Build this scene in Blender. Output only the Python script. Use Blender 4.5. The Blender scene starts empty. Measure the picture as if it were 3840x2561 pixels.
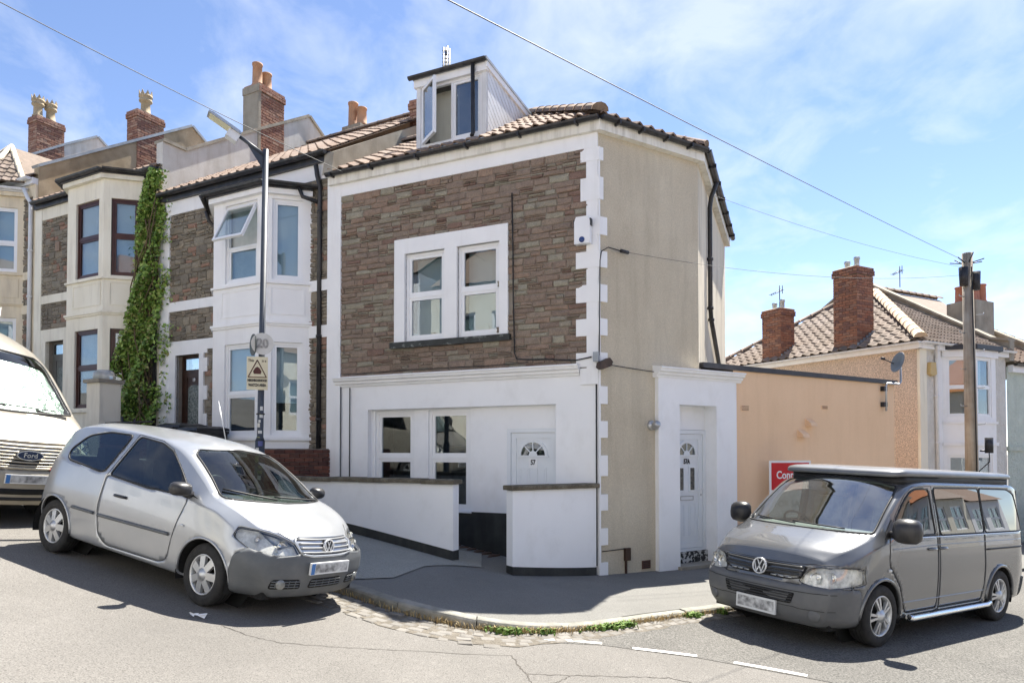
import bpy, bmesh, math, random
import numpy as np
from mathutils import Vector, Matrix
from mathutils.bvhtree import BVHTree
random.seed(7)
scene = bpy.context.scene
COL = scene.collection
R = math.radians
# ---------------------------------------------------------------- camera
cam_data = bpy.data.cameras.new('camera'); cam = bpy.data.objects.new('camera', cam_data); COL.objects.link(cam)
cam.location = (0, 0, 2.0); cam.rotation_euler = (R(91.3), 0, 0)
cam_data.lens = 24.375; cam_data.sensor_width = 36; cam_data.sensor_fit = 'HORIZONTAL'
cam_data.shift_y = 0.0913; cam_data.clip_end = 3000; cam_data.clip_start = 0.05
scene.camera = cam
# ---------------------------------------------------------------- sky, sun, exposure
SUN_AZ, SUN_EL = 35.5, 58.6            # degrees from +Y towards +X, and above the horizon
world = bpy.data.worlds.new('World'); scene.world = world; world.use_nodes = True
wn = world.node_tree.nodes; wl = world.node_tree.links
for n_ in list(wn): wn.remove(n_)
w_out = wn.new('ShaderNodeOutputWorld'); w_bg = wn.new('ShaderNodeBackground')
w_sky = wn.new('ShaderNodeTexSky'); w_sky.sky_type = 'NISHITA'; w_sky.sun_disc = False
w_sky.sun_elevation = R(SUN_EL); w_sky.sun_rotation = R(SUN_AZ)
w_sky.altitude = 50; w_sky.air_density = 0.7; w_sky.dust_density = 0.1; w_sky.ozone_density = 1.4
w_bg.inputs['Strength'].default_value = 0.075
# soft broken cloud on a flat layer overhead: direction / z, so it thins and bunches towards the horizon
w_tc = wn.new('ShaderNodeTexCoord'); w_sep = wn.new('ShaderNodeSeparateXYZ'); wl.new(w_tc.outputs['Generated'], w_sep.inputs[0])
def wmath(op, a, b=None):
    n = wn.new('ShaderNodeMath'); n.operation = op
    for i, v in enumerate((a, b)):
        if v is None: continue
        if isinstance(v, (int, float)): n.inputs[i].default_value = v
        else: wl.new(v, n.inputs[i])
    return n.outputs[0]
zc = wmath('ADD', wmath('MAXIMUM', w_sep.outputs['Z'], 0.0), 0.22)
w_vec = wn.new('ShaderNodeCombineXYZ')
wl.new(wmath('DIVIDE', w_sep.outputs['X'], zc), w_vec.inputs[0]); wl.new(wmath('DIVIDE', w_sep.outputs['Y'], zc), w_vec.inputs[1])
w_map = wn.new('ShaderNodeMapping'); w_map.inputs['Location'].default_value = (6.4, 5.2, 0); w_map.inputs['Scale'].default_value = (1.25, 1.0, 1); wl.new(w_vec.outputs[0], w_map.inputs[0])
w_n1 = wn.new('ShaderNodeTexNoise'); w_n1.inputs['Scale'].default_value = 0.55; w_n1.inputs['Detail'].default_value = 3
w_n2 = wn.new('ShaderNodeTexNoise'); w_n2.inputs['Scale'].default_value = 4.2; w_n2.inputs['Detail'].default_value = 7; w_n2.inputs['Roughness'].default_value = 0.56; w_n2.inputs['Distortion'].default_value = 0.35
wl.new(w_map.outputs[0], w_n1.inputs['Vector']); wl.new(w_map.outputs[0], w_n2.inputs['Vector'])
w_sum = wmath('ADD', wmath('MULTIPLY', w_n1.outputs[0], 0.9), wmath('MULTIPLY', w_n2.outputs[0], 0.75))
w_ramp = wn.new('ShaderNodeValToRGB'); wl.new(w_sum, w_ramp.inputs[0])
w_ramp.color_ramp.elements[0].position = 0.755; w_ramp.color_ramp.elements[0].color = (0, 0, 0, 1)
w_ramp.color_ramp.elements[1].position = 1.06; w_ramp.color_ramp.elements[1].color = (0.44, 0.44, 0.44, 1)
w_wb = wn.new('ShaderNodeMixRGB'); w_wb.blend_type = 'MULTIPLY'; w_wb.inputs[0].default_value = 1.0; w_wb.inputs[2].default_value = (.96, .925, .945, 1); wl.new(w_sky.outputs[0], w_wb.inputs[1])
w_mix = wn.new('ShaderNodeMixRGB'); wl.new(w_ramp.outputs[0], w_mix.inputs[0]); wl.new(w_wb.outputs[0], w_mix.inputs[1])
w_mix.inputs[2].default_value = (4.6, 4.75, 4.95, 1)
wl.new(w_mix.outputs[0], w_bg.inputs['Color']); wl.new(w_bg.outputs[0], w_out.inputs['Surface'])
sun_data = bpy.data.lights.new('sun', 'SUN'); sun_data.energy = 3.95; sun_data.angle = R(0.5); sun_data.color = (1.0, 0.95, 0.86)
sun = bpy.data.objects.new('sun', sun_data); COL.objects.link(sun)
_sd = Vector((math.sin(R(SUN_AZ)) * math.cos(R(SUN_EL)), math.cos(R(SUN_AZ)) * math.cos(R(SUN_EL)), math.sin(R(SUN_EL))))
sun.rotation_euler = _sd.to_track_quat('Z', 'Y').to_euler(); sun.location = _sd * 60
vs = scene.view_settings; vs.view_transform = 'Standard'; vs.look = 'None'; vs.gamma = 1.0; vs.use_curve_mapping = False
vs.exposure = 1.88
scene.cycles.max_bounces = 8; scene.cycles.transparent_max_bounces = 16; scene.cycles.use_denoising = True
scene.cycles.caustics_reflective = False; scene.cycles.caustics_refractive = False

# ---------------------------------------------------------------- helpers: things, parts, meshes
THING = {}                                # object -> top-level thing that owns it
def tag(o, label=None, cat=None, group=None, kind=None):
    if label: o['label'] = label
    if cat: o['category'] = cat
    if group: o['group'] = group
    if kind: o['kind'] = kind
    return o
def thing(name, label, cat, loc=(0, 0, 0), rz=0.0, group=None, matrix=None):
    o = bpy.data.objects.new(name, None); COL.objects.link(o); o.empty_display_size = 0.3
    o.matrix_world = matrix if matrix is not None else Matrix.Translation(Vector(loc)) @ Matrix.Rotation(rz, 4, 'Z')
    MW[o] = o.matrix_world.copy(); THING[o] = o
    return tag(o, label, cat, group)
MW = {}                                   # world matrix of each thing / part
def link(o, parent):
    COL.objects.link(o)
    if parent is not None:
        o.parent = parent; THING[o] = THING.get(parent, parent)
        MW[o] = MW[parent]
    else:
        MW[o] = Matrix.Identity(4); THING[o] = o
    return o
class MB:
    """collects world-space geometry, then becomes ONE mesh object"""
    def __init__(s): s.v = []; s.f = []; s.sm = []
    def add(s, vs_, fs, smooth=False):
        b = len(s.v); s.v.extend(Vector(p) for p in vs_)
        for f in fs: s.f.append(tuple(b + i for i in f)); s.sm.append(smooth)
        return s
    def quad(s, *p): return s.add(p, [tuple(range(len(p)))])
    def hexa(s, p):                       # 8 points: bottom 4 then top 4
        return s.add(p, [(0, 3, 2, 1), (4, 5, 6, 7), (0, 1, 5, 4), (1, 2, 6, 5), (2, 3, 7, 6), (3, 0, 4, 7)])
    def box(s, M, x0, x1, y0, y1, z0, z1):
        return s.hexa([M @ Vector(p) for p in ((x0, y0, z0), (x1, y0, z0), (x1, y1, z0), (x0, y1, z0), (x0, y0, z1), (x1, y0, z1), (x1, y1, z1), (x0, y1, z1))])
    def fbox(s, fr, u0, u1, z0, z1, n0, n1):
        P = fr.P
        return s.hexa([P(u0, n0, z0), P(u1, n0, z0), P(u1, n1, z0), P(u0, n1, z0), P(u0, n0, z1), P(u1, n0, z1), P(u1, n1, z1), P(u0, n1, z1)])
    def prism(s, a, b, smooth=False):     # two matching outlines joined, capped
        n = len(a); s.add(list(a) + list(b), [tuple(range(n))[::-1], tuple(range(n, 2 * n))])
        base = len(s.v) - 2 * n
        for i in range(n):
            j = (i + 1) % n; s.f.append((base + i, base + j, base + n + j, base + n + i)); s.sm.append(smooth)
        return s
    def fpoly(s, fr, pts, n0, n1): return s.prism([fr.P(u, n0, z) for u, z in pts], [fr.P(u, n1, z) for u, z in pts])
    def tube(s, pts, r, k=8, cap=True, smooth=True):
        pts = [Vector(p) for p in pts]; rings = []; prev = None
        for i, p in enumerate(pts):
            t = (pts[min(i + 1, len(pts) - 1)] - pts[max(i - 1, 0)]).normalized()
            if prev is None: a = t.orthogonal().normalized()
            else: a = (prev - t * prev.dot(t)).normalized()
            prev = a; b = t.cross(a); rr = r[i] if isinstance(r, (list, tuple)) else r
            rings.append([p + (a * math.cos(2 * math.pi * j / k) + b * math.sin(2 * math.pi * j / k)) * rr for j in range(k)])
        vs_ = [q for ring in rings for q in ring]; fs = []
        for i in range(len(pts) - 1):
            for j in range(k): fs.append((i * k + j, i * k + (j + 1) % k, (i + 1) * k + (j + 1) % k, (i + 1) * k + j))
        s.add(vs_, fs, smooth)
        if cap:
            b0 = len(s.v) - len(vs_); s.f.append(tuple(b0 + j for j in range(k))[::-1]); s.sm.append(False)
            s.f.append(tuple(b0 + len(vs_) - k + j for j in range(k))); s.sm.append(False)
        return s
    def lathe(s, M, prof, k=20, smooth=True):   # profile of (r, z) about M's z axis
        vs_ = []; fs = []
        for r, z in prof:
            for j in range(k): vs_.append(M @ Vector((r * math.cos(2 * math.pi * j / k), r * math.sin(2 * math.pi * j / k), z)))
        for i in range(len(prof) - 1):
            for j in range(k): fs.append((i * k + j, i * k + (j + 1) % k, (i + 1) * k + (j + 1) % k, (i + 1) * k + j))
        return s.add(vs_, fs, smooth)
    def gutter(s, pts, out, r=0.06):      # half-round channel along pts, opening up
        pts = [Vector(p) for p in pts]; k = 7; vs_ = []; fs = []
        for i, p in enumerate(pts):
            t = (pts[min(i + 1, len(pts) - 1)] - pts[max(i - 1, 0)]).normalized(); o = Vector((t.y, -t.x, 0)).normalized()
            if o.dot(out) < 0: o = -o
            for rr in (r, r - .008):
                for j in range(k):
                    a = math.pi * j / (k - 1); vs_.append(p + o * (r - math.cos(a) * rr) + Vector((0, 0, -math.sin(a) * rr)))
        m = 2 * k
        for i in range(len(pts) - 1):
            for j in range(k - 1):
                fs.append((i * m + j, i * m + j + 1, (i + 1) * m + j + 1, (i + 1) * m + j))
                fs.append((i * m + k + j, (i + 1) * m + k + j, (i + 1) * m + k + j + 1, i * m + k + j + 1))
            for j in (0, k - 1): fs.append((i * m + j, i * m + k + j, (i + 1) * m + k + j, (i + 1) * m + j))
        for i in (0, len(pts) - 1): fs.append(tuple(i * m + j for j in range(k)))
        return s.add(vs_, fs)
    def mesh(s, name, M=None, recalc=True):
        me = bpy.data.meshes.new(name); inv = M.inverted() if M is not None else None
        me.from_pydata([(inv @ v if inv else v) for v in s.v], [], s.f)
        me.polygons.foreach_set('use_smooth', s.sm)
        if recalc:
            bm = bmesh.new(); bm.from_mesh(me); bmesh.ops.recalc_face_normals(bm, faces=bm.faces); bm.to_mesh(me); bm.free()
        me.update(); return me
    def build(s, name, m, parent=None, label=None, recalc=True, **kw):
        if not s.v: return None
        me = s.mesh(name, MW[parent] if parent is not None else None, recalc)
        if m: me.materials.append(m)
        o = bpy.data.objects.new(name, me); link(o, parent)
        return tag(o, label, kw.get('cat'), kw.get('group'), kw.get('kind'))
def piece(name, me, Mw, parent):          # a copy of shared mesh data placed in the world
    o = bpy.data.objects.new(name, me); COL.objects.link(o); o.parent = parent
    o.matrix_local = MW[parent].inverted() @ Mw; MW[o] = Mw; THING[o] = THING[parent]
    return o
class Fr:
    """a wall's frame: u along it, n out of it towards the street, z up"""
    def __init__(s, o, ang, out): 
        a = R(ang); s.ang = ang; s.o = Vector((o[0], o[1], 0)); s.d = Vector((math.sin(a), math.cos(a), 0)); s.n = Vector((s.d.y, -s.d.x, 0)) * out; s.out = out
    def P(s, u, n, z): return s.o + s.d * u + s.n * n + Vector((0, 0, z))
    def sub(s, u, n, ang=None, out=None): return Fr(s.P(u, n, 0), s.ang if ang is None else ang, s.out if out is None else out)
    def M(s, u, n, z):                    # x = along, y = out, z = up (right-handed only up to mirroring of x)
        x = s.d if s.d.cross(s.n).z > 0 else -s.d
        m = Matrix((x, s.n, Vector((0, 0, 1)))).transposed().to_4x4(); m.translation = s.P(u, n, z); return m
    def rz(s): 
        x = s.d if s.d.cross(s.n).z > 0 else -s.d
        return math.atan2(x.y, x.x)
def frame_between(a, b, toward):          # wall from a to b, outward on the side of point `toward`
    a = Vector(a); b = Vector(b); d = (b - a); ang = math.degrees(math.atan2(d.x, d.y)); f = Fr(a, ang, 1)
    if (Vector(toward) - a).dot(f.n) < 0: f = Fr(a, ang, -1)
    return f
def text_mesh(body, size, ext=0.002, bold=0.0):
    cu = bpy.data.curves.new('lettering', 'FONT'); cu.body = body; cu.size = size; cu.extrude = ext; cu.offset = bold; cu.align_x = 'CENTER'; cu.align_y = 'CENTER'; cu.resolution_u = 3
    o = bpy.data.objects.new('lettering', cu); COL.objects.link(o)
    me = bpy.data.meshes.new_from_object(o.evaluated_get(bpy.context.evaluated_depsgraph_get())); bpy.data.objects.remove(o); return me
def put_text(body, size, Mw, m, parent, name='lettering', sx=1.0, bold=0.0, ext=.002):   # Mw: x right, y out of surface, z up
    me = text_mesh(body, size, ext, bold); me.materials.clear(); me.materials.append(m)
    T = Matrix(((sx, 0, 0, 0), (0, 0, -1, 0), (0, 1, 0, 0), (0, 0, 0, 1)))
    T = Matrix(((sx, 0, 0, 0), (0, 0, 1, 0), (0, 1, 0, 0), (0, 0, 0, 1)))
    me.transform(MW[parent].inverted() @ Mw @ T); o = bpy.data.objects.new(name, me); return link(o, parent)
def text_matrix(fr, u, n, z):             # so that text reads left to right seen from outside
    x = fr.d.copy(); up = Vector((0, 0, 1))
    if x.cross(up).dot(fr.n) < 0: x = -x  # right-hand side of a viewer facing the wall
    m = Matrix((x, fr.n, up)).transposed().to_4x4(); m.translation = fr.P(u, n, z); return m

# ---------------------------------------------------------------- helpers: procedural materials
def mat(name, c1, c2=None, scale=3.0, rough=0.8, bump=0.0, bscale=60.0, metal=0.0, spec=0.4, palette=None, grime=0.0, gcol=(.12, .10, .08), vary=0.0, coat=0.0, fine=0.0, fscale=150.0, grange=(0.48, 0.72), gscale=(5, 5, .7), alpha=1.0, bdist=0.01, emit=None, trans=0.0):
    m = bpy.data.materials.new(name); m.use_nodes = True; nt = m.node_tree; N = nt.nodes; L = nt.links
    bs = N['Principled BSDF']; bs.inputs['Roughness'].default_value = rough; bs.inputs['Metallic'].default_value = metal
    bs.inputs['Specular IOR Level'].default_value = spec; bs.inputs['Coat Weight'].default_value = coat; bs.inputs['Coat Roughness'].default_value = 0.03
    geo = N.new('ShaderNodeNewGeometry')
    def noise(sc, det=4, ro=.55, vec=None):
        n = N.new('ShaderNodeTexNoise'); n.inputs['Scale'].default_value = sc; n.inputs['Detail'].default_value = det; n.inputs['Roughness'].default_value = ro
        L.new(vec or geo.outputs['Position'], n.inputs['Vector']); return n.outputs[0]
    def ramp(fac, stops, const=False):
        r = N.new('ShaderNodeValToRGB'); L.new(fac, r.inputs[0]); e = r.color_ramp.elements
        while len(e) > 1: e.remove(e[0])
        e[0].position = stops[0][0]; e[0].color = (*stops[0][1], 1)
        for p, c in stops[1:]:
            x = e.new(p); x.color = (*c, 1)
        if const: r.color_ramp.interpolation = 'CONSTANT'
        return r.outputs[0]
    def mix(f, a, b, mode='MIX'):
        x = N.new('ShaderNodeMixRGB'); x.blend_type = mode
        for i, v in enumerate((f, a, b)):
            if isinstance(v, (int, float)): x.inputs[i].default_value = v
            elif isinstance(v, tuple): x.inputs[i].default_value = (*v, 1)
            else: L.new(v, x.inputs[i])
        return x.outputs[0]
    if palette:
        oi = N.new('ShaderNodeObjectInfo'); ad = N.new('ShaderNodeMath'); ad.operation = 'ADD'
        L.new(oi.outputs['Random'], ad.inputs[0]); L.new(geo.outputs['Random Per Island'], ad.inputs[1])
        fr_ = N.new('ShaderNodeMath'); fr_.operation = 'FRACT'; L.new(ad.outputs[0], fr_.inputs[0])
        k = len(palette); base = ramp(fr_.outputs[0], [(i / k, c) for i, c in enumerate(palette)], True)
        base = mix(0.35, base, ramp(noise(scale), [(.3, (.55, .55, .55)), (.7, (1.35, 1.3, 1.25))]), 'MULTIPLY')
    else:
        base = ramp(noise(scale), [(.32, tuple(c1)), (.68, tuple(c2 or c1))])
    if vary:
        oi = N.new('ShaderNodeObjectInfo'); v = ramp(oi.outputs['Random'], [(0, (1 - vary,) * 3), (1, (1 + vary,) * 3)]); base = mix(1.0, base, v, 'MULTIPLY')
    if fine: base = mix(1.0, base, ramp(noise(fscale, 3, .7), [(.35, (1 - fine,) * 3), (.65, (1 + fine * .8,) * 3)]), 'MULTIPLY')
    if grime:
        mp = N.new('ShaderNodeMapping'); mp.inputs['Scale'].default_value = gscale; L.new(geo.outputs['Position'], mp.inputs[0])
        g = ramp(noise(1.0, 6, .62, mp.outputs[0]), [(grange[0], (0, 0, 0)), (grange[1], (grime,) * 3)]); base = mix(g, base, tuple(gcol))
    L.new(base, bs.inputs['Base Color'])
    if bump:
        b = N.new('ShaderNodeBump'); b.inputs['Strength'].default_value = bump; b.inputs['Distance'].default_value = bdist
        L.new(noise(bscale, 5, .6), b.inputs['Height']); L.new(b.outputs[0], bs.inputs['Normal'])
    if emit: bs.inputs['Emission Color'].default_value = (*emit[:3], 1); bs.inputs['Emission Strength'].default_value = emit[3]
    if trans: bs.inputs['Transmission Weight'].default_value = trans
    return m
def glass_mat(name, tint=(.6, .7, .7), clear=0.55, rough=0.0, wave=0.0, refl=1.0):
    m = bpy.data.materials.new(name); m.use_nodes = True; nt = m.node_tree; N = nt.nodes; L = nt.links
    N.remove(N['Principled BSDF']); out = N['Material Output']
    lw = N.new('ShaderNodeLayerWeight'); lw.inputs['Blend'].default_value = .5; pw_ = N.new('ShaderNodeMath'); pw_.operation = 'POWER'; pw_.inputs[1].default_value = 4.0; L.new(lw.outputs['Facing'], pw_.inputs[0])
    gl = N.new('ShaderNodeBsdfGlossy'); gl.inputs['Roughness'].default_value = rough; gl.inputs['Color'].default_value = (.95, .97, 1, 1)
    tr = N.new('ShaderNodeBsdfTransparent'); tr.inputs['Color'].default_value = (*[t * clear for t in tint], 1)
    mx = N.new('ShaderNodeMixShader')
    mad = N.new('ShaderNodeMath'); mad.operation = 'MULTIPLY_ADD'; mad.inputs[1].default_value = .92; mad.inputs[2].default_value = .075 * refl; mad.use_clamp = True
    L.new(pw_.outputs[0], mad.inputs[0]); L.new(mad.outputs[0], mx.inputs[0]); L.new(tr.outputs[0], mx.inputs[1]); L.new(gl.outputs[0], mx.inputs[2]); L.new(mx.outputs[0], out.inputs['Surface'])
    if wave:
        geo = N.new('ShaderNodeNewGeometry'); n = N.new('ShaderNodeTexNoise'); n.inputs['Scale'].default_value = 1.6; L.new(geo.outputs['Position'], n.inputs['Vector'])
        b = N.new('ShaderNodeBump'); b.inputs['Strength'].default_value = wave; b.inputs['Distance'].default_value = .02; L.new(n.outputs[0], b.inputs['Height']); L.new(b.outputs[0], gl.inputs['Normal'])
    return m
W = {}
W['white_wall'] = mat('white_masonry_paint', (.82, .825, .83), (.86, .865, .87), 1.2, .75, .25, 35, grime=.26, gcol=(.56, .55, .52), grange=(.52, .74), gscale=(2.4, 2.4, 1.5), bdist=.006)
W['white_trim'] = mat('white_trim_paint', (.80, .80, .80), (.85, .85, .845), 2.0, .6, .15, 60, grime=.22, gcol=(.48, .46, .42), grange=(.54, .78))
W['upvc'] = mat('white_plastic', (.78, .79, .80), (.82, .83, .84), 2, .28, grime=.15, gcol=(.5, .5, .48), grange=(.55, .8))
W['upvc_door'] = mat('white_plastic_door', (.70, .73, .76), (.74, .77, .79), 2, .35, grime=.12, gcol=(.5, .5, .48), grange=(.55, .8))
W['cream_wall'] = mat('cream_masonry_paint', (.76, .71, .58), (.82, .78, .66), 1.2, .8, .2, 40, grime=.35, gcol=(.36, .31, .24))
W['beige_wall'] = mat('beige_masonry_paint', (.70, .60, .44), (.76, .67, .50), 1.2, .8, .2, 40, grime=.4, gcol=(.32, .26, .2))
W['fascia'] = mat('weathered_fascia_paint', (.74, .71, .62), (.82, .80, .73), 2.5, .6, .1, 60, grime=.55, gcol=(.33, .30, .23), gscale=(8, 8, .8))
W['roughcast'] = mat('tan_roughcast', (.52, .455, .345), (.59, .525, .405), .9, .95, 1.0, 75, grime=.3, gcol=(.30, .26, .19), fine=.2, fscale=85, bdist=.008)
W['return_render'] = mat('sunlit_cream_render', (.66, .58, .44), (.76, .68, .54), .8, .9, .5, 60, grime=.45, gcol=(.22, .18, .12), gscale=(4, 4, .4))  # cream lightened so the return wall looks sunlit
W['orange'] = mat('peach_render', (.78, .54, .34), (.83, .585, .38), .7, .92, .5, 90, fine=.08, fscale=120, grime=.18, gcol=(.60, .39, .23), bdist=.006)
W['pebbledash'] = mat('pebbledash', (.58, .465, .37), (.64, .52, .42), 1.0, .95, 1.0, 55, fine=.5, fscale=42, bdist=.02)
W['black_paint'] = mat('black_plinth_paint', (.018, .02, .02), (.035, .037, .036), 3, .55, .3, 40, grime=.3, gcol=(.09, .09, .08))
W['black_plastic'] = mat('black_gutter_plastic', (.013, .013, .015), (.03, .03, .032), 5, .38, grime=.35, gcol=(.12, .11, .10))
W['white_plastic'] = mat('white_pipe_plastic', (.62, .63, .64), (.72, .73, .74), 3, .4, grime=.3, gcol=(.3, .28, .25))
W['mortar'] = mat('stone_mortar', (.24, .21, .17), (.31, .275, .23), 5, .95, .8, 50)
W['stone_purple'] = mat('pennant_stone', (0, 0, 0), palette=[(0.244, 0.183, 0.143), (0.260, 0.196, 0.151), (0.232, 0.179, 0.141), (0.273, 0.215, 0.166), (0.289, 0.262, 0.201), (0.252, 0.190, 0.147), (0.257, 0.228, 0.178), (0.224, 0.170, 0.136), (0.309, 0.284, 0.221), (0.257, 0.198, 0.155), (0.236, 0.187, 0.148), (0.268, 0.237, 0.185), (0.281, 0.202, 0.151), (0.244, 0.185, 0.144), (0.252, 0.201, 0.157), (0.211, 0.139, 0.110), (0.260, 0.194, 0.149), (0.249, 0.190, 0.149)], scale=9, rough=.9, bump=.9, bscale=28, bdist=.02, fine=.3, fscale=70)
W['stone_grey'] = mat('grey_rubble_stone', (0, 0, 0), palette=[(0.213, 0.187, 0.143), (0.243, 0.210, 0.165), (0.189, 0.166, 0.129), (0.273, 0.240, 0.185), (0.225, 0.198, 0.155), (0.296, 0.187, 0.137), (0.254, 0.228, 0.180), (0.201, 0.178, 0.143), (0.176, 0.154, 0.122), (0.260, 0.222, 0.167)], scale=9, rough=.9, bump=.9, bscale=28, bdist=.02, fine=.3, fscale=70)
W['coping'] = mat('mossy_concrete_coping', (.10, .085, .06), (.19, .165, .12), 7, .95, .9, 50, fine=.4, fscale=60, grime=.4, gcol=(.05, .045, .03))
W['concrete'] = mat('weathered_concrete', (.26, .23, .18), (.36, .33, .27), 2.5, .95, .6, 45, grime=.4, gcol=(.12, .11, .09))
W['tan_render'] = mat('tan_parapet_render', (.30, .23, .14), (.46, .37, .25), 1.6, .95, .7, 40, grime=.6, gcol=(.13, .11, .08), gscale=(2, 2, 1.2))
W['white_render'] = mat('streaked_white_render', (.50, .48, .43), (.64, .62, .58), 1.5, .92, .5, 40, grime=.45, gcol=(.36, .31, .24), gscale=(6, 6, .8))
W['lead'] = mat('lead_sheet', (.22, .25, .28), (.34, .37, .40), 3, .5, .1, 30, metal=.2)
W['tile'] = mat('clay_roof_tile', (0, 0, 0), palette=[(0.249, 0.174, 0.130), (0.278, 0.201, 0.151), (0.219, 0.155, 0.119), (0.261, 0.194, 0.151), (0.296, 0.226, 0.180), (0.237, 0.168, 0.130)], scale=8, rough=.9, bump=.4, bscale=50, grime=.35, gcol=(.12, .095, .075), gscale=(5, 5, 5), fine=.15, fscale=60)
W['tile_grey'] = mat('brown_concrete_tile', (0, 0, 0), palette=[(0.211, 0.163, 0.129), (0.237, 0.187, 0.151), (0.192, 0.150, 0.118), (0.224, 0.177, 0.144), (0.256, 0.204, 0.170)], scale=8, rough=.9, bump=.4, bscale=50, grime=.4, gcol=(.10, .085, .07), gscale=(5, 5, 5), fine=.15, fscale=60)
W['ridge'] = mat('mossy_ridge_tile', (.18, .13, .095), (.27, .20, .155), 6, .95, .6, 40, vary=.15, grime=.4, gcol=(.09, .075, .055), gscale=(5, 5, 5))
W['brick'] = mat('red_brick', (0, 0, 0), palette=[(0.268, 0.116, 0.072), (0.235, 0.110, 0.072), (0.299, 0.143, 0.090), (0.202, 0.099, 0.072), (0.275, 0.127, 0.079), (0.243, 0.138, 0.103), (0.170, 0.088, 0.072), (0.316, 0.165, 0.108)], scale=12, rough=.9, bump=.5, bscale=60, fine=.2, fscale=90)
W['brick_pink'] = mat('weathered_pink_brick', (0, 0, 0), palette=[(0.317, 0.170, 0.116), (0.282, 0.140, 0.095), (0.352, 0.210, 0.152), (0.264, 0.140, 0.105), (0.308, 0.180, 0.131), (0.238, 0.125, 0.095), (0.370, 0.240, 0.179)], scale=12, rough=.9, bump=.5, bscale=60, fine=.2, fscale=90)
W['brick_dark'] = mat('dark_red_brick', (0, 0, 0), palette=[(.13, .05, .035), (.16, .06, .04), (.10, .045, .035), (.18, .075, .05), (.12, .055, .04)], scale=12, rough=.9, bump=.5, bscale=60, fine=.2, fscale=90)
W['brick_mortar'] = mat('brick_mortar', (.15, .13, .11), (.24, .21, .18), 8, .95, .5, 50)
W['pot'] = mat('terracotta_pot', (.38, .20, .11), (.46, .27, .16), 4, .8, .2, 40, grime=.4, gcol=(.2, .13, .08))
W['pot_red'] = mat('red_terracotta_pot', (.38, .145, .085), (.45, .19, .115), 4, .8, .2, 40, grime=.3, gcol=(.2, .1, .07))
W['pot_buff'] = mat('buff_pot', (.36, .28, .17), (.45, .36, .235), 4, .8, .2, 40, grime=.45, gcol=(.2, .15, .09))
W['brown_frame'] = mat('dark_brown_frame', (.045, .014, .010), (.065, .022, .015), 4, .35)
W['brown_door'] = mat('dark_wood_door', (.03, .014, .009), (.05, .022, .014), 8, .4)
W['grey_door'] = mat('grey_door', (.10, .10, .09), (.14, .14, .125), 4, .5)
W['glass'] = glass_mat('window_glass', (.85, .93, .95), .85, wave=.05, refl=1.35)
W['glass_mirror'] = glass_mat('strong_reflecting_glass', (.75, .85, .9), .55, wave=.035, refl=2.6)
W['blind'] = mat('white_blind', (.72, .77, .82), (.78, .82, .86), 2, .8)
W['net'] = mat('net_curtain', (.55, .56, .52), (.66, .66, .62), 6, .9)
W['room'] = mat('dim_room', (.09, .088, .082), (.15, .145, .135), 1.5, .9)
W['bamboo'] = mat('bamboo_blind', (.42, .24, .08), (.52, .31, .12), 12, .8)
W['metal'] = mat('galvanised_metal', (.38, .39, .40), (.50, .51, .52), 6, .4, metal=.7)
W['dark_metal'] = mat('dark_metal', (.03, .03, .033), (.05, .05, .055), 6, .45, metal=.4)
W['chrome'] = mat('bright_metal', (.75, .76, .78), (.8, .81, .82), 4, .12, metal=1.0)
W['cable'] = mat('black_cable', (.012, .012, .012), (.02, .02, .02), 6, .6)
W['cable_grey'] = mat('grey_overhead_cable', (.10, .10, .10), (.14, .14, .14), 6, .6)
W['letter_black'] = mat('black_lettering', (.012, .012, .014), None, 3, .5)
W['letter_white'] = mat('white_lettering', (.8, .8, .8), None, 3, .5)
# ================================================================ the setting: road, pavement, kerb, setts, markings
PAVE = ([-60, -30, -16, -10, -7, -4.9, -2.7, -.95, 0, 1.37, 2.2, 3.7, 6, 10, 20, 60], [7, 4.6, 2.8, 1.85, 1.36, 1.03, .70, .38, .2, .055, .02, -.02, -.14, -.36, -.85, -3])
ROAD = ([-60, -30, -16, -10, -7, -4.9, -2.8, -1, 0, 1, 2.5, 4, 6.5, 10, 20, 60], [6.9, 4.5, 2.68, 1.72, 1.21, .86, .55, .22, .08, .0, -.09, -.17, -.29, -.48, -1.0, -3.2])
def pch(tab, x):
    X, Y = tab; x = min(max(x, X[0]), X[-1])
    i = 0
    while i < len(X) - 2 and x > X[i + 1]: i += 1
    def sl(k):
        if k <= 0: return (Y[1] - Y[0]) / (X[1] - X[0])
        if k >= len(X) - 1: return (Y[-1] - Y[-2]) / (X[-1] - X[-2])
        a = (Y[k] - Y[k - 1]) / (X[k] - X[k - 1]); b = (Y[k + 1] - Y[k]) / (X[k + 1] - X[k]); return 0 if a * b <= 0 else 2 * a * b / (a + b)
    h = X[i + 1] - X[i]; t = (x - X[i]) / h
    return (1 + 2 * t) * (1 - t) ** 2 * Y[i] + t * (1 - t) ** 2 * h * sl(i) + t * t * (3 - 2 * t) * Y[i + 1] + t * t * (t - 1) * h * sl(i + 1)
road_z = lambda x: pch(ROAD, x)
pave_z = lambda x: pch(PAVE, x)
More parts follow.
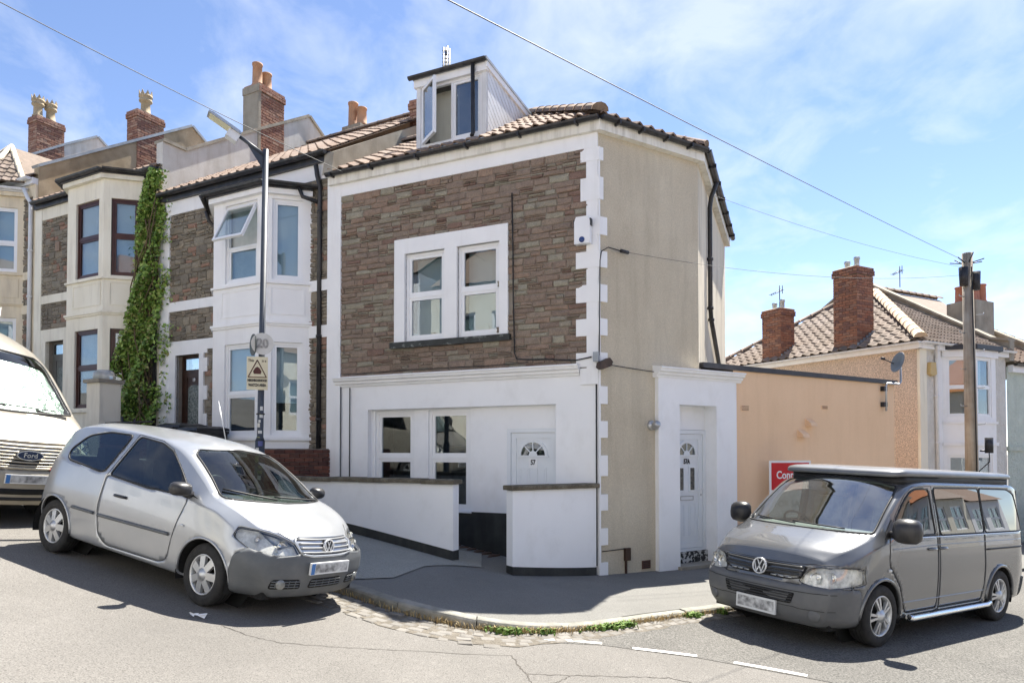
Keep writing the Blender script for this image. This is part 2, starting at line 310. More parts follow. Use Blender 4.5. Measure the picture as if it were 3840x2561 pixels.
def asphalt(name, c1, c2, speck, bump=.8, patch=None, agg=90):
    m = bpy.data.materials.new(name); m.use_nodes = True; nt = m.node_tree; N = nt.nodes; L = nt.links; bs = N['Principled BSDF']; bs.inputs['Roughness'].default_value = .92; bs.inputs['Specular IOR Level'].default_value = .25
    g = N.new('ShaderNodeNewGeometry')
    def noise(sc, det, ro=.6):
        n = N.new('ShaderNodeTexNoise'); n.inputs['Scale'].default_value = sc; n.inputs['Detail'].default_value = det; n.inputs['Roughness'].default_value = ro; L.new(g.outputs['Position'], n.inputs['Vector']); return n.outputs[0]
    def ramp(f, st):
        r = N.new('ShaderNodeValToRGB'); L.new(f, r.inputs[0]); e = r.color_ramp.elements
        e[0].position, e[0].color = st[0][0], (*st[0][1], 1); e[1].position, e[1].color = st[1][0], (*st[1][1], 1); return r.outputs[0]
    def mix(f, a, b, mode='MIX'):
        x = N.new('ShaderNodeMixRGB'); x.blend_type = mode
        for i, v in enumerate((f, a, b)):
            if isinstance(v, (int, float)): x.inputs[i].default_value = v
            elif isinstance(v, tuple): x.inputs[i].default_value = (*v, 1)
            else: L.new(v, x.inputs[i])
        return x.outputs[0]
    b = ramp(noise(.9, 6), [(.3, c1), (.7, c2)])
    b = mix(1.0, b, ramp(noise(agg, 2, .7), [(.36, (1 - speck,) * 3), (.64, (1 + speck,) * 3)]), 'MULTIPLY')
    v = N.new('ShaderNodeTexVoronoi'); v.inputs['Scale'].default_value = 26; L.new(g.outputs['Position'], v.inputs['Vector'])
    b = mix(ramp(v.outputs['Distance'], [(.10, (.75, .75, .75)), (.16, (0, 0, 0))]), b, (.045, .04, .036))        # scattered dark pits
    b = mix(ramp(noise(3.2, 7, .7), [(.58, (0, 0, 0)), (.74, (.4, .4, .4))]), b, tuple(min(1, c * 1.35) for c in c2))  # worn pale spots
    b = mix(ramp(noise(.45, 5, .6), [(.52, (0, 0, 0)), (.72, (.45, .45, .45))]), b, tuple(c * .55 for c in c1))
    L.new(b, bs.inputs['Base Color'])
    bp = N.new('ShaderNodeBump'); bp.inputs['Strength'].default_value = bump; bp.inputs['Distance'].default_value = .008; L.new(noise(agg * .8, 3, .7), bp.inputs['Height']); L.new(bp.outputs[0], bs.inputs['Normal'])
    return m
W['asphalt'] = asphalt('worn_asphalt', (.142, .134, .123), (.178, .168, .155), .30)
W['asphalt_grey'] = asphalt('coarse_grey_asphalt', (.108, .104, .096), (.143, .137, .126), .48, 1.0, agg=55)
W['tarmac'] = asphalt('pavement_tarmac', (.15, .147, .136), (.19, .186, .173), .2, .7)
W['tarmac_pale'] = asphalt('old_pale_tarmac', (.25, .25, .225), (.30, .297, .268), .25, .7)
W['kerb'] = mat('worn_kerb_stone', (.19, .185, .16), (.28, .27, .24), 6, .9, .6, 40, vary=.12, grime=.45, gcol=(.10, .10, .075), gscale=(7, 7, 7))
W['sett'] = mat('granite_sett', (.15, .14, .125), (.21, .195, .175), 9, .85, .7, 40, vary=.18, grime=.3, gcol=(.10, .095, .08), gscale=(9, 9, 9))
W['line_paint'] = mat('worn_road_paint', (.62, .61, .58), (.72, .71, .68), 6, .8, .4, 60, grime=.35, gcol=(.34, .31, .28), gscale=(14, 14, 14))
W['crack'] = mat('crack_tar', (.05, .044, .038), (.10, .09, .078), 8, .9)
# road: one sheet to the horizon, following the hill
xs = [-900, -400, -200, -120, -80, -60] + [-60 + 2 * i for i in range(1, 22)] + [-16 + .4 * i for i in range(0, 91)] + [20 + 3 * i for i in range(1, 14)] + [62, 90, 150, 400, 900]
ys = [-900, -300, -120, -60, -30, -15, -8, -4, 0, 2, 4, 5, 6, 7, 8, 9, 10, 12, 15, 20, 30, 45, 60, 90, 150, 300, 900]
xs = sorted(set(round(x, 3) for x in xs)); mb = MB(); nx = len(xs)
mb.add([(x, y, road_z(x)) for y in ys for x in xs], [(j * nx + i, j * nx + i + 1, (j + 1) * nx + i + 1, (j + 1) * nx + i) for j in range(len(ys) - 1) for i in range(nx - 1)], True)
road = mb.build('road', W['asphalt'], kind='structure', label='worn pale asphalt of the junction in front of the corner house')
# kerb line round the corner
KP = [Vector(p) for p in ((-40.1, 28.0), (-20.0, 17.3), (-8.9, 11.45), (-5.2, 9.5), (-3.2, 8.47), (-2.4, 8.08), (-1.75, 7.79), (-1.3, 7.56), (-.81, 7.38), (-.34, 7.33), (.09, 7.4), (.59, 7.6), (1.11, 7.92), (1.7, 8.39), (2.77, 9.12), (4.5, 10.28), (8.0, 12.6), (14, 16.6), (40, 33.6))]
def catmull(P, step):
    out = []
    for i in range(len(P) - 1):
        p0, p1, p2, p3 = P[max(i - 1, 0)], P[i], P[i + 1], P[min(i + 2, len(P) - 1)]; n = max(1, int((p2 - p1).length / step))
        if (p2 - p1).length > 2.2: 
            out += [p1.lerp(p2, k / n) for k in range(n)]; continue
        for k in range(n):
            t = k / n; out.append(.5 * ((2 * p1) + (p2 - p0) * t + (2 * p0 - 5 * p1 + 4 * p2 - p3) * t * t + (3 * p1 - p0 - 3 * p2 + p3) * t ** 3))
    return out + [P[-1]]
KL = catmull(KP, .15); KS = [0.0]
for i in range(1, len(KL)): KS.append(KS[-1] + (KL[i] - KL[i - 1]).length)
def kerb_at(s):
    import bisect
    i = min(max(bisect.bisect(KS, s) - 1, 0), len(KL) - 2); t = (s - KS[i]) / (KS[i + 1] - KS[i]); p = KL[i].lerp(KL[i + 1], t)
    d = (KL[min(i + 2, len(KL) - 1)] - KL[max(i - 1, 0)]).normalized(); return p, d, Vector((d.y, -d.x))    # point, tangent (to the right), outward (to the road)
S0 = KS[min(range(len(KL)), key=lambda i: (KL[i] - Vector((0.1, 7.4))).length)]
def kerb_h(x): return .115 if x < -.6 else (.065 if x > .4 else .115 - .05 * (x + .6))
def kerb_top(x): return road_z(x) + kerb_h(x)
# pavement sheet: from kerb to behind the house fronts
dirL, dirR, CB = Vector((-.89, .45)), Vector((.85, .525)), Vector((1.1, 12.3))
rows = [0, .02, .06, .12, .2, .3, .4, .5, .6, .7, .8, .9, 1.0]; mb = MB(); cols = []
ss = [s for i, s in enumerate(KS) if i % 2 == 0 or abs(s - S0) > 12]
def smooth01(t): t = min(max(t, 0), 1); return t * t * (3 - 2 * t)
for s in ss:
    p, d, o = kerb_at(min(s, KS[-1] - 1e-4)); p = p - o * .13; e = s - S0
    tgt = CB + (dirL * max(0, -e - 2.0) if e < 0 else dirR * max(0, e - 1.5))
    for w in rows:
        q_ = p.lerp(tgt, w); mb.v.append(Vector((q_.x, q_.y, kerb_top(q_.x) * (1 - smooth01(w / .5)) + pave_z(q_.x) * smooth01(w / .5))))
nr = len(rows)
for i in range(len(ss) - 1):
    for j in range(nr - 1): mb.f.append((i * nr + j, (i + 1) * nr + j, (i + 1) * nr + j + 1, i * nr + j + 1)); mb.sm.append(True)
pavement = mb.build('pavement', W['tarmac'], kind='structure', label='dark tarmac pavement wrapping round the corner house')
pavement_bvh = BVHTree.FromPolygons([tuple(v) for v in mb.v], mb.f)
def ground_at(x, y):
    h = pavement_bvh.ray_cast(Vector((x, y, 30)), Vector((0, 0, -1)))
    return h[0].z if h[0] is not None else road_z(x)
# kerb stones, each its own piece
s = S0 - 9.0; rnd = random.Random(3); 
while s < S0 + 9.0:
    ln = rnd.uniform(.75, 1.05); mb = MB(); n = 5; dz = rnd.uniform(-.008, .008); din = rnd.uniform(-.012, .012)
    prof = [(din, -.2), (din, -.03), (din - .012, -.008), (din - .03, .0), (-.125, .006), (-.13, -.2)]; ring = []
    for k in range(n):
        p, d, o = kerb_at(s + .006 + (ln - .012) * k / (n - 1))
        for a, b in prof: ring.append(Vector((*(p + o * a), kerb_top(p.x) + b + dz)))
    m = len(prof); fs = [(k * m + j, k * m + (j + 1) % m, (k + 1) * m + (j + 1) % m, (k + 1) * m + j) for k in range(n - 1) for j in range(m)] + [tuple(range(m)), tuple((n - 1) * m + j for j in range(m))]
    mb.add(ring, fs); mb.build('kerb_stone', W['kerb'], pavement); s += ln
# granite setts in the gutter
def rounded_block(seed, dome=.25):
    rr = random.Random(seed); mb = MB(); j = lambda a: rr.uniform(-a, a); v = []
    for z, k in ((-.5, .5), (.15, .5), (.42, .44), (.5, .33)):
        for a, b in ((-1, -1), (1, -1), (1, 1), (-1, 1)): v.append((a * k + j(.035), b * k + j(.045), z + (j(.05) if z > 0 else 0)))
    f = [(i * 4 + q_, i * 4 + (q_ + 1) % 4, i * 4 + 4 + (q_ + 1) % 4, i * 4 + 4 + q_) for i in range(3) for q_ in range(4)] + [(12, 13, 14, 15)]
    mb.add(v, f); me = mb.mesh('sett'); return me
sett_me = [rounded_block(i) for i in range(8)]
for me in sett_me: me.materials.append(W['sett'])
nset = 0
mb = MB(); v = []; st = [S0 - 2.9 + .12 * k for k in range(56)]      # grit and soil bedding between the setts
for s in st:
    p, d, o = kerb_at(s); e = s - S0; wd = (.60 if e < -.6 else .60 - .30 * min(1, (e + .6) / 1.4)) + .03 * math.sin(s * 7) + .02 * math.sin(s * 17)
    for t in (0, .5, 1): q_ = p + o * (wd * t - .01); v.append((q_.x, q_.y, road_z(q_.x) + .0055))
mb.add(v, [(3 * i + k, 3 * i + k + 1, 3 * i + 4 + k, 3 * i + 3 + k) for i in range(len(st) - 1) for k in range(2)], True); mb.build('gutter_bed', mat('gutter_grit', (.10, .088, .07), (.17, .15, .122), 14, .95, .8, 60, fine=.4, fscale=120), road)
for j in range(5):
    s = S0 - 2.25 - .1 * j; off = .09 + .118 * j
    while s < S0 + 3.6:
        w_ = rnd.uniform(.13, .2); p, d, o = kerb_at(s + w_ / 2); e = s - S0
        wide = .60 if e < -.6 else .60 - .30 * min(1, (e + .6) / 1.4)
        if off < wide and rnd.random() > .03:
            q_ = p + o * (off + rnd.uniform(-.012, .012)); a = math.atan2(d.y, d.x) + rnd.uniform(-.07, .07)
            sl = (road_z(q_.x + .1) - road_z(q_.x - .1)) / .2
            Mx = Matrix.Translation((q_.x, q_.y, road_z(q_.x) + rnd.uniform(-.043, -.037))) @ Matrix.Rotation(-math.atan(sl), 4, 'Y') @ Matrix.Rotation(a, 4, 'Z') @ Matrix.Diagonal((w_ - .010, .110, .1, 1))
            piece('sett', rnd.choice(sett_me), Mx, road); nset += 1
        s += w_
# side street: coarser grey asphalt beyond the give-way line, 4 mm above the junction surface
mb = MB(); fr_line = [(-.2, 7.02), (.35, 7.12), (.93, 7.17), (1.84, 6.93), (2.75, 6.47), (4.2, 5.6), (6.5, 4.2), (10, 2.2), (14, 0)]
cols = []
for i in range(len(fr_line) - 1):
    for k in range(4): cols.append(Vector(fr_line[i]).lerp(Vector(fr_line[i + 1]), k / 4))
cols.append(Vector(fr_line[-1])); v = []; nn = 14
for c in cols:
    t = (c.x + .2) / 14.2; e_ = Vector((.3, 7.46)).lerp(Vector((46, 36)), t ** 1.15 if t > 0 else 0)
    for k in range(nn + 1):
        q_ = c.lerp(e_, k / nn); v.append((q_.x, q_.y, road_z(q_.x) + .004))
mb.add(v, [(i * (nn + 1) + k, i * (nn + 1) + k + 1, (i + 1) * (nn + 1) + k + 1, (i + 1) * (nn + 1) + k) for i in range(len(cols) - 1) for k in range(nn)], True)
mb.build('side_road', W['asphalt_grey'], kind='structure', label='coarser grey asphalt of the side street under the grey van')
def ribbon(pts, wdt, lift, jit=0.0, seed=1, sub=5):
    rr = random.Random(seed); P = [Vector(p) for p in pts]; Q = []
    for i in range(len(P) - 1):
        for k in range(sub): Q.append(P[i].lerp(P[i + 1], k / sub))
    Q.append(P[-1]); mb = MB(); v = []
    for i, p in enumerate(Q):
        d = (Q[min(i + 1, len(Q) - 1)] - Q[max(i - 1, 0)]).normalized(); o = Vector((-d.y, d.x)); c = p + o * rr.uniform(-jit, jit); w2 = wdt * (.5 + (rr.uniform(-.25, .25) if jit else 0))
        for sg in (-1, 1):
            q_ = c + o * sg * w2; v.append((q_.x, q_.y, road_z(q_.x) + lift))
    mb.add(v, [(2 * i, 2 * i + 1, 2 * i + 3, 2 * i + 2) for i in range(len(Q) - 1)]); return mb
for a, b, c in (((.33, 7.21), (.65, 7.245), (.93, 7.22)), ((1.23, 7.12), (1.53, 7.06), (1.85, 6.98)), ((2.17, 6.83), (2.46, 6.69), (2.76, 6.53)), ((3.1, 6.34), (3.4, 6.16), (3.7, 5.98))):
    ribbon((a, b, c), .075, .008).build('road_marking', W['line_paint'], road)
for i, (pts, w_) in enumerate((([(0, 6.55), (.07, 6.21), (.12, 6.05), (.19, 5.7), (.3, 5.2)], .013), ([(.12, 6.05), (.34, 6.09), (.7, 6.15), (1.13, 6.21), (1.4, 6.24), (1.75, 6.05)], .010), ([(-2.52, 6.02), (-2.21, 5.87), (-1.94, 5.85), (-1.53, 6.01), (-1.02, 6.23), (0, 6.55)], .007), ([(.3, 5.85), (.42, 5.95), (.5, 6.1)], .009))):
    ribbon(pts, w_, .003, .012, i + 4, 9).build('road_crack', W['crack'], road)
# paler old tarmac at the back of the pavement, left of the gate
mb = MB(); lo = [(-2.5, 8.5), (-1.9, 8.12), (-1.75, 8.28), (-1.46, 8.6), (-1.3, 9.2), (-1.2, 9.55), (-1.05, 9.75), (-.8, 10.0), (-.45, 10.25)]; hi = [(-4.5, 10.4), (-4.0, 10.9), (-3.5, 11.1), (-3.0, 11.2), (-2.4, 11.3), (-1.9, 11.3), (-1.4, 11.3), (-1.0, 11.4), (-.5, 11.5)]
v = []
for a, b in zip(lo, hi):
    for k in range(6):
        q_ = Vector(a).lerp(Vector(b), k / 5); v.append((q_.x, q_.y, ground_at(q_.x, q_.y) + .012))
mb.add(v, [(i * 6 + k, i * 6 + k + 1, i * 6 + 7 + k, i * 6 + 6 + k) for i in range(len(lo) - 1) for k in range(5)], True); mb.build('pavement_patch', W['tarmac_pale'], kind='structure', label='paler old tarmac beside the white garden wall')
# ================================================================ builders shared by the houses
def rough_stone(seed):                    # unit block: x,z in +-.5, front at y=+1
    rr = random.Random(seed); j = lambda a: rr.uniform(-a, a); mb = MB(); v = []
    g = [(-.5, -.5), (0, -.5), (.5, -.5), (.5, 0), (.5, .5), (0, .5), (-.5, .5), (-.5, 0)]
    out = [(x + j(.03), z + j(.07)) for x, z in g]
    for x, z in out: v.append((x, -.6, z))
    for x, z in out: v.append((x, .35 + j(.2), z))
    for x, z in out: v.append((x * .86 + j(.02), .85 + j(.25), z * .74 + j(.04)))
    v.append((j(.1), 1.05 + j(.2), j(.1)))
    f = [(i + 8 * k, (i + 1) % 8 + 8 * k, (i + 1) % 8 + 8 * k + 8, i + 8 * k + 8) for k in range(2) for i in range(8)] + [(16 + i, 16 + (i + 1) % 8, 24) for i in range(8)]
    mb.add(v, f); return mb
STONE = [rough_stone(i) for i in range(14)]
def stone_meshes(m):
    out = []
    for s in STONE:
        me = s.mesh('stone'); me.materials.append(m); out.append(me)
    return out
STONE_ME = {}
def lay_stones(fr, u0, u1, z0, z1, m, parent, seed, skip=(), band=(.11, .20), wid=(.16, .44), n0=.0, proud=(.018, .04), cap=300, rubble=False, single=.30):
    """squared rubble in broken courses; every stone an object, past `cap` one joined part"""
    rr = random.Random(seed); items = []; z = z0
    while z < z1 - .02:
        bh = rr.uniform(*band)
        if z + bh > z1 - .06: bh = z1 - z
        u = u0
        while u < u1 - .01:
            w_ = rr.uniform(*wid)
            if u + w_ > u1 - .09: w_ = u1 - u
            c = rr.random()
            if c < single or bh < .085: cuts = [0, 1]
            elif c < .85: cuts = [0, rr.uniform(.35, .65), 1]
            else: cuts = [0, rr.uniform(.28, .38), rr.uniform(.6, .72), 1]
            for a, b in zip(cuts, cuts[1:]):
                if b - a > .9 or rr.random() < .35 or w_ < .24: parts = [0, 1]
                else: parts = [0, rr.uniform(.3, .7), 1]
                for c0, c1 in zip(parts, parts[1:]): items.append((u + w_ * c0, u + w_ * c1, z + bh * a, z + bh * b))
            u += w_
        z += bh
    keep = []
    for a, b, c, d in items:
        cu, cz = (a + b) / 2, (c + d) / 2
        if any(s[0] <= cu <= s[1] and s[2] <= cz <= s[3] for s in skip): continue
        keep.append((a, b, c, d))
    keep.sort(key=lambda t: -(t[1] - t[0]) * (t[3] - t[2])); joined = MB()
    if m.name not in STONE_ME: STONE_ME[m.name] = stone_meshes(m)
    for i, (a, b, c, d) in enumerate(keep):
        g = .009; Mx = fr.M((a + b) / 2, n0, (c + d) / 2) @ Matrix.Rotation(rr.uniform(-.02, .02) if not rubble else rr.uniform(-.07, .07), 4, 'Y') @ Matrix.Diagonal((b - a - g, rr.uniform(*proud), d - c - g, 1))
        k = rr.randrange(len(STONE))
        if i < cap: piece('stone', STONE_ME[m.name][k], Mx, parent)
        else: joined.add([Mx @ p for p in STONE[k].v], STONE[k].f)
    if joined.v: joined.build('stonework', m, parent, kind='stuff')
# ---- bricks
def brick_mb():
    mb = MB(); h = .5; v = []
    for y, k in ((-.5, 1), (.42, 1), (.5, .96)):
        for x, z in ((-h, -h), (h, -h), (h, h), (-h, h)): v.append((x * k, y, z * (k if k == 1 else .93)))
    mb.add(v, [(i * 4 + q_, i * 4 + (q_ + 1) % 4, i * 4 + 4 + (q_ + 1) % 4, i * 4 + 4 + q_) for i in range(2) for q_ in range(4)] + [(8, 9, 10, 11)]); return mb
BRICK = brick_mb(); BRICK_ME = {}
def lay_bricks(fr, u0, u1, z0, z1, m, parent, seed=1, n=0.0, objs=True, joined=None, jit=.004, top=None, L_=.225, H_=.075):
    """stretcher bond on one face; top(u) limits the height"""
    rr = random.Random(seed)
    if m.name not in BRICK_ME:
        me = BRICK.mesh('brick'); me.materials.append(m); BRICK_ME[m.name] = me
    c = 0; z = z0
    while z < z1 - .03:
        h = min(H_, z1 - z); u = u0 - (L_ / 2 if c % 2 else 0)
        while u < u1 - .02:
            a, b = max(u, u0), min(u + L_, u1); u += L_
            if b - a < .04: continue
            if top and (z + h * .5) > top((a + b) / 2): continue
            Mx = fr.M((a + b) / 2, n + rr.uniform(-jit, jit) - .02, z + h / 2) @ Matrix.Diagonal((b - a - .011, .05, h - .011, 1))
            if objs: piece('brick', BRICK_ME[m.name], Mx, parent)
            else: joined.add([Mx @ p for p in BRICK.v], BRICK.f)
        z += h; c += 1
def brick_stack(parent, o, ang, w, d, z0, z1, m, cap_courses=3, vis=('f', 'r'), seed=1, base_top=None, name='chimney', n_objs=True):
    """chimney stack: corner o, face 'f' of width w along ang (outward towards the camera), faces 'r' (at u=0) of depth d going back"""
    f = Fr(o, ang, -1 if math.cos(R(ang)) * -o[0] + -math.sin(R(ang)) * -o[1] < 0 else 1)
    back = -f.n; P = f.P
    core = MB(); core.fbox(f, .015, w - .015, z0, z1 + .0, -d + .015, -.015); ch = core.build(name, W['brick_mortar'], parent)
    faces = {'f': (f, 0, w), 'l': (frame_between(P(w, 0, 0), P(w, -d, 0), P(w + 1, 0, 0)), 0, d), 'r': (frame_between(P(0, 0, 0), P(0, -d, 0), P(-1, 0, 0)), 0, d), 'b': (frame_between(P(0, -d, 0), P(w, -d, 0), P(0, -d - 1, 0)), 0, w)}
    hid = MB()
    for k, (ff, a, b) in faces.items():
        lay_bricks(ff, a, b, z0, z1 - cap_courses * .075 if cap_courses else z1, m, ch, seed + ord(k), objs=k in vis, joined=hid)
        if cap_courses: lay_bricks(ff, a - .03, b + .03, z1 - cap_courses * .075, z1 - .075, m, ch, seed + ord(k) + 9, n=.03, objs=k in vis, joined=hid); lay_bricks(ff, a - .012, b + .012, z1 - .075, z1, m, ch, seed + ord(k) + 19, n=.012, objs=k in vis, joined=hid)
    hid.build('brickwork', m, ch, kind='stuff')
    fl = MB(); fl.prism([P(-.0, .0, z1), P(w, 0, z1), P(w, -d, z1), P(0, -d, z1)], [P(.12, -.12, z1 + .05), P(w - .12, -.12, z1 + .05), P(w - .12, -d + .12, z1 + .05), P(.12, -d + .12, z1 + .05)]); fl.build('flaunching', W['concrete'], ch)
    return ch, f
def plain_pot(parent, p, h, r, m): 
    MB().lathe(Matrix.Translation(p), [(r * 1.15, 0), (r * 1.15, .04), (r, .06), (r * .92, h * .9), (r * 1.05, h * .92), (r * 1.05, h), (r * .85, h), (r * .8, h - .25), (0, h - .25)], 18).build('chimney_pot', m, parent)
def crown_pot(parent, p, h, r, m):
    mb = MB(); T = Matrix.Translation(p)
    mb.lathe(T, [(r * .85, 0), (r * .9, .04), (r * .72, .06), (r * .66, h * .5), (r * .95, h * .55), (r * 1.0, h * .60), (r * .9, h * .62), (r * .9, h * .72), (r * 1.02, h * .74), (r * 1.0, h * .82), (r * .8, h * .82), (r * .7, h * .55), (0, h * .5)], 20)
    for k in range(8):
        a = 2 * math.pi * k / 8; b = a + .34; c = a - .34
        mb.add([T @ Vector((math.cos(x) * q_, math.sin(x) * q_, z)) for x, q_, z in ((c, r * 1.0, h * .8), (b, r * 1.0, h * .8), (a, r * 1.02, h), (c, r * .84, h * .8), (b, r * .84, h * .8), (a, r * .92, h))], [(0, 1, 2), (3, 5, 4), (0, 3, 4, 1), (1, 4, 5, 2), (2, 5, 3, 0)])
    mb.build('chimney_pot', m, parent)
# ---- roof tiles
def roman_tile(w_=.30, l_=.36, rolls=2, hgt=.035, flat=False):
    mb = MB(); prof = []
    n = 5 * rolls
    for i in range(n + 1):
        t = i / n; ph = (t * rolls) % 1.0 if i < n else 0
        zz = hgt * (max(0, math.sin(ph * 2 * math.pi)) if ph < .5 else 0) if not flat else (hgt * .6 if abs(t - .5) < .12 else 0)
        prof.append(((t - .5) * w_, zz))
    m = len(prof); v = [(x, 0, z + .032) for x, z in prof] + [(x, l_, z + .006) for x, z in prof] + [(x, .004, z + .006) for x, z in prof]
    f = [(i, i + 1, m + i + 1, m + i) for i in range(m - 1)] + [(2 * m + i, 2 * m + i + 1, i + 1, i) for i in range(m - 1)]
    mb.add(v, f); return mb
TILE_ME = {}
def lay_tiles(eave0, eave1, upslope, poly, m, parent, w_=.30, gauge=.31, rolls=2, skip=None, cap=300, lift=.0, seed=1, hgt=.035):
    """tiles from eave0 to eave1 (left to right seen from outside), clipped to polygon `poly` given in (along, up) metres"""
    rr = random.Random(seed); e0, e1 = Vector(eave0), Vector(eave1); x = (e1 - e0).normalized(); y = Vector(upslope).normalized(); zax = x.cross(y)
    key = (m.name, w_, gauge, rolls, hgt)
    if key not in TILE_ME:
        t = roman_tile(w_, gauge + .04, rolls, hgt); me = t.mesh('roof_tile', recalc=False); me.materials.append(m); TILE_ME[key] = (t, me)
    t, me = TILE_ME[key]; items = []
    def inside(a, b):
        c = False; n = len(poly)
        for i in range(n):
            (x0, y0), (x1, y1) = poly[i], poly[(i + 1) % n]
            if (y0 > b) != (y1 > b) and a < (x1 - x0) * (b - y0) / (y1 - y0) + x0: c = not c
        return c
    ax = [p[0] for p in poly]; ay = [p[1] for p in poly]; b = min(ay); row = 0
    while b < max(ay):
        a = min(ax) + w_ / 2
        while a < max(ax) + w_ / 2:
            if inside(a, b + gauge * .5) and not (skip and skip(a, b + gauge * .5)): items.append((a, b))
            a += w_
        b += gauge; row += 1
    base = Matrix((x, y, zax)).transposed().to_4x4(); joined = MB()
    for i, (a, b) in enumerate(items):
        Mx = base.copy(); Mx.translation = e0 + x * (a + rr.uniform(-.004, .004)) + y * b + zax * (lift + rr.uniform(0, .008)); Mx = Mx @ Matrix.Rotation(rr.uniform(-.012, .012), 4, 'Z') @ Matrix.Rotation(rr.uniform(-.01, .01), 4, 'Y')
        if i < cap: piece('roof_tile', me, Mx, parent)
        else: joined.add([Mx @ p for p in t.v], t.f, True)
    if joined.v: joined.build('tiling', m, parent, kind='stuff', recalc=False)
def ridge_run(a, b, parent, m, r=.13, step=.42, name='ridge_tile', up=Vector((0, 0, 1))):
    a, b = Vector(a), Vector(b); n = max(1, round((b - a).length / step)); d = (b - a) / n; t = d.normalized(); s_ = t.cross(up).normalized(); u_ = s_.cross(t)
    mb = MB(); k = 7; v = []
    for y, rr in ((0, r * 1.06), (.06, r * 1.06), (.07, r), (1.03, r * .97)):
        for i in range(k): 
            an = math.pi * i / (k - 1); v.append((math.cos(an) * rr, y, math.sin(an) * rr * .85))
    mb.add(v, [(q_ * k + i, q_ * k + i + 1, q_ * k + k + i + 1, q_ * k + k + i) for q_ in range(3) for i in range(k - 1)] + [tuple(range(k))], True); me = mb.mesh(name, recalc=False); me.materials.append(m)
    for i in range(n):
        Mx = Matrix((s_, t, u_)).transposed().to_4x4(); Mx.translation = a + d * i; piece(name, me, Mx @ Matrix.Diagonal((1, d.length, 1, 1)), parent)
# ---- walls with openings
def wall_face(mb, fr, u0, u1, z0, z1, n, holes, reveal=.1):
    us = sorted({u0, u1, *[min(max(h[k], u0), u1) for h in holes for k in (0, 1)]}); zs = sorted({z0, z1, *[min(max(h[k], z0), z1) for h in holes for k in (2, 3)]})
    for a, b in zip(us, us[1:]):
        for c, d in zip(zs, zs[1:]):
            if any(h[0] <= (a + b) / 2 <= h[1] and h[2] <= (c + d) / 2 <= h[3] for h in holes): continue
            mb.quad(fr.P(a, n, c), fr.P(b, n, c), fr.P(b, n, d), fr.P(a, n, d))
    for a, b, c, d in holes:
        P = fr.P; m_ = n - reveal
        mb.quad(P(a, n, c), P(a, n, d), P(a, m_, d), P(a, m_, c)); mb.quad(P(b, n, c), P(b, n, d), P(b, m_, d), P(b, m_, c))
        mb.quad(P(a, n, d), P(b, n, d), P(b, m_, d), P(a, m_, d)); mb.quad(P(a, n, c), P(b, n, c), P(b, m_, c), P(a, m_, c))
def window(fr, u0, u1, z0, z1, n, parent, fm, gm=None, splits_z=(), splits_u=(), fw=.06, sash=.045, back=None, back_n=-.12, name='window', room=True, opened=(), room_e=.25):
    """frame part with a pane sub-part for each light and whatever hangs behind it"""
    gm = gm or W['glass']; mb = MB(); t = .06
    for a, b, c, d in ((u0, u1, z0, z0 + fw), (u0, u1, z1 - fw, z1), (u0, u0 + fw, z0 + fw, z1 - fw), (u1 - fw, u1, z0 + fw, z1 - fw)): mb.fbox(fr, a, b, c, d, n - t, n)
    zs = [z0 + fw] + list(splits_z) + [z1 - fw]; us = [u0 + fw] + list(splits_u) + [u1 - fw]
    for zz in splits_z: mb.fbox(fr, u0 + fw, u1 - fw, zz - fw * .45, zz + fw * .45, n - t, n - .003)
    for uu in splits_u: mb.fbox(fr, uu - fw * .45, uu + fw * .45, z0 + fw, z1 - fw, n - t, n - .004)
    lights = []
    for i, (a, b) in enumerate(zip(us, us[1:])):
        for j, (c, d) in enumerate(zip(zs, zs[1:])):
            a2 = a + (fw * .45 if i else 0); b2 = b - (fw * .45 if i < len(us) - 2 else 0); c2 = c + (fw * .45 if j else 0); d2 = d - (fw * .45 if j < len(zs) - 2 else 0)
            if (i, j) in opened: continue
            s_ = sash
            for p in ((a2, b2, c2, c2 + s_), (a2, b2, d2 - s_, d2), (a2, a2 + s_, c2 + s_, d2 - s_), (b2 - s_, b2, c2 + s_, d2 - s_)): mb.fbox(fr, *p, n - t + .005, n - .014)
            lights.append((a2 + s_, b2 - s_, c2 + s_, d2 - s_))
    w_ = mb.build(name, fm, parent)
    for a, b, c, d in lights: MB().fbox(fr, a - .005, b + .005, c - .005, d + .005, n - .042, n - .034).build('pane', gm, w_)
    if back: 
        for m, a, b, c, d in back: MB().fbox(fr, u0 + (u1 - u0) * a, u0 + (u1 - u0) * b, z0 + (z1 - z0) * c, z0 + (z1 - z0) * d, n + back_n - .01, n + back_n).build('curtain' if m is W['net'] else 'blind', m, w_)
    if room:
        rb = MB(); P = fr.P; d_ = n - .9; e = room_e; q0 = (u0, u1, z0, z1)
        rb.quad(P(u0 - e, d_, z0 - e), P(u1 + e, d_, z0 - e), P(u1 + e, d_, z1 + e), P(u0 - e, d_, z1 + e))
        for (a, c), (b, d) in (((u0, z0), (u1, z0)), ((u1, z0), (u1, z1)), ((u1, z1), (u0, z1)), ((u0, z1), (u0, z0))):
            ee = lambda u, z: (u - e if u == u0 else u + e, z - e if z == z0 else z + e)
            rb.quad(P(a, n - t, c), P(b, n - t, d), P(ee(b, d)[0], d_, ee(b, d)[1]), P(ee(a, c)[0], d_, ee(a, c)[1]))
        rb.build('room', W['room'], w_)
    return w_
def moulding(fr, u0, u1, prof, m, parent, name='cornice'):   # profile of (n, z) swept along u
    mb = MB(); mb.prism([fr.P(u0, n, z) for n, z in prof], [fr.P(u1, n, z) for n, z in prof]); return mb.build(name, m, parent)
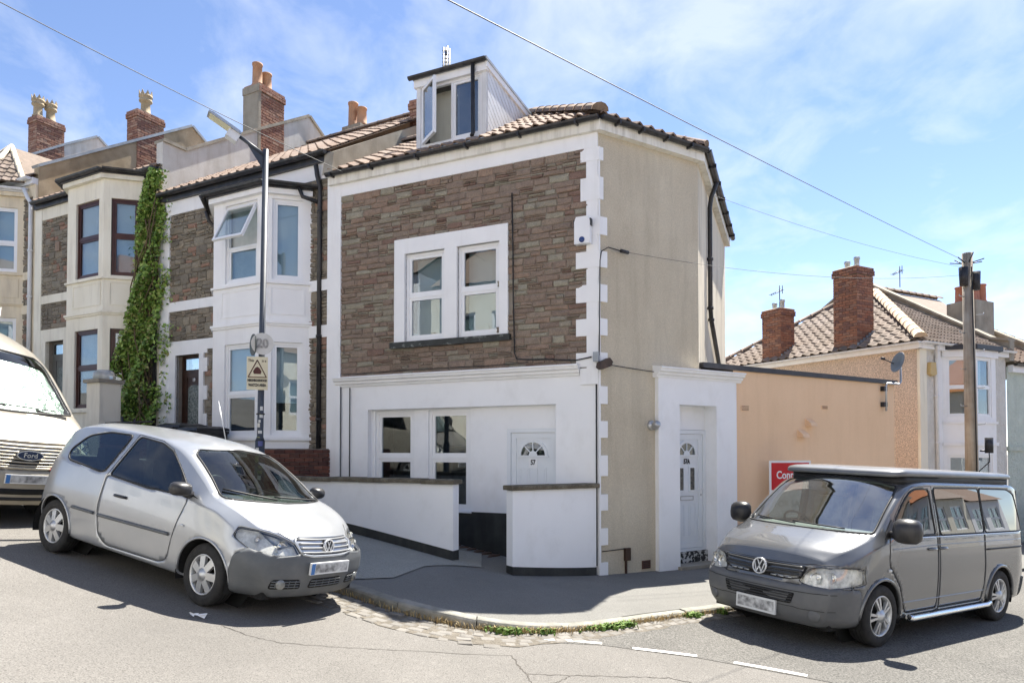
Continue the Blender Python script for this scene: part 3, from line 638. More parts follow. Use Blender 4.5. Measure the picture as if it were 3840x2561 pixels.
def downpipe(pts, parent, m, r=.035, clips=()):
    mb = MB(); mb.tube(pts, r, 10)
    for p in clips: mb.tube([Vector(p) - Vector((0, 0, .025)), Vector(p) + Vector((0, 0, .025))], r * 1.35, 10)
    return mb.build('downpipe', m, parent)
# ================================================================ the corner house, numbers 57 and 57A
CX_ = (1.37, 10.92)
FR = Fr(CX_, -64.6, -1); CH = Fr(CX_, 58.3, 1)
E1 = CH.P(2.23, 0, 0); RT = Fr(E1, 22.0, 1); G1 = RT.P(5.3, 0, 0)
B0 = FR.P(5.3, 0, 0); PWm = Fr(B0, 25.4, 1); H1 = PWm.P(4.9, 0, 0)
EAVE = 7.25; SLF = .613
house = thing('corner_house', 'brown stone corner house with white ground floor, dormer and tan rendered angled side', 'house', (CX_[0], CX_[1], 0.05), FR.rz())
# --- front wall: painted ground floor with sunk panel, stone above
mb = MB()
wall_face(mb, FR, 0, 5.39, -.6, 3.3, 0.0, [(.73, 4.475, -.6, 2.757)], .12)
RC = FR.sub(0, -.12)
W1, W2, D57 = (3.53, 4.393, .95, 2.735), (2.37, 3.233, .95, 2.735), (.73, 1.668, .20, 2.375)
wall_face(mb, RC, .73, 4.475, -.6, 2.757, 0, [W1, W2, D57], .09)
ground_floor = mb.build('ground_floor_wall', W['white_wall'], house, recalc=False)
mb = MB(); wall_face(mb, FR, 0, 5.39, 3.3, 7.2, -.001, [(1.737, 2.56, 3.95, 5.55), (2.81, 3.645, 3.95, 5.55)], .1)
front_wall = mb.build('front_wall', W['mortar'], house, recalc=False)
WS = (1.575, 3.868, 3.95, 5.822)
lay_stones(FR, .14, 5.12, 3.33, 6.86, W['stone_purple'], front_wall, 11, skip=[(WS[0] + .03, WS[1] - .03, WS[2] - .05, WS[3] - .03), (0, .24, 3.0, 7)], band=(.075, .135), wid=(.16, .44), single=.72)
mb = MB(); P = CH.P
wall_face(mb, CH, 0, 2.572, -.6, 3.2, 0, [(1.675, 2.572, -.6, 2.785)], .0); wall_face(mb, CH, 0, 2.23, 3.2, 7.2, 0, [], 0); 
wall_side = mb.build('side_wall', W['roughcast'], house, recalc=False)
mb = MB(); mb.quad(RT.P(0, 0, 3.3), RT.P(5.3, 0, 3.3), RT.P(5.3, 0, 7.2), RT.P(0, 0, 7.2)); mb.quad(G1 + Vector((0, 0, -.6)), H1 + Vector((0, 0, -.6)), H1 + Vector((0, 0, 7.2)), G1 + Vector((0, 0, 7.2)))
mb.build('return_wall', W['return_render'], house, recalc=False)
# plinth of black paint under the sunk panel
mb = MB(); mb.fbox(RC, 1.668, 4.475, -.6, .945, -.05, .006); mb.build('plinth', W['black_paint'], house)
# --- trim: pilaster, frieze, cornice, quoins, surround
T_ = W['white_trim']
mb = MB(); mb.fbox(FR, 5.09, 5.395, .4, 7.05, -.05, .05); mb.build('pilaster', T_, house)
mb = MB(); mb.fbox(FR, .0, 5.09, 6.82, 7.1, -.05, .045); mb.build('frieze', T_, house)
moulding(FR, .31, 5.2, [(0, 3.20), (.03, 3.20), (.045, 3.235), (.075, 3.25), (.08, 3.285), (.12, 3.305), (.13, 3.345), (.15, 3.35), (.15, 3.375), (0, 3.40)], T_, house)
mb = MB(); mb.fbox(FR, 0.0, .19, 3.2, 6.82, -.02, .035); mb.fbox(FR, -.0, .30, 3.05, 3.31, -.02, .038); qs = mb.build('corner_strip', T_, house)
zq = [(6.608, 6.82), (5.981, 6.344), (5.422, 5.711), (4.903, 5.165), (4.355, 4.634), (3.822, 4.093), (3.33, 3.554)]
zl = [(2.74, 3.02), (2.205, 2.469), (1.603, 1.929), (1.062, 1.316), (.519, .782), (.0, .246)]
for i, (a, b) in enumerate(zq):
    mb = MB(); mb.fbox(FR, -.036, .285 if i < 3 else .365, a, b, -.02, .041); mb.fbox(CH, -.02, (.075 if i < 2 else .15), a + .002, b - .002, -.02, .038); mb.build('quoin', T_, qs)
for a, b in zl:
    mb = MB(); mb.fbox(CH, -.02, .15, a, b, -.02, .036); mb.build('quoin', T_, qs)
mb = MB(); mb.fbox(CH, -.018, .012, -.3, 6.82, -.05, .034); mb.build('corner_edge', T_, qs)
# first-floor window with painted surround and black sill
mb = MB(); u0, u1, z0, z1 = WS
L1, L2 = (2.81, 3.645, 3.95, 5.55), (1.737, 2.56, 3.95, 5.55)
wall_face(mb, FR, u0, u1, z0, z1, .045, [L1, L2], .14)
for a, b, c, d in ((u0, u0, z0, z1), (u1, u1, z0, z1)): mb.quad(FR.P(a, .045, c), FR.P(a, .045, d), FR.P(a, -.02, d), FR.P(a, -.02, c))
mb.quad(FR.P(u0, .045, z1), FR.P(u1, .045, z1), FR.P(u1, -.02, z1), FR.P(u0, -.02, z1)); surround = mb.build('window_surround', T_, house, recalc=False)
for a, b, c, d in (L1, L2):
    w_ = window(FR, a, b, c + .02, d, -.03, house, W['upvc'], W['glass'], splits_z=(4.775,), fw=.055, sash=.05, back=[(W['blind'], .05, .95, .03, .97)], back_n=-.3)
    rr = random.Random(int(a * 10))
    for k in range(4):                    # small things standing on the inner sill
        x = a + .12 + k * .19; hh = rr.uniform(.06, .14); MB().fbox(FR, x, x + .09, c + .07, c + .07 + hh, -.21, -.17).build('ornament', rr.choice([W['letter_black'], W['blind'], W['brown_door']]), w_)
mb = MB(); mb.fbox(FR, 1.52, 3.93, 3.845, 3.952, -.02, .10); mb.build('window_sill', mat('peeling_black_sill', (.012, .014, .013), (.03, .035, .033), 8, .5, .6, 40, grime=.75, gcol=(.20, .22, .2), gscale=(6, 6, 9), grange=(.56, .62)), house)
# ground-floor windows
for i, (a, b, c, d) in enumerate((W1, W2)):
    window(RC, a, b, c, d, -.035, house, W['upvc'], splits_z=(1.88,), fw=.06, sash=.055, back=[(W['room'], 0, 1, 0, 1)] if 0 else None)
mb = MB(); mb.fbox(RC, W2[0] - .03, W2[1] + .03, .925, .955, -.04, .05); mb.fbox(RC, W1[0] - .03, W1[1] + .03, .925, .955, -.04, .05); mb.build('window_sill', W['upvc'], house)
def panel_door(fr, u0, u1, z0, z1, n, parent, fm, number, nsize, fan_z, glass_panels, letter_box, handle_side, plate=False):
    fw = .07; mb = MB()
    for a, b, c, d in ((u0, u1, z1 - fw, z1), (u0, u0 + fw, z0, z1 - fw), (u1 - fw, u1, z0, z1 - fw), (u0 + fw, u1 - fw, z0, z0 + .05)): mb.fbox(fr, a, b, c, d, n - .08, n)
    fr_part = mb.build('door_frame', fm, parent)
    a, b, c, d = u0 + fw + .004, u1 - fw - .004, z0 + .055, z1 - fw - .004; uc = (a + b) / 2; st = .09; mb = MB()
    mb.fbox(fr, a, b, c, d, n - .075, n - .035)
    for p in ((a, b, c, c + .10), (a, b, d - st, d), (a, a + st, c + .10, d - st), (b - st, b, c + .10, d - st)): mb.fbox(fr, *p, n - .036, n - .018)
    hw = (b - a - 2 * st); pw = hw * .30
    def raised(x0, x1, y0, y1):
        for p in ((x0, x1, y0, y0 + .02), (x0, x1, y1 - .02, y1), (x0, x0 + .02, y0 + .02, y1 - .02), (x1 - .02, x1, y0 + .02, y1 - .02)): mb.fbox(fr, *p, n - .036, n - .026)
        mb.fbox(fr, x0 + .04, x1 - .04, y0 + .04, y1 - .04, n - .036, n - .029)
    xs_ = ((uc - .06 - pw, uc - .06), (uc + .06, uc + .06 + pw)) if not glass_panels else ((uc - .05 - pw, uc - .05), (uc + .05, uc + .05 + pw))
    for x0, x1 in xs_:
        raised(x0, x1, c + .2, c + .78)
        if not glass_panels: raised(x0, x1, c + .98, fan_z - .20)
    leaf = mb.build('door', fm, parent)
    # fanlight: half-round rim, glass, bars and hub
    r = hw * .36; mb = MB(); k = 14; pts = [(uc + math.cos(math.pi * i / k) * r, fan_z + math.sin(math.pi * i / k) * r) for i in range(k + 1)]
    MB().add([fr.P(x, n - .032, y) for x, y in pts], [tuple(range(k + 1))]).build('fanlight', W['glass_mirror'] if not glass_panels else W['glass'], leaf)
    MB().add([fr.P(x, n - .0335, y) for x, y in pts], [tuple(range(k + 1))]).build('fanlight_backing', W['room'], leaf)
    for i in range(k): 
        q_ = [(uc + math.cos(math.pi * j / k) * rr_, fan_z + math.sin(math.pi * j / k) * rr_) for j, rr_ in ((i, r), (i + 1, r), (i + 1, r + .045), (i, r + .045))]; mb.fpoly(fr, q_, n - .036, n - .012)
    mb.fbox(fr, uc - r - .06, uc + r + .06, fan_z - .03, fan_z, n - .036, n - .012)
    for an in (45, 90, 135): 
        x, y = math.cos(R(an)), math.sin(R(an)); px, py = -y * .009, x * .009
        mb.fpoly(fr, [(uc + x * .05 + px, fan_z + y * .05 + py), (uc + x * r + px, fan_z + y * r + py), (uc + x * r - px, fan_z + y * r - py), (uc + x * .05 - px, fan_z + y * .05 - py)], n - .034, n - .020)
    hub = [(uc + math.cos(math.pi * i / 8) * .075, fan_z + math.sin(math.pi * i / 8) * .075) for i in range(9)]; mb.fpoly(fr, hub, n - .034, n - .019)
    mb.build('fanlight_surround', fm, leaf)
    if plate: MB().fbox(fr, uc - .08, uc + .08, fan_z - .215, fan_z - .05, n - .034, n - .028).build('number_plate', W['upvc'], leaf)
    put_text(number, nsize, text_matrix(fr, uc, n - .026, fan_z - .12), W['letter_black'], leaf, 'house_number', .75, .004)
    if glass_panels:
        for x0, x1 in xs_:
            m2 = MB()
            for p in ((x0, x1, c + .98, c + 1.01), (x0, x1, c + 1.40, c + 1.43), (x0, x0 + .03, c + 1.01, c + 1.40), (x1 - .03, x1, c + 1.01, c + 1.40)): m2.fbox(fr, *p, n - .036, n - .02)
            m2.build('glazing_bead', fm, leaf); MB().fbox(fr, x0 + .03, x1 - .03, c + 1.01, c + 1.40, n - .036, n - .032).build('pane', mat('obscured_door_glass', (.03, .035, .04), (.16, .15, .13), 25, .15, .6, 30), leaf)
    if letter_box:
        m2 = MB(); 
        for p in ((uc - .16, uc + .16, c + .83, c + .845), (uc - .16, uc + .16, c + .895, c + .91), (uc - .16, uc - .145, c + .845, c + .895), (uc + .145, uc + .16, c + .845, c + .895)): m2.fbox(fr, *p, n - .036, n - .022)
        m2.build('letter_box', W['metal'], leaf); MB().fbox(fr, uc - .145, uc + .145, c + .845, c + .895, n - .036, n - .028).build('letter_flap', fm, leaf)
    hu = a + .045 if handle_side < 0 else b - .045; m2 = MB(); m2.fbox(fr, hu - .016, hu + .016, c + .86, c + 1.1, n - .02, n - .01); hd = .11 * (1 if handle_side < 0 else -1)
    m2.tube([fr.P(hu, n - .012, c + 1.03), fr.P(hu, n + .03, c + 1.03), fr.P(hu + hd, n + .035, c + 1.03)], .009, 8); m2.build('door_handle', W['upvc'], leaf)
    MB().fbox(fr, hu - .006, hu + .006, c + .90, c + .94, n - .02, n - .007).build('keyhole', W['letter_black'], leaf)
    return leaf
panel_door(RC, *D57, 0.0, house, W['upvc_door'], '57', .115, 1.925, False, False, 1, True)
mb = MB(); mb.fbox(RC, .73, 1.70, .02, .20, -.1, .12); mb.build('door_step', W['concrete'], house)
# --- 57A: projecting painted doorcase on the angled side
mb = MB(); DR = (1.675, 2.572, -.05, 2.785)
wall_face(mb, CH, 1.19, 3.09, -.4, 3.22, .085, [DR], .29)
for a in (1.19, 3.09): mb.quad(CH.P(a, .085, -.4), CH.P(a, .085, 3.22), CH.P(a, -.02, 3.22), CH.P(a, -.02, -.4))
doorcase = mb.build('doorcase', W['white_wall'], house, recalc=False)
DF = CH.sub(0, -.2); mb = MB(); mb.fbox(DF, 1.675, 2.572, 2.37, 2.8, -.1, -.0); mb.build('door_head', W['white_wall'], house)
panel_door(DF, 1.675, 2.572, .245, 2.365, .03, house, W['upvc_door'], '57A', .12, 1.93, True, True, 1)
moulding(CH, 1.14, 3.2, [(0.0, 3.22), (.10, 3.22), (.11, 3.25), (.14, 3.27), (.15, 3.30), (.19, 3.32), (.20, 3.36), (.22, 3.365), (.22, 3.39), (0, 3.42)], T_, house)
Wst = mat('flaking_painted_step', (.02, .02, .02), (.05, .05, .05), 8, .8, .5, 40, grime=1.0, gcol=(.5, .5, .48), gscale=(14, 14, 14), grange=(.5, .53))
mb = MB(); mb.fbox(CH, 1.676, 2.571, -.3, .0, -.2, .12); mb.fbox(DF, 1.676, 2.571, -.2, .245, -.05, .065); mb.build('door_step', Wst, house)
mb = MB(); mb.fbox(CH, 1.62, 2.60, .0, .055, -.2, .17); mb.build('step_tread', W['concrete'], house)
# --- eaves: fascia, soffit, gutter all round
def eave_pt(fr, u, n, z): return fr.P(u, n, z)
def offset_corner(f1, f2, n): # corner of two wall lines pushed out by n
    p1, d1, p2, d2 = f1.P(0, n, 0), f1.d, f2.P(0, n, 0), f2.d; c = d1.x * d2.y - d1.y * d2.x; t = ((p2.x - p1.x) * d2.y - (p2.y - p1.y) * d2.x) / c; return p1 + d1 * t
def eave_line(n): return [FR.P(5.34, n, 0), offset_corner(FR, CH, n), offset_corner(CH, RT, n), RT.P(5.4, n, 0)]
def ring_strip(mb, n0, z0, n1, z1):
    a, b = eave_line(n0), eave_line(n1)
    for i in range(3): mb.quad(a[i] + Vector((0, 0, z0)), a[i + 1] + Vector((0, 0, z0)), b[i + 1] + Vector((0, 0, z1)), b[i] + Vector((0, 0, z1)))
mb = MB(); ring_strip(mb, .0, 7.05, .12, 7.05); ring_strip(mb, .12, 7.05, .12, 7.23); ring_strip(mb, .12, 7.23, -.1, 7.24); mb.build('fascia', W['fascia'], house, recalc=False)
gl = [p + Vector((0, 0, 7.245)) for p in eave_line(.125)]
mb = MB()
for i in range(3): mb.gutter([gl[i].lerp(gl[i + 1], k / 6) for k in range(7)], (gl[i] + gl[i + 1]) / 2 - Vector((1.5, 14, 7.2)))
gutter = mb.build('gutter', W['black_plastic'], house, recalc=False)
for fr_, us in ((FR, [.3, 1.3, 2.3, 3.3, 4.3, 5.2]), (CH, [.25, .75, 1.3, 1.85]), (RT, [.6, 1.5, 2.4, 3.3, 4.2, 5.0])):
    for u in us: MB().fbox(fr_, u - .016, u + .016, 7.165, 7.235, .12, .262).build('gutter_bracket', W['black_plastic'], house)
# --- roof: front slope, angled slope and return slope meeting at one apex, ridge to the party wall
ap_u, ap_v = 2.03, 2.22; RZ_ = 7.27 + SLF * (ap_v + .15); APEX = FR.P(ap_u, -ap_v, RZ_); RL = FR.P(5.3, -ap_v, RZ_)
ec = [p + Vector((0, 0, 7.27)) for p in eave_line(.15)]; HB = H1 + Vector((0, 0, 7.27)); GB = G1 + Vector((0, 0, 7.27))
mb = MB(); mb.quad(ec[0], ec[1], APEX, RL); mb.quad(ec[1], ec[2], APEX); mb.quad(ec[2], ec[3], APEX); mb.quad(ec[3], HB, RL, APEX)
roof = mb.build('roof', W['tile'], house, recalc=False)
def slope_tiles(e0, e1, apexpts, m, parent, **kw):
    x = (e1 - e0).normalized(); n = x.cross(apexpts[0] - e0).normalized(); y = n.cross(x)
    if y.z < 0: y = -y
    poly = [(0, 0), ((e1 - e0).length, 0)] + [((p - e0).dot(x), (p - e0).dot(y)) for p in apexpts]
    lay_tiles(e0, e1, y, poly, m, parent, **kw)
# front slope, seen from outside: left end is u=5.3. Dormer occupies u 2.08..3.53 from v=.15 up
du0, du1 = 2.08, 3.525
def in_dormer(a, b): 
    u = 5.34 - a; return du0 - .05 < u < du1 + .05 and b > .42
slope_tiles(ec[0], ec[1], [APEX, RL], W['tile'], roof, skip=in_dormer, w_=.25, gauge=.29, rolls=1, hgt=.05)
slope_tiles(ec[1], ec[2], [APEX], W['tile'], roof, seed=2, w_=.25, gauge=.29, rolls=1, hgt=.05)
slope_tiles(ec[2], ec[3], [APEX], W['tile'], roof, seed=3, w_=.25, gauge=.29, rolls=1, hgt=.05)
up = Vector((0, 0, .06))
ridge_run(ec[1] + up, APEX + up, roof, W['ridge'], .14, .42, 'hip_tile'); ridge_run(ec[2] + up * .6, APEX + up * .6, roof, W['ridge'], .12, .42, 'hip_tile'); ridge_run(RL + up, APEX + up, roof, W['ridge'], .13)
# verge between the two roofs: mortared upstand with lead
mb = MB(); Pm = PWm
q_ = [(-.2, 7.22), (4.6, 7.22 + SLF * 4.8), (4.6, 7.22 + SLF * 4.8 + .36), (-.12, 7.22 + .46)]
mb.fpoly(Pm, q_, -.12, .10); mb.build('party_verge', W['concrete'], house)
# small brick chimney behind the dormer
ch, f_ = brick_stack(house, PWm.P(2.75, .3, 0), -64.6, .42, .45, 8.6, 10.02, W['brick_pink'], 3, vis=('f',), seed=5)
# --- dormer
DO = FR.sub(0, -.15); dz0, dz1 = 7.45, 8.60; DW = W['white_plastic']
dormer = MB(); 
for a, b in ((du0, du0 + .09), (du1 - .09, du1)): dormer.fbox(DO, a, b, dz0 - .05, dz1 + .05, -.08, .0)
dormer.fbox(DO, du0 + .09, du1 - .09, dz0 - .05, dz0 + .07, -.08, -.002)
dorm = dormer.build('dormer', DW, house)
for du_, a_, b_ in ((du0, -.07, -.006), (du1, .006, .07)): MB().fpoly(Fr(DO.P(du_, 0, 0), 25.4, 1), [(.02, dz0), (1.95, dz0 + .02 + SLF * 1.93), (1.95, dz1 - .02), (.02, dz1 + .1)], a_, b_).build('cheek_backing', W['dark_metal'], dorm)  # dark backing colour stands in for shade in the board gaps
DK = Fr(DO.P(du0, 0, 0), 25.4, 1)         # right cheek: u goes back, n to the right
sl_ = math.atan(SLF)
for k in range(17):                        # shiplap boards, laid square to the roof slope
    t0 = .10 + k * .118; d_ = Vector((.70, -.55)).normalized()
    A_ = [(.03, dz0 + .02), (1.9, dz0 + .02 + SLF * 1.87), (1.62, dz1 - .02), (.03, dz1 + .06)]
    # clip cheek polygon to a band across direction dn
    dn = Vector((.62, .785)); lo_, hi_ = t0 - .118, t0 - .016; base = Vector(A_[0])
    def clip(poly, sgn, lim):
        out = []
        for i in range(len(poly)):
            p, q2 = Vector(poly[i]), Vector(poly[(i + 1) % len(poly)]); fp, fq = sgn * ((p - base).dot(dn) - lim), sgn * ((q2 - base).dot(dn) - lim)
            if fp <= 0: out.append(p)
            if fp * fq < 0: out.append(p.lerp(q2, fp / (fp - fq)))
        return out
    pl = clip(A_, 1, hi_); pl = clip(pl, -1, lo_) if len(pl) > 2 else []
    if len(pl) > 2: MB().fpoly(DK, [tuple(p) for p in pl], -.012, .012).build('cladding_board', DW, dorm)
mb = MB(); mb.fpoly(DK, [(-.06, dz1 + .06), (2.0, dz1 - .10), (2.0, dz1 + .03), (-.06, dz1 + .2)], .0, .045); mb.build('bargeboard', T_, dorm)
mb = MB(); mb.fpoly(DK, [(-.12, dz1 + .17), (2.1, dz1 + .0), (2.1, dz1 + .05), (-.12, dz1 + .22)], -(du1 - du0) - .05, .06); mb.build('flat_roof', W['lead'], dorm)
mb = MB(); mb.fbox(DO, du0 - .03, du1 + .03, dz1 + .02, dz1 + .16, -.02, .05); mb.build('dormer_fascia', T_, dorm)
mb = MB(); mb.gutter([DO.P(du0 - .04 + (du1 - du0 + .14) * k / 4, .052, dz1 + .2) for k in range(5)], FR.n, .055); mb.build('dormer_gutter', W['black_plastic'], dorm, recalc=False)
downpipe([DO.P(du0 + .22, .10, dz1 + .15), DO.P(du0 + .22, .08, dz0 + .1), DO.P(du0 + .22, .13, dz0 + .02)], dorm, W['black_plastic'], .036)
MB().fbox(DO, du0 - .02, du1 + .03, dz0 - .2, dz0 - .02, -.03, .03).build('lead_apron', W['lead'], dorm)
a, b, c, d = du0 + .09, du1 - .09, dz0 + .07, dz1 + .03; um = (a + b) / 2 - .02
w_ = window(DO, a, b, c, d, -.02, dorm, W['upvc'], W['glass_mirror'], splits_u=(um,), fw=.05, sash=.045, opened=((1, 0),), room=True, room_e=0.0, back=[(W['cream_wall'], .5, 1, 0, 1)], back_n=-.3)
THING[w_] = house
# open casement, hinged on its left side
hin = DO.P(b - .05, .0, 0); oc = Fr(hin, -64.6 + 180 + 36, 1); wid = b - .05 - um - .03
mb = MB(); s_ = .055; c2, d2 = c + .05, d - .05
for p in ((0, wid, c2, c2 + s_), (0, wid, d2 - s_, d2), (0, s_, c2 + s_, d2 - s_), (wid - s_, wid, c2 + s_, d2 - s_)): mb.fbox(oc, *p, -.025, .025)
cas = mb.build('open_casement', W['upvc'], dorm); MB().fbox(oc, s_ - .005, wid - s_ + .005, c2 + s_ - .005, d2 - s_ + .005, -.006, .006).build('pane', W['glass_mirror'], cas)
# aerial behind the dormer: folded stack of rods
mb = MB(); A0 = FR.P(3.95, -1.9, 0)
for dx, dy in ((0, 0), (.08, .02), (.04, .07), (.12, .05)): mb.tube([A0 + Vector((dx - .06, dy, 8.9)), A0 + Vector((dx - .05, dy, 10.50 - abs(dx - .06)))], .017, 6)
for k in range(9): mb.tube([A0 + Vector((-.07, -.01, 9.72 + k * .08)), A0 + Vector((.09, .06, 9.75 + k * .08))], .012, 5)
mb.build('aerial', W['dark_metal'], house)
# --- pipes, cables and fittings
rp = [RT.P(.55, .19, 7.12), RT.P(.75, .08, 6.85), RT.P(.75, .06, 4.6)]
rp = [RT.P(1.3, .2, 7.16), RT.P(1.35, .09, 6.9), RT.P(1.35, .06, 6.7), RT.P(1.35, .06, 4.75), RT.P(1.5, .06, 4.55), RT.P(3.3, .06, 3.7)]
downpipe(rp, house, W['black_plastic'], .045, [rp[3], RT.P(1.35, .06, 5.7), rp[4]])
MB().tube([FR.P(4.87, .03, 3.18), FR.P(4.87, .03, .6)], .011, 6).tube([FR.P(5.08, .03, 3.2), FR.P(5.08, .03, .7)], .009, 6).tube([FR.P(.035, .02, 3.2), FR.P(.035, .02, .2)], .011, 6).build('wall_cable', W['cable'], house)
mb = MB(); mb.tube([FR.P(1.49, .06, 6.31), FR.P(1.47, .065, 5.4), FR.P(1.465, .06, 4.5), FR.P(1.44, .06, 3.62), FR.P(1.40, .065, 3.52), FR.P(1.2, .06, 3.50), FR.P(.9, .06, 3.49), FR.P(.36, .065, 3.44), FR.P(.1, .06, 3.48)], .012, 6)
mb.tube([FR.P(5.0, .05, 3.43), FR.P(3.5, .055, 3.45), FR.P(1.9, .05, 3.44), FR.P(1.2, .055, 3.46)], .006, 5)
mb.tube([CH.P(-.03, .05, 3.5), CH.P(-.02, .05, 4.2), CH.P(-.01, .05, 5.0), CH.P(.02, .05, 5.15), CH.P(.15, .06, 5.23), CH.P(.48, .07, 5.2)], .009, 6)
mb.tube([CH.P(.1, .04, 3.37), CH.P(.6, .03, 3.34), CH.P(1.15, .03, 3.31)], .007, 5); mb.build('wall_cable', W['cable'], house)
MB().tube([CH.P(.40, .07, 5.21), CH.P(.55, .08, 5.20)], .03, 8).build('cable_anchor', W['dark_metal'], house)
# alarm box on the corner, between the two faces
al = Fr(FR.P(-.02, .06, 0), -64.6, -1); mb = MB(); mb.fpoly(al, [(.11, 5.27), (.37, 5.27), (.37, 5.62), (.34, 5.70), (.14, 5.70), (.11, 5.62)], -.01, .10); ab = mb.build('alarm_box', W['upvc'], house)
MB().fbox(al, .36, .385, 5.55, 5.66, .01, .09).fbox(al, .095, .115, 5.55, 5.66, .01, .09).build('alarm_louvre', W['dark_metal'], ab); MB().lathe(al.M(.24, .10, 5.33) @ Matrix.Rotation(R(-90), 4, 'X'), [(.045, -.01), (.045, .015), (.03, .025), (0, .028)], 14).build('alarm_lamp', mat('blue_lens', (.02, .05, .18), None, 3, .2), ab)
mb = MB(); mb.fbox(FR, -.03, .06, 3.40, 3.55, .05, .11); mb.build('junction_box', W['lead'], house)
mb = MB(); mb.fpoly(CH, [(-.08, 3.38), (.10, 3.46), (.16, 3.40), (.13, 3.33), (-.04, 3.27), (-.10, 3.30)], .05, .16); mb.build('floodlight', mat('rusty_lamp', (.05, .035, .028), (.09, .06, .045), 10, .7), house)
lm = CH.M(1.10, .0, 2.42); mb = MB(); mb.lathe(lm @ Matrix.Rotation(R(-90), 4, 'X'), [(.085, 0), (.085, .03), (.07, .05), (.055, .055), (.055, .10)], 18); mb.lathe(lm @ Matrix.Translation((.0, .10, .0)) @ Matrix.Rotation(R(-70), 4, 'X'), [(.055, -.03), (.06, .06), (.045, .085), (0, .085)], 16); mb.build('wall_lamp', W['metal'], house)
mb = MB(); mb.fbox(CH, .50, .61, .24, .44, .0, .05); mb.fbox(CH, .52, .55, -.02, .25, .0, .03); mb.build('meter_box', W['brown_door'], house)
mb = MB(); mb.tube([CH.P(.05, .01, .42), CH.P(.3, .012, .425), CH.P(.52, .012, .43)], .008, 5); mb.build('wall_cable', W['cable'], house)
va = MB(); va.fbox(CH, .885, 1.068, .07, .205, -.02, .012); ab = va.build('air_brick', W['brick_dark'], house)
va = MB()
for k in range(4): va.fbox(CH, .905, 1.048, .085 + k * .03, .098 + k * .03, .0, .016)
va.build('air_brick_slot', W['letter_black'], ab)
# white cracks and the metal access cover by the door
gr = MB(); 
for k in range(7): gr.fbox(RC, 1.75 + k * .15, 1.87 + k * .15, .24 + (k * .15) * .16, .27 + (k * .15) * .16, .10, .55)
gr.build('drain_cover', mat('rusty_grate', (.06, .035, .022), (.11, .06, .04), 10, .8, .4), house)
# ================================================================ the terrace climbing the hill to the left
BRICK_BASE = None
def bay_frames(F, ur, uc, ul, ue, dep):   # right end, right corner, left corner, left end of a canted bay
    a = F.P(ur, 0, 0); b = F.P(uc, dep, 0); c = F.P(ul, dep, 0); d = F.P(ue, 0, 0); far = F.P((uc + ul) / 2, 9, 0)
    return frame_between(b, a, far + F.d * -20), F.sub(0, dep), frame_between(c, d, far + F.d * 20), (b - a).length
def poly_band(mb, pts, z0, z1, proud, inner=.0):     # moulding strip that follows a plan polyline
    P = [Vector((p[0], p[1], 0)) for p in pts]; off = []
    for i, p in enumerate(P):
        ns = []
        for a, b in ((i - 1, i), (i, i + 1)):
            if 0 <= a and b < len(P): d = (P[b] - P[a]).normalized(); ns.append(Vector((d.y, -d.x, 0)))
        n = (ns[0] + ns[-1]).normalized(); k = 1 / max(.5, n.dot(ns[0])); off.append((p + n * proud * k, p - n * inner * k))
    for i in range(len(P) - 1):
        (a, a0), (b, b0) = off[i], off[i + 1]; z = lambda q_, zz: Vector((q_.x, q_.y, zz))
        mb.hexa([z(a0, z0), z(b0, z0), z(b, z0), z(a, z0), z(a0, z1), z(b0, z1), z(b, z1), z(a, z1)])
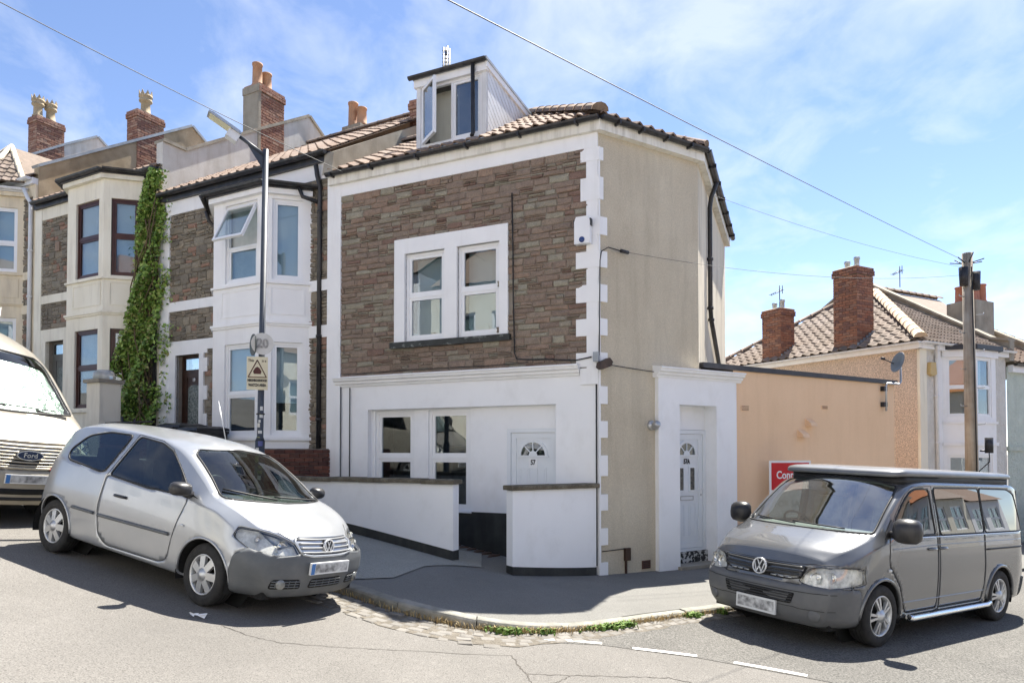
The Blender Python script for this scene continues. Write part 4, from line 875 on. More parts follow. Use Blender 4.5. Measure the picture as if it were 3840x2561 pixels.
def terrace(idx, F, dz, name, label, wallm, framem, doorm, number, o):
    """F: facade frame (u runs uphill to the left); dz: rise over the first terrace house"""
    WD = 5.08; h = thing(name, label, 'house', F.P(0, 0, 1.5 + dz), F.rz()); Z = lambda z: z + dz
    er = Z(7.68); ez = Z(7.25)
    dep, ur, uc, ul, ue = .62, .54, 1.19, 2.60, 3.25
    # --- facade body, in stone backing, with door opening
    D = (3.76, 4.545, Z(1.9), Z(4.1))
    mb = MB(); wall_face(mb, F, 0, WD, -.5, er, -.001, [D, (ur + .1, ue - .1, Z(1.2), Z(7.0) + o.get('bay_rise', 0))], .16); fw = mb.build('front_wall', W['mortar'], h, recalc=False)
    zl = [(Z(1.0), Z(4.2)), (Z(4.41), Z(5.08)), (Z(5.29), ez)]
    skip = [(3.53, 5.1, Z(0), Z(4.25)), (ur + .05, ue - .05, -2, 20)]
    for k, (a, b) in enumerate(zl): lay_stones(F, 3.1, 4.80, a, b, o['stone'], fw, 31 + idx * 7 + k, skip=skip, band=(.12, .24), wid=(.14, .42), cap=110, rubble=True); lay_stones(F, .1, .6, a, b, o['stone'], fw, 61 + idx * 7 + k, skip=skip, band=(.12, .22), wid=(.14, .4), cap=60, rubble=True)
    mb = MB()
    for a, b in ((Z(5.08), Z(5.29)), (Z(4.18), Z(4.41))): mb.fbox(F, 3.0, 4.80, a, b, -.05, .045); mb.fbox(F, .1, .6, a, b, -.05, .045)
    mb.fbox(F, 4.77, WD - .002, Z(.6), er - .12, -.05, .05); mb.fbox(F, .002, .12, Z(.6), er - .12, -.05, .04)
    mb.fbox(F, .12, 4.77, ez, er - .1, -.05, .04)
    mb.fbox(F, 4.545, 4.78, Z(1.0), Z(4.19), -.05, .043); mb.fbox(F, 3.50, 4.545, Z(4.1), Z(4.19), -.05, .042); mb.fbox(F, 3.62, 3.76, Z(1.0), Z(4.1), -.05, .042)
    for k in range(4): mb.fbox(F, 3.50, 3.62, Z(1.9) + k * .6, Z(2.2) + k * .6, -.05, .041)
    mb.build('painted_dressing', wallm, h)
    # --- door
    dn = -.14; mb = MB(); fd = .06
    a, b, c, d = D; zt = Z(3.76)
    for p in ((a, b, d - fd, d), (a, a + fd, c, d - fd), (b - fd, b, c, d - fd), (a + fd, b - fd, zt - .03, zt + .03)): mb.fbox(F, *p, dn - .06, dn)
    mb.build('door_frame', doorm, h)
    mb = MB(); mb.fbox(F, a + fd, b - fd, c, zt - .03, dn - .05, dn - .015)
    for p in ((a + fd, b - fd, zt - .14, zt - .03), (a + fd, b - fd, c, c + .2), (a + fd, a + fd + .1, c, zt - .14), (b - fd - .1, b - fd, c, zt - .14)): mb.fbox(F, *p, dn - .02, dn - .004)
    leaf = mb.build('door', doorm, h); MB().fbox(F, a + fd, b - fd, zt + .03, d - fd, dn - .04, dn - .03).build('fanlight', W['glass'], h)
    m = (a + b) / 2; k = 8; top = zt - .3; mbp = MB(); pts = [(m - .2, c + .35), (m + .2, c + .35), (m + .2, top - .1)] + [(m + .2 * math.cos(math.pi * i / k), top - .1 + .09 * math.sin(math.pi * i / k)) for i in range(1, k)] + [(m - .2, top - .1)]
    mbp.fpoly(F, pts, dn - .016, dn - .008); mbp.build('leaded_pane', mat('patterned_door_glass_%d' % idx, (.03, .045, .04), (.22, .24, .21), 22, .25, .5, 30), leaf)
    if number: put_text(number, .10, text_matrix(F, m, dn + .0, zt - .2), W['letter_white'], leaf, 'house_number', .9, .003)
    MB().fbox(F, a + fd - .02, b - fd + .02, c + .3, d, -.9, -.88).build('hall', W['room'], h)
    # --- canted bay
    cr, cf, cl, clen = bay_frames(F, ur, uc, ul, ue, dep)
    wt, wb, lt, lb = o['upper'], Z(5.3), Z(4.09), Z(2.3); bt = o.get('bay_rise', 0)
    um, wm = (1.37, 2.26), (.15, .72)
    mb = MB()
    wall_face(mb, cf, uc, ul, -.5, Z(7.05) + bt, 0, [(um[0], um[1], wb, wt), (um[0], um[1], lb, lt)], .1)
    wall_face(mb, cr, 0, clen, -.5, Z(7.05) + bt, 0, [(wm[0], wm[1], wb, wt), (wm[0], wm[1], lb, lt)], .1)
    wall_face(mb, cl, 0, clen, -.5, Z(7.05) + bt, 0, [(wm[0], wm[1], wb, wt), (wm[0], wm[1], lb, lt)], .1)
    bay = mb.build('bay', wallm, h, recalc=False)
    plan = [F.P(ue, .0, 0), F.P(ul, dep, 0), F.P(uc, dep, 0), F.P(ur, .0, 0)]
    if True:
        d0 = plan[1] - plan[0]; n0 = Vector((d0.y, -d0.x, 0))
        if n0.dot(F.n) < 0 and n0.dot(F.P(ue, 0, 0) - F.P(ur, 0, 0)) < 0: plan.reverse()
    test = Vector(((plan[2] - plan[1]).y, -(plan[2] - plan[1]).x, 0))
    if test.dot(F.n) < 0: plan.reverse()
    mb = MB(); poly_band(mb, plan, Z(4.40), Z(4.44), .03); poly_band(mb, plan, Z(4.44), Z(4.49), .055); mb.build('string_course', wallm, bay)
    for za, zb in ((5.21, 5.25), (2.20, 2.26)): mb = MB(); poly_band(mb, plan, Z(za), Z(zb), .05); mb.build('bay_sill', wallm, bay)
    mb = MB()
    for ff, (a, b) in ((cf, (um[0] - .1, um[1] + .1)), (cr, (wm[0] - .03, wm[1] + .04))):   # sunk panels below the upper windows: raised border
        for p in ((a, b, Z(4.62), Z(4.65)), (a, b, Z(5.12), Z(5.15)), (a, a + .03, Z(4.65), Z(5.12)), (b - .03, b, Z(4.65), Z(5.12))): mb.fbox(ff, *p, -.02, .012)
    mb.build('panel_moulding', wallm, bay)
    tr = o.get('transom', .45)
    for ff, (a, b), k in ((cf, um, 0), (cr, wm, 1)):
        for z0, z1, lev in ((wb, wt, 1), (lb, lt, 0)):
            kw = dict(fw=.05, sash=.045, back=o['backs'].get((k, lev)), back_n=-.1); zs = z0 + (z1 - z0) * tr
            if k == 1 and o.get('cant_plain'): window(ff, a, b, z0, z1, -.045, h, framem, W['glass'], **kw)
            elif o.get('open') == (k, lev):
                window(ff, a, b, z0, z1, -.045, h, framem, W['glass'], splits_z=(zs,), opened=((0, 1),), **kw)
                # top-hung sash pushed open
                hp = ff.P(0, -.03, z1 - .06); an = R(o.get('open_deg', 26)); L_ = z1 - zs - .05; mb = MB(); s_ = .05
                def OP(u, t, n): return ff.P(u, -.03 + t * math.sin(an) + n * math.cos(an), z1 - .06 - t * math.cos(an) + n * math.sin(an))
                def obox(mb, u0, u1, t0, t1, n0, n1): mb.hexa([OP(u0, t0, n0), OP(u1, t0, n0), OP(u1, t1, n0), OP(u0, t1, n0), OP(u0, t0, n1), OP(u1, t0, n1), OP(u1, t1, n1), OP(u0, t1, n1)])
                A, B = a + .03, b - .03
                for p in ((A, B, 0, s_), (A, B, L_ - s_, L_), (A, A + s_, s_, L_ - s_), (B - s_, B, s_, L_ - s_)): obox(mb, *p, -.025, .025)
                cas = mb.build('open_casement', framem, h); mb = MB(); obox(mb, A + s_ - .005, B - s_ + .005, s_ - .005, L_ - s_ + .005, -.005, .005); mb.build('pane', W['glass'], cas)
            else: window(ff, a, b, z0, z1, -.045, h, framem, W['glass'], splits_z=(zs,), **kw)
    # --- eaves
    edge = o['gutter']
    mb = MB(); poly_band(mb, plan, Z(6.93) + bt, Z(7.03) + bt, .10); mb.build('bay_soffit', wallm, bay)
    gp = []
    for i, p in enumerate(plan): gp.append(p)
    g2 = MB(); P3 = [Vector((p.x, p.y, 0)) for p in plan]
    cen = F.P((uc + ul) / 2, 0.0, 0); outl = []
    for i, p in enumerate(P3): outl.append(p + (p - cen).normalized() * .16 + Vector((0, 0, Z(7.12) + bt)))
    for i in range(3): g2.gutter([outl[i].lerp(outl[i + 1], k / 4) for k in range(5)], ((outl[i] + outl[i + 1]) / 2 - cen), .065)
    mbf = MB(); poly_band(mbf, plan, Z(7.03) + bt, Z(7.13) + bt, .15); mbf.build('bay_fascia', edge, bay)
    g2.build('bay_gutter', edge, bay, recalc=False)
    top = [F.P(ue + .15, -.05, Z(7.32) + bt), F.P(ur - .15, -.05, Z(7.32) + bt)]; mb = MB(); ol = [p for p in outl]
    mb.add(ol + [top[1], top[0]] if (ol[0] - top[0]).length < (ol[0] - top[1]).length else ol + [top[0], top[1]], [(0, 1, 2, 3, 4, 5)]); mb.build('bay_roof', W['lead'], bay)
    if o.get('eave', True):
        mb = MB(); mb.fbox(F, -.0, WD - .05, er - .13, er + .03, -.02, .12); mb.build('fascia', edge, h)
        MB().gutter([F.P(.05 + (WD - .15) * k / 8, .12, er + .03) for k in range(9)], F.n, .07).build('gutter', edge, h, recalc=False)
    # --- roof with tiles, back slope, parapet and chimney on the uphill party wall
    SL = .63; rv, zr = 4.5, er + .06 + SL * 4.62
    e0, e1 = F.P(WD - .02, .12, er + .06), F.P(.0, .12, er + .06); r0, r1 = F.P(WD - .02, -rv, zr), F.P(.0, -rv, zr); b0, b1 = F.P(WD - .02, -9, er + .0), F.P(.0, -9, er + .0)
    mb = MB(); mb.quad(e0, e1, r1, r0); mb.quad(r0, r1, b1, b0); roof = mb.build('roof', W['tile'], h, recalc=False)
    slope_tiles(e0, e1, [r1, r0], W['tile'], roof, w_=.25, gauge=.30, rolls=1, hgt=.05, seed=idx + 20, cap=o.get('tiles', 300))
    ridge_run(r0 + Vector((0, 0, .05)), r1 + Vector((0, 0, .05)), roof, W['ridge'], .13)
    PW = Fr(F.P(WD, 0, 0), F.ang + 90, 1)                    # u goes back from the facade, n to the right
    mb = MB(); mb.quad(F.P(0, -9, -1), F.P(WD, -9, -1), F.P(WD, -9, er), F.P(0, -9, er)); mb.build('rear_wall', wallm, h, recalc=False)
    pts = o['parapet']; mb = MB(); low = [(pts[-1][0], Z(7.0)), (pts[0][0], Z(7.0))]
    mb.fpoly(PW, [(a, b) for a, b in pts] + low, -.22, .0); pw = mb.build('parapet_wall', o['parapet_mat'], h)
    for (a, za), (b, zb) in zip(pts, pts[1:]):
        mb = MB(); dirv = Vector((b - a, zb - za)).normalized(); nn = Vector((-dirv.y, dirv.x)); q_ = [Vector((a, za)), Vector((b, zb)), Vector((b, zb)) + nn * .07, Vector((a, za)) + nn * .07]
        mb.fpoly(PW, [tuple(x) for x in q_], -.30, .05); mb.build('parapet_coping', o['coping'], pw)
    return h, PW, F
PB = Fr(B0, -62, -1); PCr = PB.sub(5.08, 0); PDd = PCr.sub(5.1, 0)
Zb = lambda k: k * .68
hB, PWb, _ = terrace(0, PB, 0.0, 'terrace_house', 'grey stone terrace house with white canted bay and one pane pushed open', W['white_trim'], W['upvc'], W['brown_door'], '19', dict(
    stone=W['stone_grey'], upper=6.86, gutter=W['black_plastic'], cant_plain=True, open=(0, 1), parapet=[(-.02, 9.0), (.25, 9.0), (.56, 9.0), (2.65, 10.34), (3.55, 10.9), (4.5, 11.5), (9, 8.6)], parapet_mat=W['white_render'], coping=W['concrete'],
    backs={(0, 1): [(W['net'], .02, .98, 0, .98)], (1, 1): [(W['blind'], .02, .98, 0, 1)], (0, 0): [(W['blind'], .02, .98, .5, 1)], (1, 0): [(W['blind'], .02, .98, .35, 1)]}))
hC, PWc, _ = terrace(1, PCr, .68, 'terrace_house', 'cream terrace house with dark brown window frames and climbing plant', W['cream_wall'], W['brown_frame'], W['grey_door'], None, dict(
    stone=W['stone_grey'], upper=7.74, bay_rise=.55, gutter=W['black_plastic'], transom=.52, parapet=[(.02, 9.42), (1.93, 10.66), (3.5, 11.68), (4.55, 12.36), (9, 9.4)], parapet_mat=W['tan_render'], coping=W['lead'], tiles=120,
    backs={(0, 1): [(W['net'], .02, .98, 0, .98)], (1, 1): [(W['blind'], .02, .98, 0, 1)], (0, 0): [(W['net'], .02, .98, .4, 1)]}))
hD, PWd, _ = terrace(2, PDd, 1.40, 'terrace_house', 'beige terrace house with white downpipe at the top of the row', W['beige_wall'], W['upvc'], W['grey_door'], None, dict(
    stone=W['stone_grey'], upper=8.40, bay_rise=.36, gutter=W['white_plastic'], parapet=[(.02, 10.2), (1.93, 11.3), (3.5, 12.42), (4.58, 13.12), (9, 10.1)], parapet_mat=W['white_render'], coping=W['lead'], tiles=120,
    backs={(0, 1): [(W['blind'], .02, .98, 0, .98)], (1, 1): [(W['blind'], .02, .98, 0, 1)], (1, 0): [(W['blind'], .02, .98, 0, 1)]}))
# black downpipe between number 19 and the corner house
F = PB
downpipe([F.P(.33, .14, 7.5), F.P(.33, .10, 7.3), F.P(.30, .06, 7.1), F.P(.30, .06, 1.4)], hB, W['black_plastic'], .045, [F.P(.30, .06, 4.2), F.P(.30, .06, 6.6), F.P(.3, .06, 2.6)])
downpipe([F.P(.6, .30, 7.05), F.P(.55, .26, 6.88), F.P(.34, .08, 6.8)], hB, W['black_plastic'], .04)
downpipe([F.P(3.3, .26, 7.05), F.P(3.28, .2, 6.85), F.P(3.2, .1, 6.72), F.P(3.2, .08, 6.5)], hB, W['black_plastic'], .04)
F = PCr
downpipe([F.P(.12, .14, 8.2), F.P(.12, .08, 7.9), F.P(.12, .08, 2.2)], hC, W['black_plastic'], .045)
MB().fbox(F, 3.96, 4.14, 7.05, 7.28, .0, .06).build('air_vent', W['tile'], hC)
F = PDd
downpipe([F.P(.3, .18, 8.85), F.P(.22, .12, 8.6), F.P(.10, .1, 8.45), F.P(.10, .1, 3.0)], hD, W['white_plastic'], .05, [F.P(.10, .1, 7.2), F.P(.1, .1, 6.0)])
# chimneys on the party walls
def stack(h, PW, v0, w_, d, z0, z1, m, pots, plain_front=False, seed=1, capc=3):
    o = PW.P(v0, 0.02, 0); ch, f = brick_stack(h, o, PW.ang - 90, w_, d, z0, z1, m, capc, seed=seed)
    if plain_front: 
        mb = MB(); mb.fbox(f, -.012, w_ + .02, z0, z1 - .25, -.05, .03); mb.fbox(f, -.03, w_ + .03, z1 - .25, z1 - .06, -.05, .05); mb.build('rendered_face', W['concrete'], ch)
    for kind, u, v, hh, r in pots:
        (crown_pot if kind == 'c' else plain_pot)(ch, f.P(u, -v, z1 + .02), hh, r, W['pot_buff'] if kind == 'c' else W['pot'])
    return ch
stack(hB, PWb, 2.70, .55, .86, 9.6, 11.65, W['brick_pink'], [('p', .28, .18, .62, .13), ('p', .28, .5, .50, .13)], True, 3)
stack(hC, PWc, 2.70, .50, .86, 10.2, 12.15, W['brick_pink'], [('c', .25, .42, .72, .19)], False, 4)
stack(hD, PWd, 2.57, .50, .88, 11.0, 13.08, W['brick_pink'], [('c', .25, .16, .72, .19), ('c', .25, .56, .72, .19)], False, 6)
# hipped roof over the beige house's bay
mb = MB(); F = PDd; za = 9.0
pts = [F.P(3.45, .15, za), F.P(2.75, .82, za), F.P(1.05, .82, za), F.P(.35, .15, za)]; ap = F.P(1.9, -1.6, 10.5); ap2 = F.P(1.9, -.3, 10.45)
for i in range(3): mb.quad(pts[i], pts[i + 1], ap2)
mb.quad(pts[3], F.P(.3, -1.7, 9.85), ap, ap2); mb.quad(pts[0], ap2, ap, F.P(3.5, -1.7, 9.85)); br = mb.build('bay_hip_roof', W['tile_grey'], hD)
for e0, e1 in ((pts[1], pts[2]), (pts[2], pts[3])): slope_tiles(e0, e1, [ap2], W['tile_grey'], br, w_=.22, gauge=.22, rolls=1, hgt=.03, seed=3, lift=.01)
slope_tiles(pts[3], F.P(.3, -1.7, 9.85), [ap, ap2], W['tile_grey'], br, w_=.22, gauge=.2, rolls=1, hgt=.03, seed=4, lift=.01)
for p in pts[1:]: ridge_run(p + Vector((0, 0, .03)), ap2 + Vector((0, 0, .03)), br, W['beige_wall'], .07, .4, 'hip_tile')
# stack behind the ridge between 19 and the corner house
o = PB.P(3.55, -4.9, 0); ch, f = brick_stack(hB, (o.x, o.y), -62, .6, .5, 10.2, 11.15, W['brick_pink'], 0, seed=8); 
MB().fbox(f, -.03, .63, 10.4, 11.16, -.53, .03).build('rendered_face', W['concrete'], ch)
plain_pot(ch, f.P(.42, -.2, 11.18), .72, .14, W['pot']); plain_pot(ch, f.P(.1, -.2, 11.18), .5, .14, W['pot'])
# white gable beyond the beige house
# ================================================================ garden walls, extension, houses across the side street, street furniture
# --- white garden walls of number 57
def garden_wall(name, label, a, b, thick, ztop, gnd, m, coping_over=.05, seg=8, plinth=.14):
    """wall from plan point a to b with a level top, following the ground; black painted foot; stone coping in pieces"""
    a, b = Vector(a).to_3d(), Vector(b).to_3d(); f = frame_between(a, b, (a + b) / 2 + Vector((-.3, -5, 0))); L_ = (b - a).length
    t = thing(name, label, 'wall', (a.x, a.y, gnd(a)), f.rz())
    def strip(za, zb, n0, n1):
        mb = MB(); v = []; fs = []
        for k in range(seg + 1):
            u = L_ * k / seg; p = f.P(u, 0, 0)
            for n in (n1, n0): v += [f.P(u, n, za(p)), f.P(u, n, zb(p))]
        for k in range(seg):
            i = 4 * k; fs += [(i, i + 4, i + 5, i + 1), (i + 1, i + 5, i + 7, i + 3), (i + 3, i + 7, i + 6, i + 2)]
        e = 4 * seg; fs += [(0, 1, 3, 2), (e, e + 2, e + 3, e + 1)]
        mb.add(v, fs); return mb
    strip(lambda p: gnd(p) + plinth, lambda p: ztop - .07, -thick, 0).build('wall_face', m, t)
    strip(lambda p: gnd(p) - .3, lambda p: gnd(p) + plinth, -thick - .008, .008).build('wall_foot', W['black_paint'], t)
    n = max(1, round(L_ / .62)); rr = random.Random(int(L_ * 100))
    for k in range(n):
        u0, u1 = -.04 + (L_ + .08) * k / n + .004, -.04 + (L_ + .08) * (k + 1) / n - .004; dz = rr.uniform(-.006, .006); mb = MB()
        prof = [(.045, -.07), (.05, -.045), (.045, -.012), (.02, .0), (-thick - .02, .0), (-thick - .045, -.012), (-thick - .045, -.07)]
        mb.prism([f.P(u0, n_ + rr.uniform(-.004, .004), ztop + z_ + dz) for n_, z_ in prof], [f.P(u1, n_ + rr.uniform(-.004, .004), ztop + z_ + dz) for n_, z_ in prof]); mb.build('coping_stone', W['coping'], t)
    return t, f
gz = lambda p: ground_at(p.x, p.y)
la, lb_ = FR.P(1.775, 1.5, 0), FR.P(5.2, 1.5, 0)
garden_wall('garden_wall', 'long white garden wall with mossy coping behind the silver car', (la.x, la.y), (lb_.x, lb_.y), .17, 1.575, gz, W['white_wall'], plinth=.15)
ra, rb_ = CH.P(-1.6, .0, 0), CH.P(-.06, .0, 0)
garden_wall('garden_wall', 'short white garden wall between the gateway and the building corner', (ra.x, ra.y), (rb_.x, rb_.y), .17, 1.49, gz, W['white_wall'], plinth=.125)
# --- brick wall between the yards
bw0, bw1 = PB.P(.02, .0, 0), PB.P(.10, 1.75, 0)
t = thing('boundary_wall', 'dark red brick boundary wall between the white forecourt and the bay house', 'wall', (bw0.x, bw0.y, .9), 0)
f = frame_between(bw0, bw1, bw0 + PB.d * -5); mb = MB(); mb.fbox(f, 0, 1.75, .2, 2.04, -.2, -.02); mb.build('wall_core', W['brick_mortar'], t)
core = t.children[0]; lay_bricks(f, 0, 1.75, .9, 2.05, W['brick_dark'], core, 4)
fe = frame_between(PB.P(.10, 1.75, 0), PB.P(.30, 1.75, 0), PB.P(.1, 5, 0)); lay_bricks(fe, 0, .2, .9, 2.05, W['brick_dark'], core, 5)
# front yard walls of number 19, low brick, seen over the car
y0, y1 = PB.P(.30, 1.65, 0), PB.P(3.2, 1.65, 0); t = thing('yard_wall', 'low brick front wall of the white bay house behind the silver car', 'wall', (y0.x, y0.y, .9), 0)
f = frame_between(y0, y1, (0, 0, 0)); MB().fbox(f, 0, 2.9, .2, 1.83, -.22, -.02).build('wall_core', W['brick_mortar'], t); lay_bricks(f, 0, 2.9, 1.2, 1.83, W['brick_dark'], t.children[0], 7)
for k in range(5): MB().fbox(f, k * .58, k * .58 + .57, 1.83, 1.89, -.25, .03).build('coping_stone', W['coping'], t)
# cream gate pier of the cream house, glass lamp box on top, iron rail
gp = PCr.P(-.22, 1.65, 0); PF = Fr(gp, -62, -1); t = thing('gate_pier', 'cream rendered gate pier with flat slab cap beside the white van', 'gate pier', (gp.x, gp.y, 1.5), PF.rz())
MB().fbox(PF, -.22, .22, 1.0, 3.38, -.44, 0).build('pier_shaft', W['cream_wall'], t); MB().fbox(PF, -.27, .27, 3.38, 3.45, -.49, .05).build('pier_cap', W['concrete'], t)
t2 = thing('glass_block', 'clear rounded glass lamp block sitting on the cream gate pier', 'lamp', tuple(PF.P(0, -.2, 3.45)), PF.rz())
mb = MB(); mb.lathe(Matrix.Translation(PF.P(-.0, -.22, 3.45)) @ Matrix.Diagonal((1.25, 1, 1, 1)), [(0, 0), (.15, 0), (.17, .03), (.165, .15), (.12, .2), (0, .205)], 16); mb.build('glass_shade', mat('frosted_glass', (.7, .72, .72), (.8, .82, .82), 6, .12, .3, 20, trans=.6), t2)
f = PB.sub(3.2, 1.62); t = thing('yard_wall', 'low dark brick wall with iron rail between the gate pier and the bins', 'wall', tuple(f.P(0, 0, 1.3)), f.rz())
MB().fbox(f, 0, 1.46, .4, 2.48, -.22, -.02).build('wall_core', W['brick_mortar'], t); lay_bricks(f, 0, 1.46, 1.6, 2.48, W['brick_dark'], t.children[0], 9)
MB().tube([f.P(-.05, -.1, 2.56), f.P(1.46, -.1, 2.56)], .018, 6).tube([f.P(.9, -.1, 2.45), f.P(.9, -.1, 2.68)], .022, 6).tube([f.P(.5, -.1, 2.45), f.P(.5, -.1, 2.62)], .016, 6).build('iron_rail', W['dark_metal'], t)
# --- single-storey extension
ext = thing('extension', 'flat roofed single storey extension with plain peach rendered wall', 'building', tuple(CH.P(5.5, 0, -.1)), CH.rz())
mb = MB(); a, b, zt = 3.085, 8.27, 3.47; back = -3.6
mb.quad(CH.P(a, 0.02, -1), CH.P(b, .02, -1), CH.P(b, .02, zt), CH.P(a, .02, zt)); mb.quad(CH.P(b, .02, -1), CH.P(b, back, -1), CH.P(b, back, zt), CH.P(b, .02, zt)); mb.quad(CH.P(a, .02, zt), CH.P(b, .02, zt), CH.P(b, back, zt), CH.P(2.3, back, zt)); mb.build('wall', W['orange'], ext, recalc=False)
mb = MB(); mb.fbox(CH, 2.27, 8.33, 3.455, 3.545, -3.6, .07); mb.build('flat_roof', W['dark_metal'], ext)
for (u0, u1, z0, z1) in ((3.28, 3.49, 2.73, 2.83), (5.67, 5.86, 2.83, 2.9)):
    v_ = MB().fbox(CH, u0, u1, z0, z1, .0, .032).build('wall_vent', W['orange'], ext)
    for k in range(4): MB().fbox(CH, u0 + .01, u1 - .01, z0 + .012 + k * (z1 - z0) / 4.4, z0 + .02 + k * (z1 - z0) / 4.4, .03, .034).build('vent_slot', W['brick_dark'], v_)
for u, z in ((5.25, 2.50), (5.0, 2.28)): 
    mb = MB(); s0 = CH.M(u, .02, z); w2 = .1
    mb.prism([CH.P(u - w2, .02, z - .02), CH.P(u - w2, .16, z - .02), CH.P(u - w2, .13, z + .05), CH.P(u - w2, .02, z + .13)], [CH.P(u + w2, .02, z - .02), CH.P(u + w2, .16, z - .02), CH.P(u + w2, .13, z + .05), CH.P(u + w2, .02, z + .13)]); mb.build('vent_cowl', W['orange'], ext)
mb = MB(); mb.fbox(CH, 3.085, 8.2, -1, .62, .0, .05); mb.build('plinth', W['white_wall'], ext); MB().fbox(CH, 3.10, 3.9, .62, .66, .0, .09).build('plinth_cap', W['concrete'], ext)
# satellite dish on its bracket
dt = thing('satellite_dish', 'grey satellite dish on a bent pole at the end of the peach wall', 'satellite dish', tuple(CH.P(8.0, .06, 3.4)), CH.rz())
mb = MB(); mb.tube([CH.P(7.82, .10, 2.86), CH.P(7.82, .10, 3.40), CH.P(7.87, .10, 3.46), CH.P(8.30, .12, 3.46), CH.P(8.36, .12, 3.52), CH.P(8.36, .12, 3.95)], .022, 8); mb.build('bracket_pole', W['metal'], dt)
for z in (3.0, 3.34): MB().fbox(CH, 7.74, 7.86, z - .05, z + .05, .02, .11).build('wall_bracket', W['dark_metal'], dt)
Md = Matrix.Translation(CH.P(8.30, .14, 3.93)) @ Vector((-.8, .0, .32)).to_track_quat('Z', 'Y').to_matrix().to_4x4() @ Matrix.Rotation(R(8), 4, 'X')
mb = MB(); prof = [(0, .0), (.1, .008), (.2, .032), (.28, .065), (.285, .06), (.2, .02), (.1, -.006), (0, -.012)]; mb.lathe(Md @ Matrix.Diagonal((.92, .80, .9, 1)), prof, 26); mb.build('dish', mat('grey_dish', (.16, .18, .19), (.22, .24, .25), 4, .5), dt)
mb = MB(); lp = Md @ Vector((0, -.0, .42)); mb.tube([Md @ Vector((-.2, 0, .03)), lp], .012, 6); mb.tube([lp, Md @ Vector((0, 0, .34))], .03, 8); mb.build('receiver_arm', W['dark_metal'], dt)
# for sale board standing on the pavement by the wall
fs = thing('sale_board', 'red and white estate agent board on a post in front of the peach wall', 'sign', tuple(CH.P(4.22, .35, -.05)), CH.rz())
SB = Fr(CH.P(4.22, .35, 0), 80, 1); 
mb = MB(); mb.fbox(SB, -.42, .42, .78, 1.82, -.008, .008); bd = mb.build('board', W['letter_white'], fs); MB().fbox(SB, -.38, .38, 1.28, 1.78, .008, .012).build('red_panel', mat('red_sign_print', (.50, .012, .02), (.55, .02, .025), 3, .4), bd)
put_text('Connells', .2, text_matrix(SB, 0, .015, 1.55), W['letter_white'], bd, 'lettering', .8, .004); put_text('FOR SALE', .17, text_matrix(SB, 0, .011, 1.02), W['lead'], bd, 'lettering', .9)
MB().fbox(SB, -.03, .03, -.15, .9, -.06, -.01).build('post', W['letter_white'], fs)
# --- pebbledashed house at the far side of the lane, with white bay front
Q = (10.287, 17.5); PS = Fr(Q, -27.6, -1); PR = Fr(Q, 62.4, 1)
rh = thing('pebbledash_house', 'pebbledashed house with brown tiled hip roof, two brick chimneys and white bay', 'house', (Q[0], Q[1], -.5), PR.rz())
mb = MB(); mb.quad(PS.P(0, 0, -2), PS.P(7.4, 0, -2), PS.P(7.4, 0, 4.72), PS.P(0, 0, 4.72)); mb.build('side_wall', W['pebbledash'], rh, recalc=False)
mb = MB(); wall_face(mb, PR, -.0, 3.95, -2, 4.72, .0, [(1.1, 3.0, .1, 4.5)], .02); fwall = mb.build('front_wall', W['white_wall'], rh, recalc=False)
W['rough_white'] = mat('painted_rubble', (.60, .58, .53), (.70, .68, .63), 3, .85, 1.0, 12, bdist=.05, grime=.25, gcol=(.4, .38, .33))
W['rough_green'] = mat('pale_green_painted_rubble', (.47, .53, .47), (.55, .61, .54), 3, .85, 1.0, 12, bdist=.05, grime=.25, gcol=(.35, .38, .33))
MB().fbox(PR, .28, .75, -1, 4.6, -.02, .03).build('painted_rubble', W['rough_white'], rh); MB().fbox(PR, 3.05, 3.9, -1, 4.6, -.02, .03).build('painted_rubble', W['rough_white'], rh)
MB().fbox(PR, -.02, .27, -1, 4.6, -.02, .045).fbox(PS, -.0, .02, -1, 4.6, -.02, .03).build('corner_pilaster', W['cream_wall'], rh)
a_, b_, c_, d_ = PR.P(.99, 0, 0), PR.P(1.46, .5, 0), PR.P(2.5, .5, 0), PR.P(2.97, 0, 0)
fl_ = frame_between(a_, b_, (0, 0, 0)); ff_ = frame_between(b_, c_, PR.P(2, 9, 0)); fr2 = frame_between(c_, d_, PR.P(9, 5, 0)); ll = (b_ - a_).length; lf = (c_ - b_).length
UW, LW = (2.88, 4.42), (.35, 1.9); mb = MB()
wall_face(mb, fl_, 0, ll, -2, 4.6, 0, [(.09, .60, *UW), (.09, .60, *LW)], .06); wall_face(mb, ff_, 0, lf, -2, 4.6, 0, [(.2, .84, *UW), (.2, .84, *LW)], .06); wall_face(mb, fr2, 0, ll, -2, 4.6, 0, [], 0); bay = mb.build('bay', W['white_wall'], rh, recalc=False)
for f_, u0, u1 in ((fl_, .09, .60), (ff_, .2, .84)):
    window(f_, u0, u1, *UW, -.02, rh, W['upvc'], W['glass'], splits_z=(3.65,), fw=.05, sash=.03, back=[(W['bamboo'], .02, .98, .05, .55), (W['blind'], .02, .98, .55, 1)] if f_ is fl_ else [(W['blind'], .0, .5, .5, 1)], back_n=-.08); window(f_, u0, u1, *LW, -.02, rh, W['upvc'], W['glass'], fw=.05, sash=.03)
plan = [a_, b_, c_, d_]
if Vector(((plan[2] - plan[1]).y, -(plan[2] - plan[1]).x, 0)).dot(PR.n) < 0: plan.reverse()
for z0, z1, pr in ((2.70, 2.76, .04), (2.13, 2.22, .05), (4.42, 4.6, .06)): mb = MB(); poly_band(mb, plan, z0, z1, pr); mb.build('string_course', W['white_trim'], bay)
mb = MB(); poly_band(mb, plan, 4.6, 4.72, .16, .4); mb.build('bay_roof', W['dark_metal'], bay)
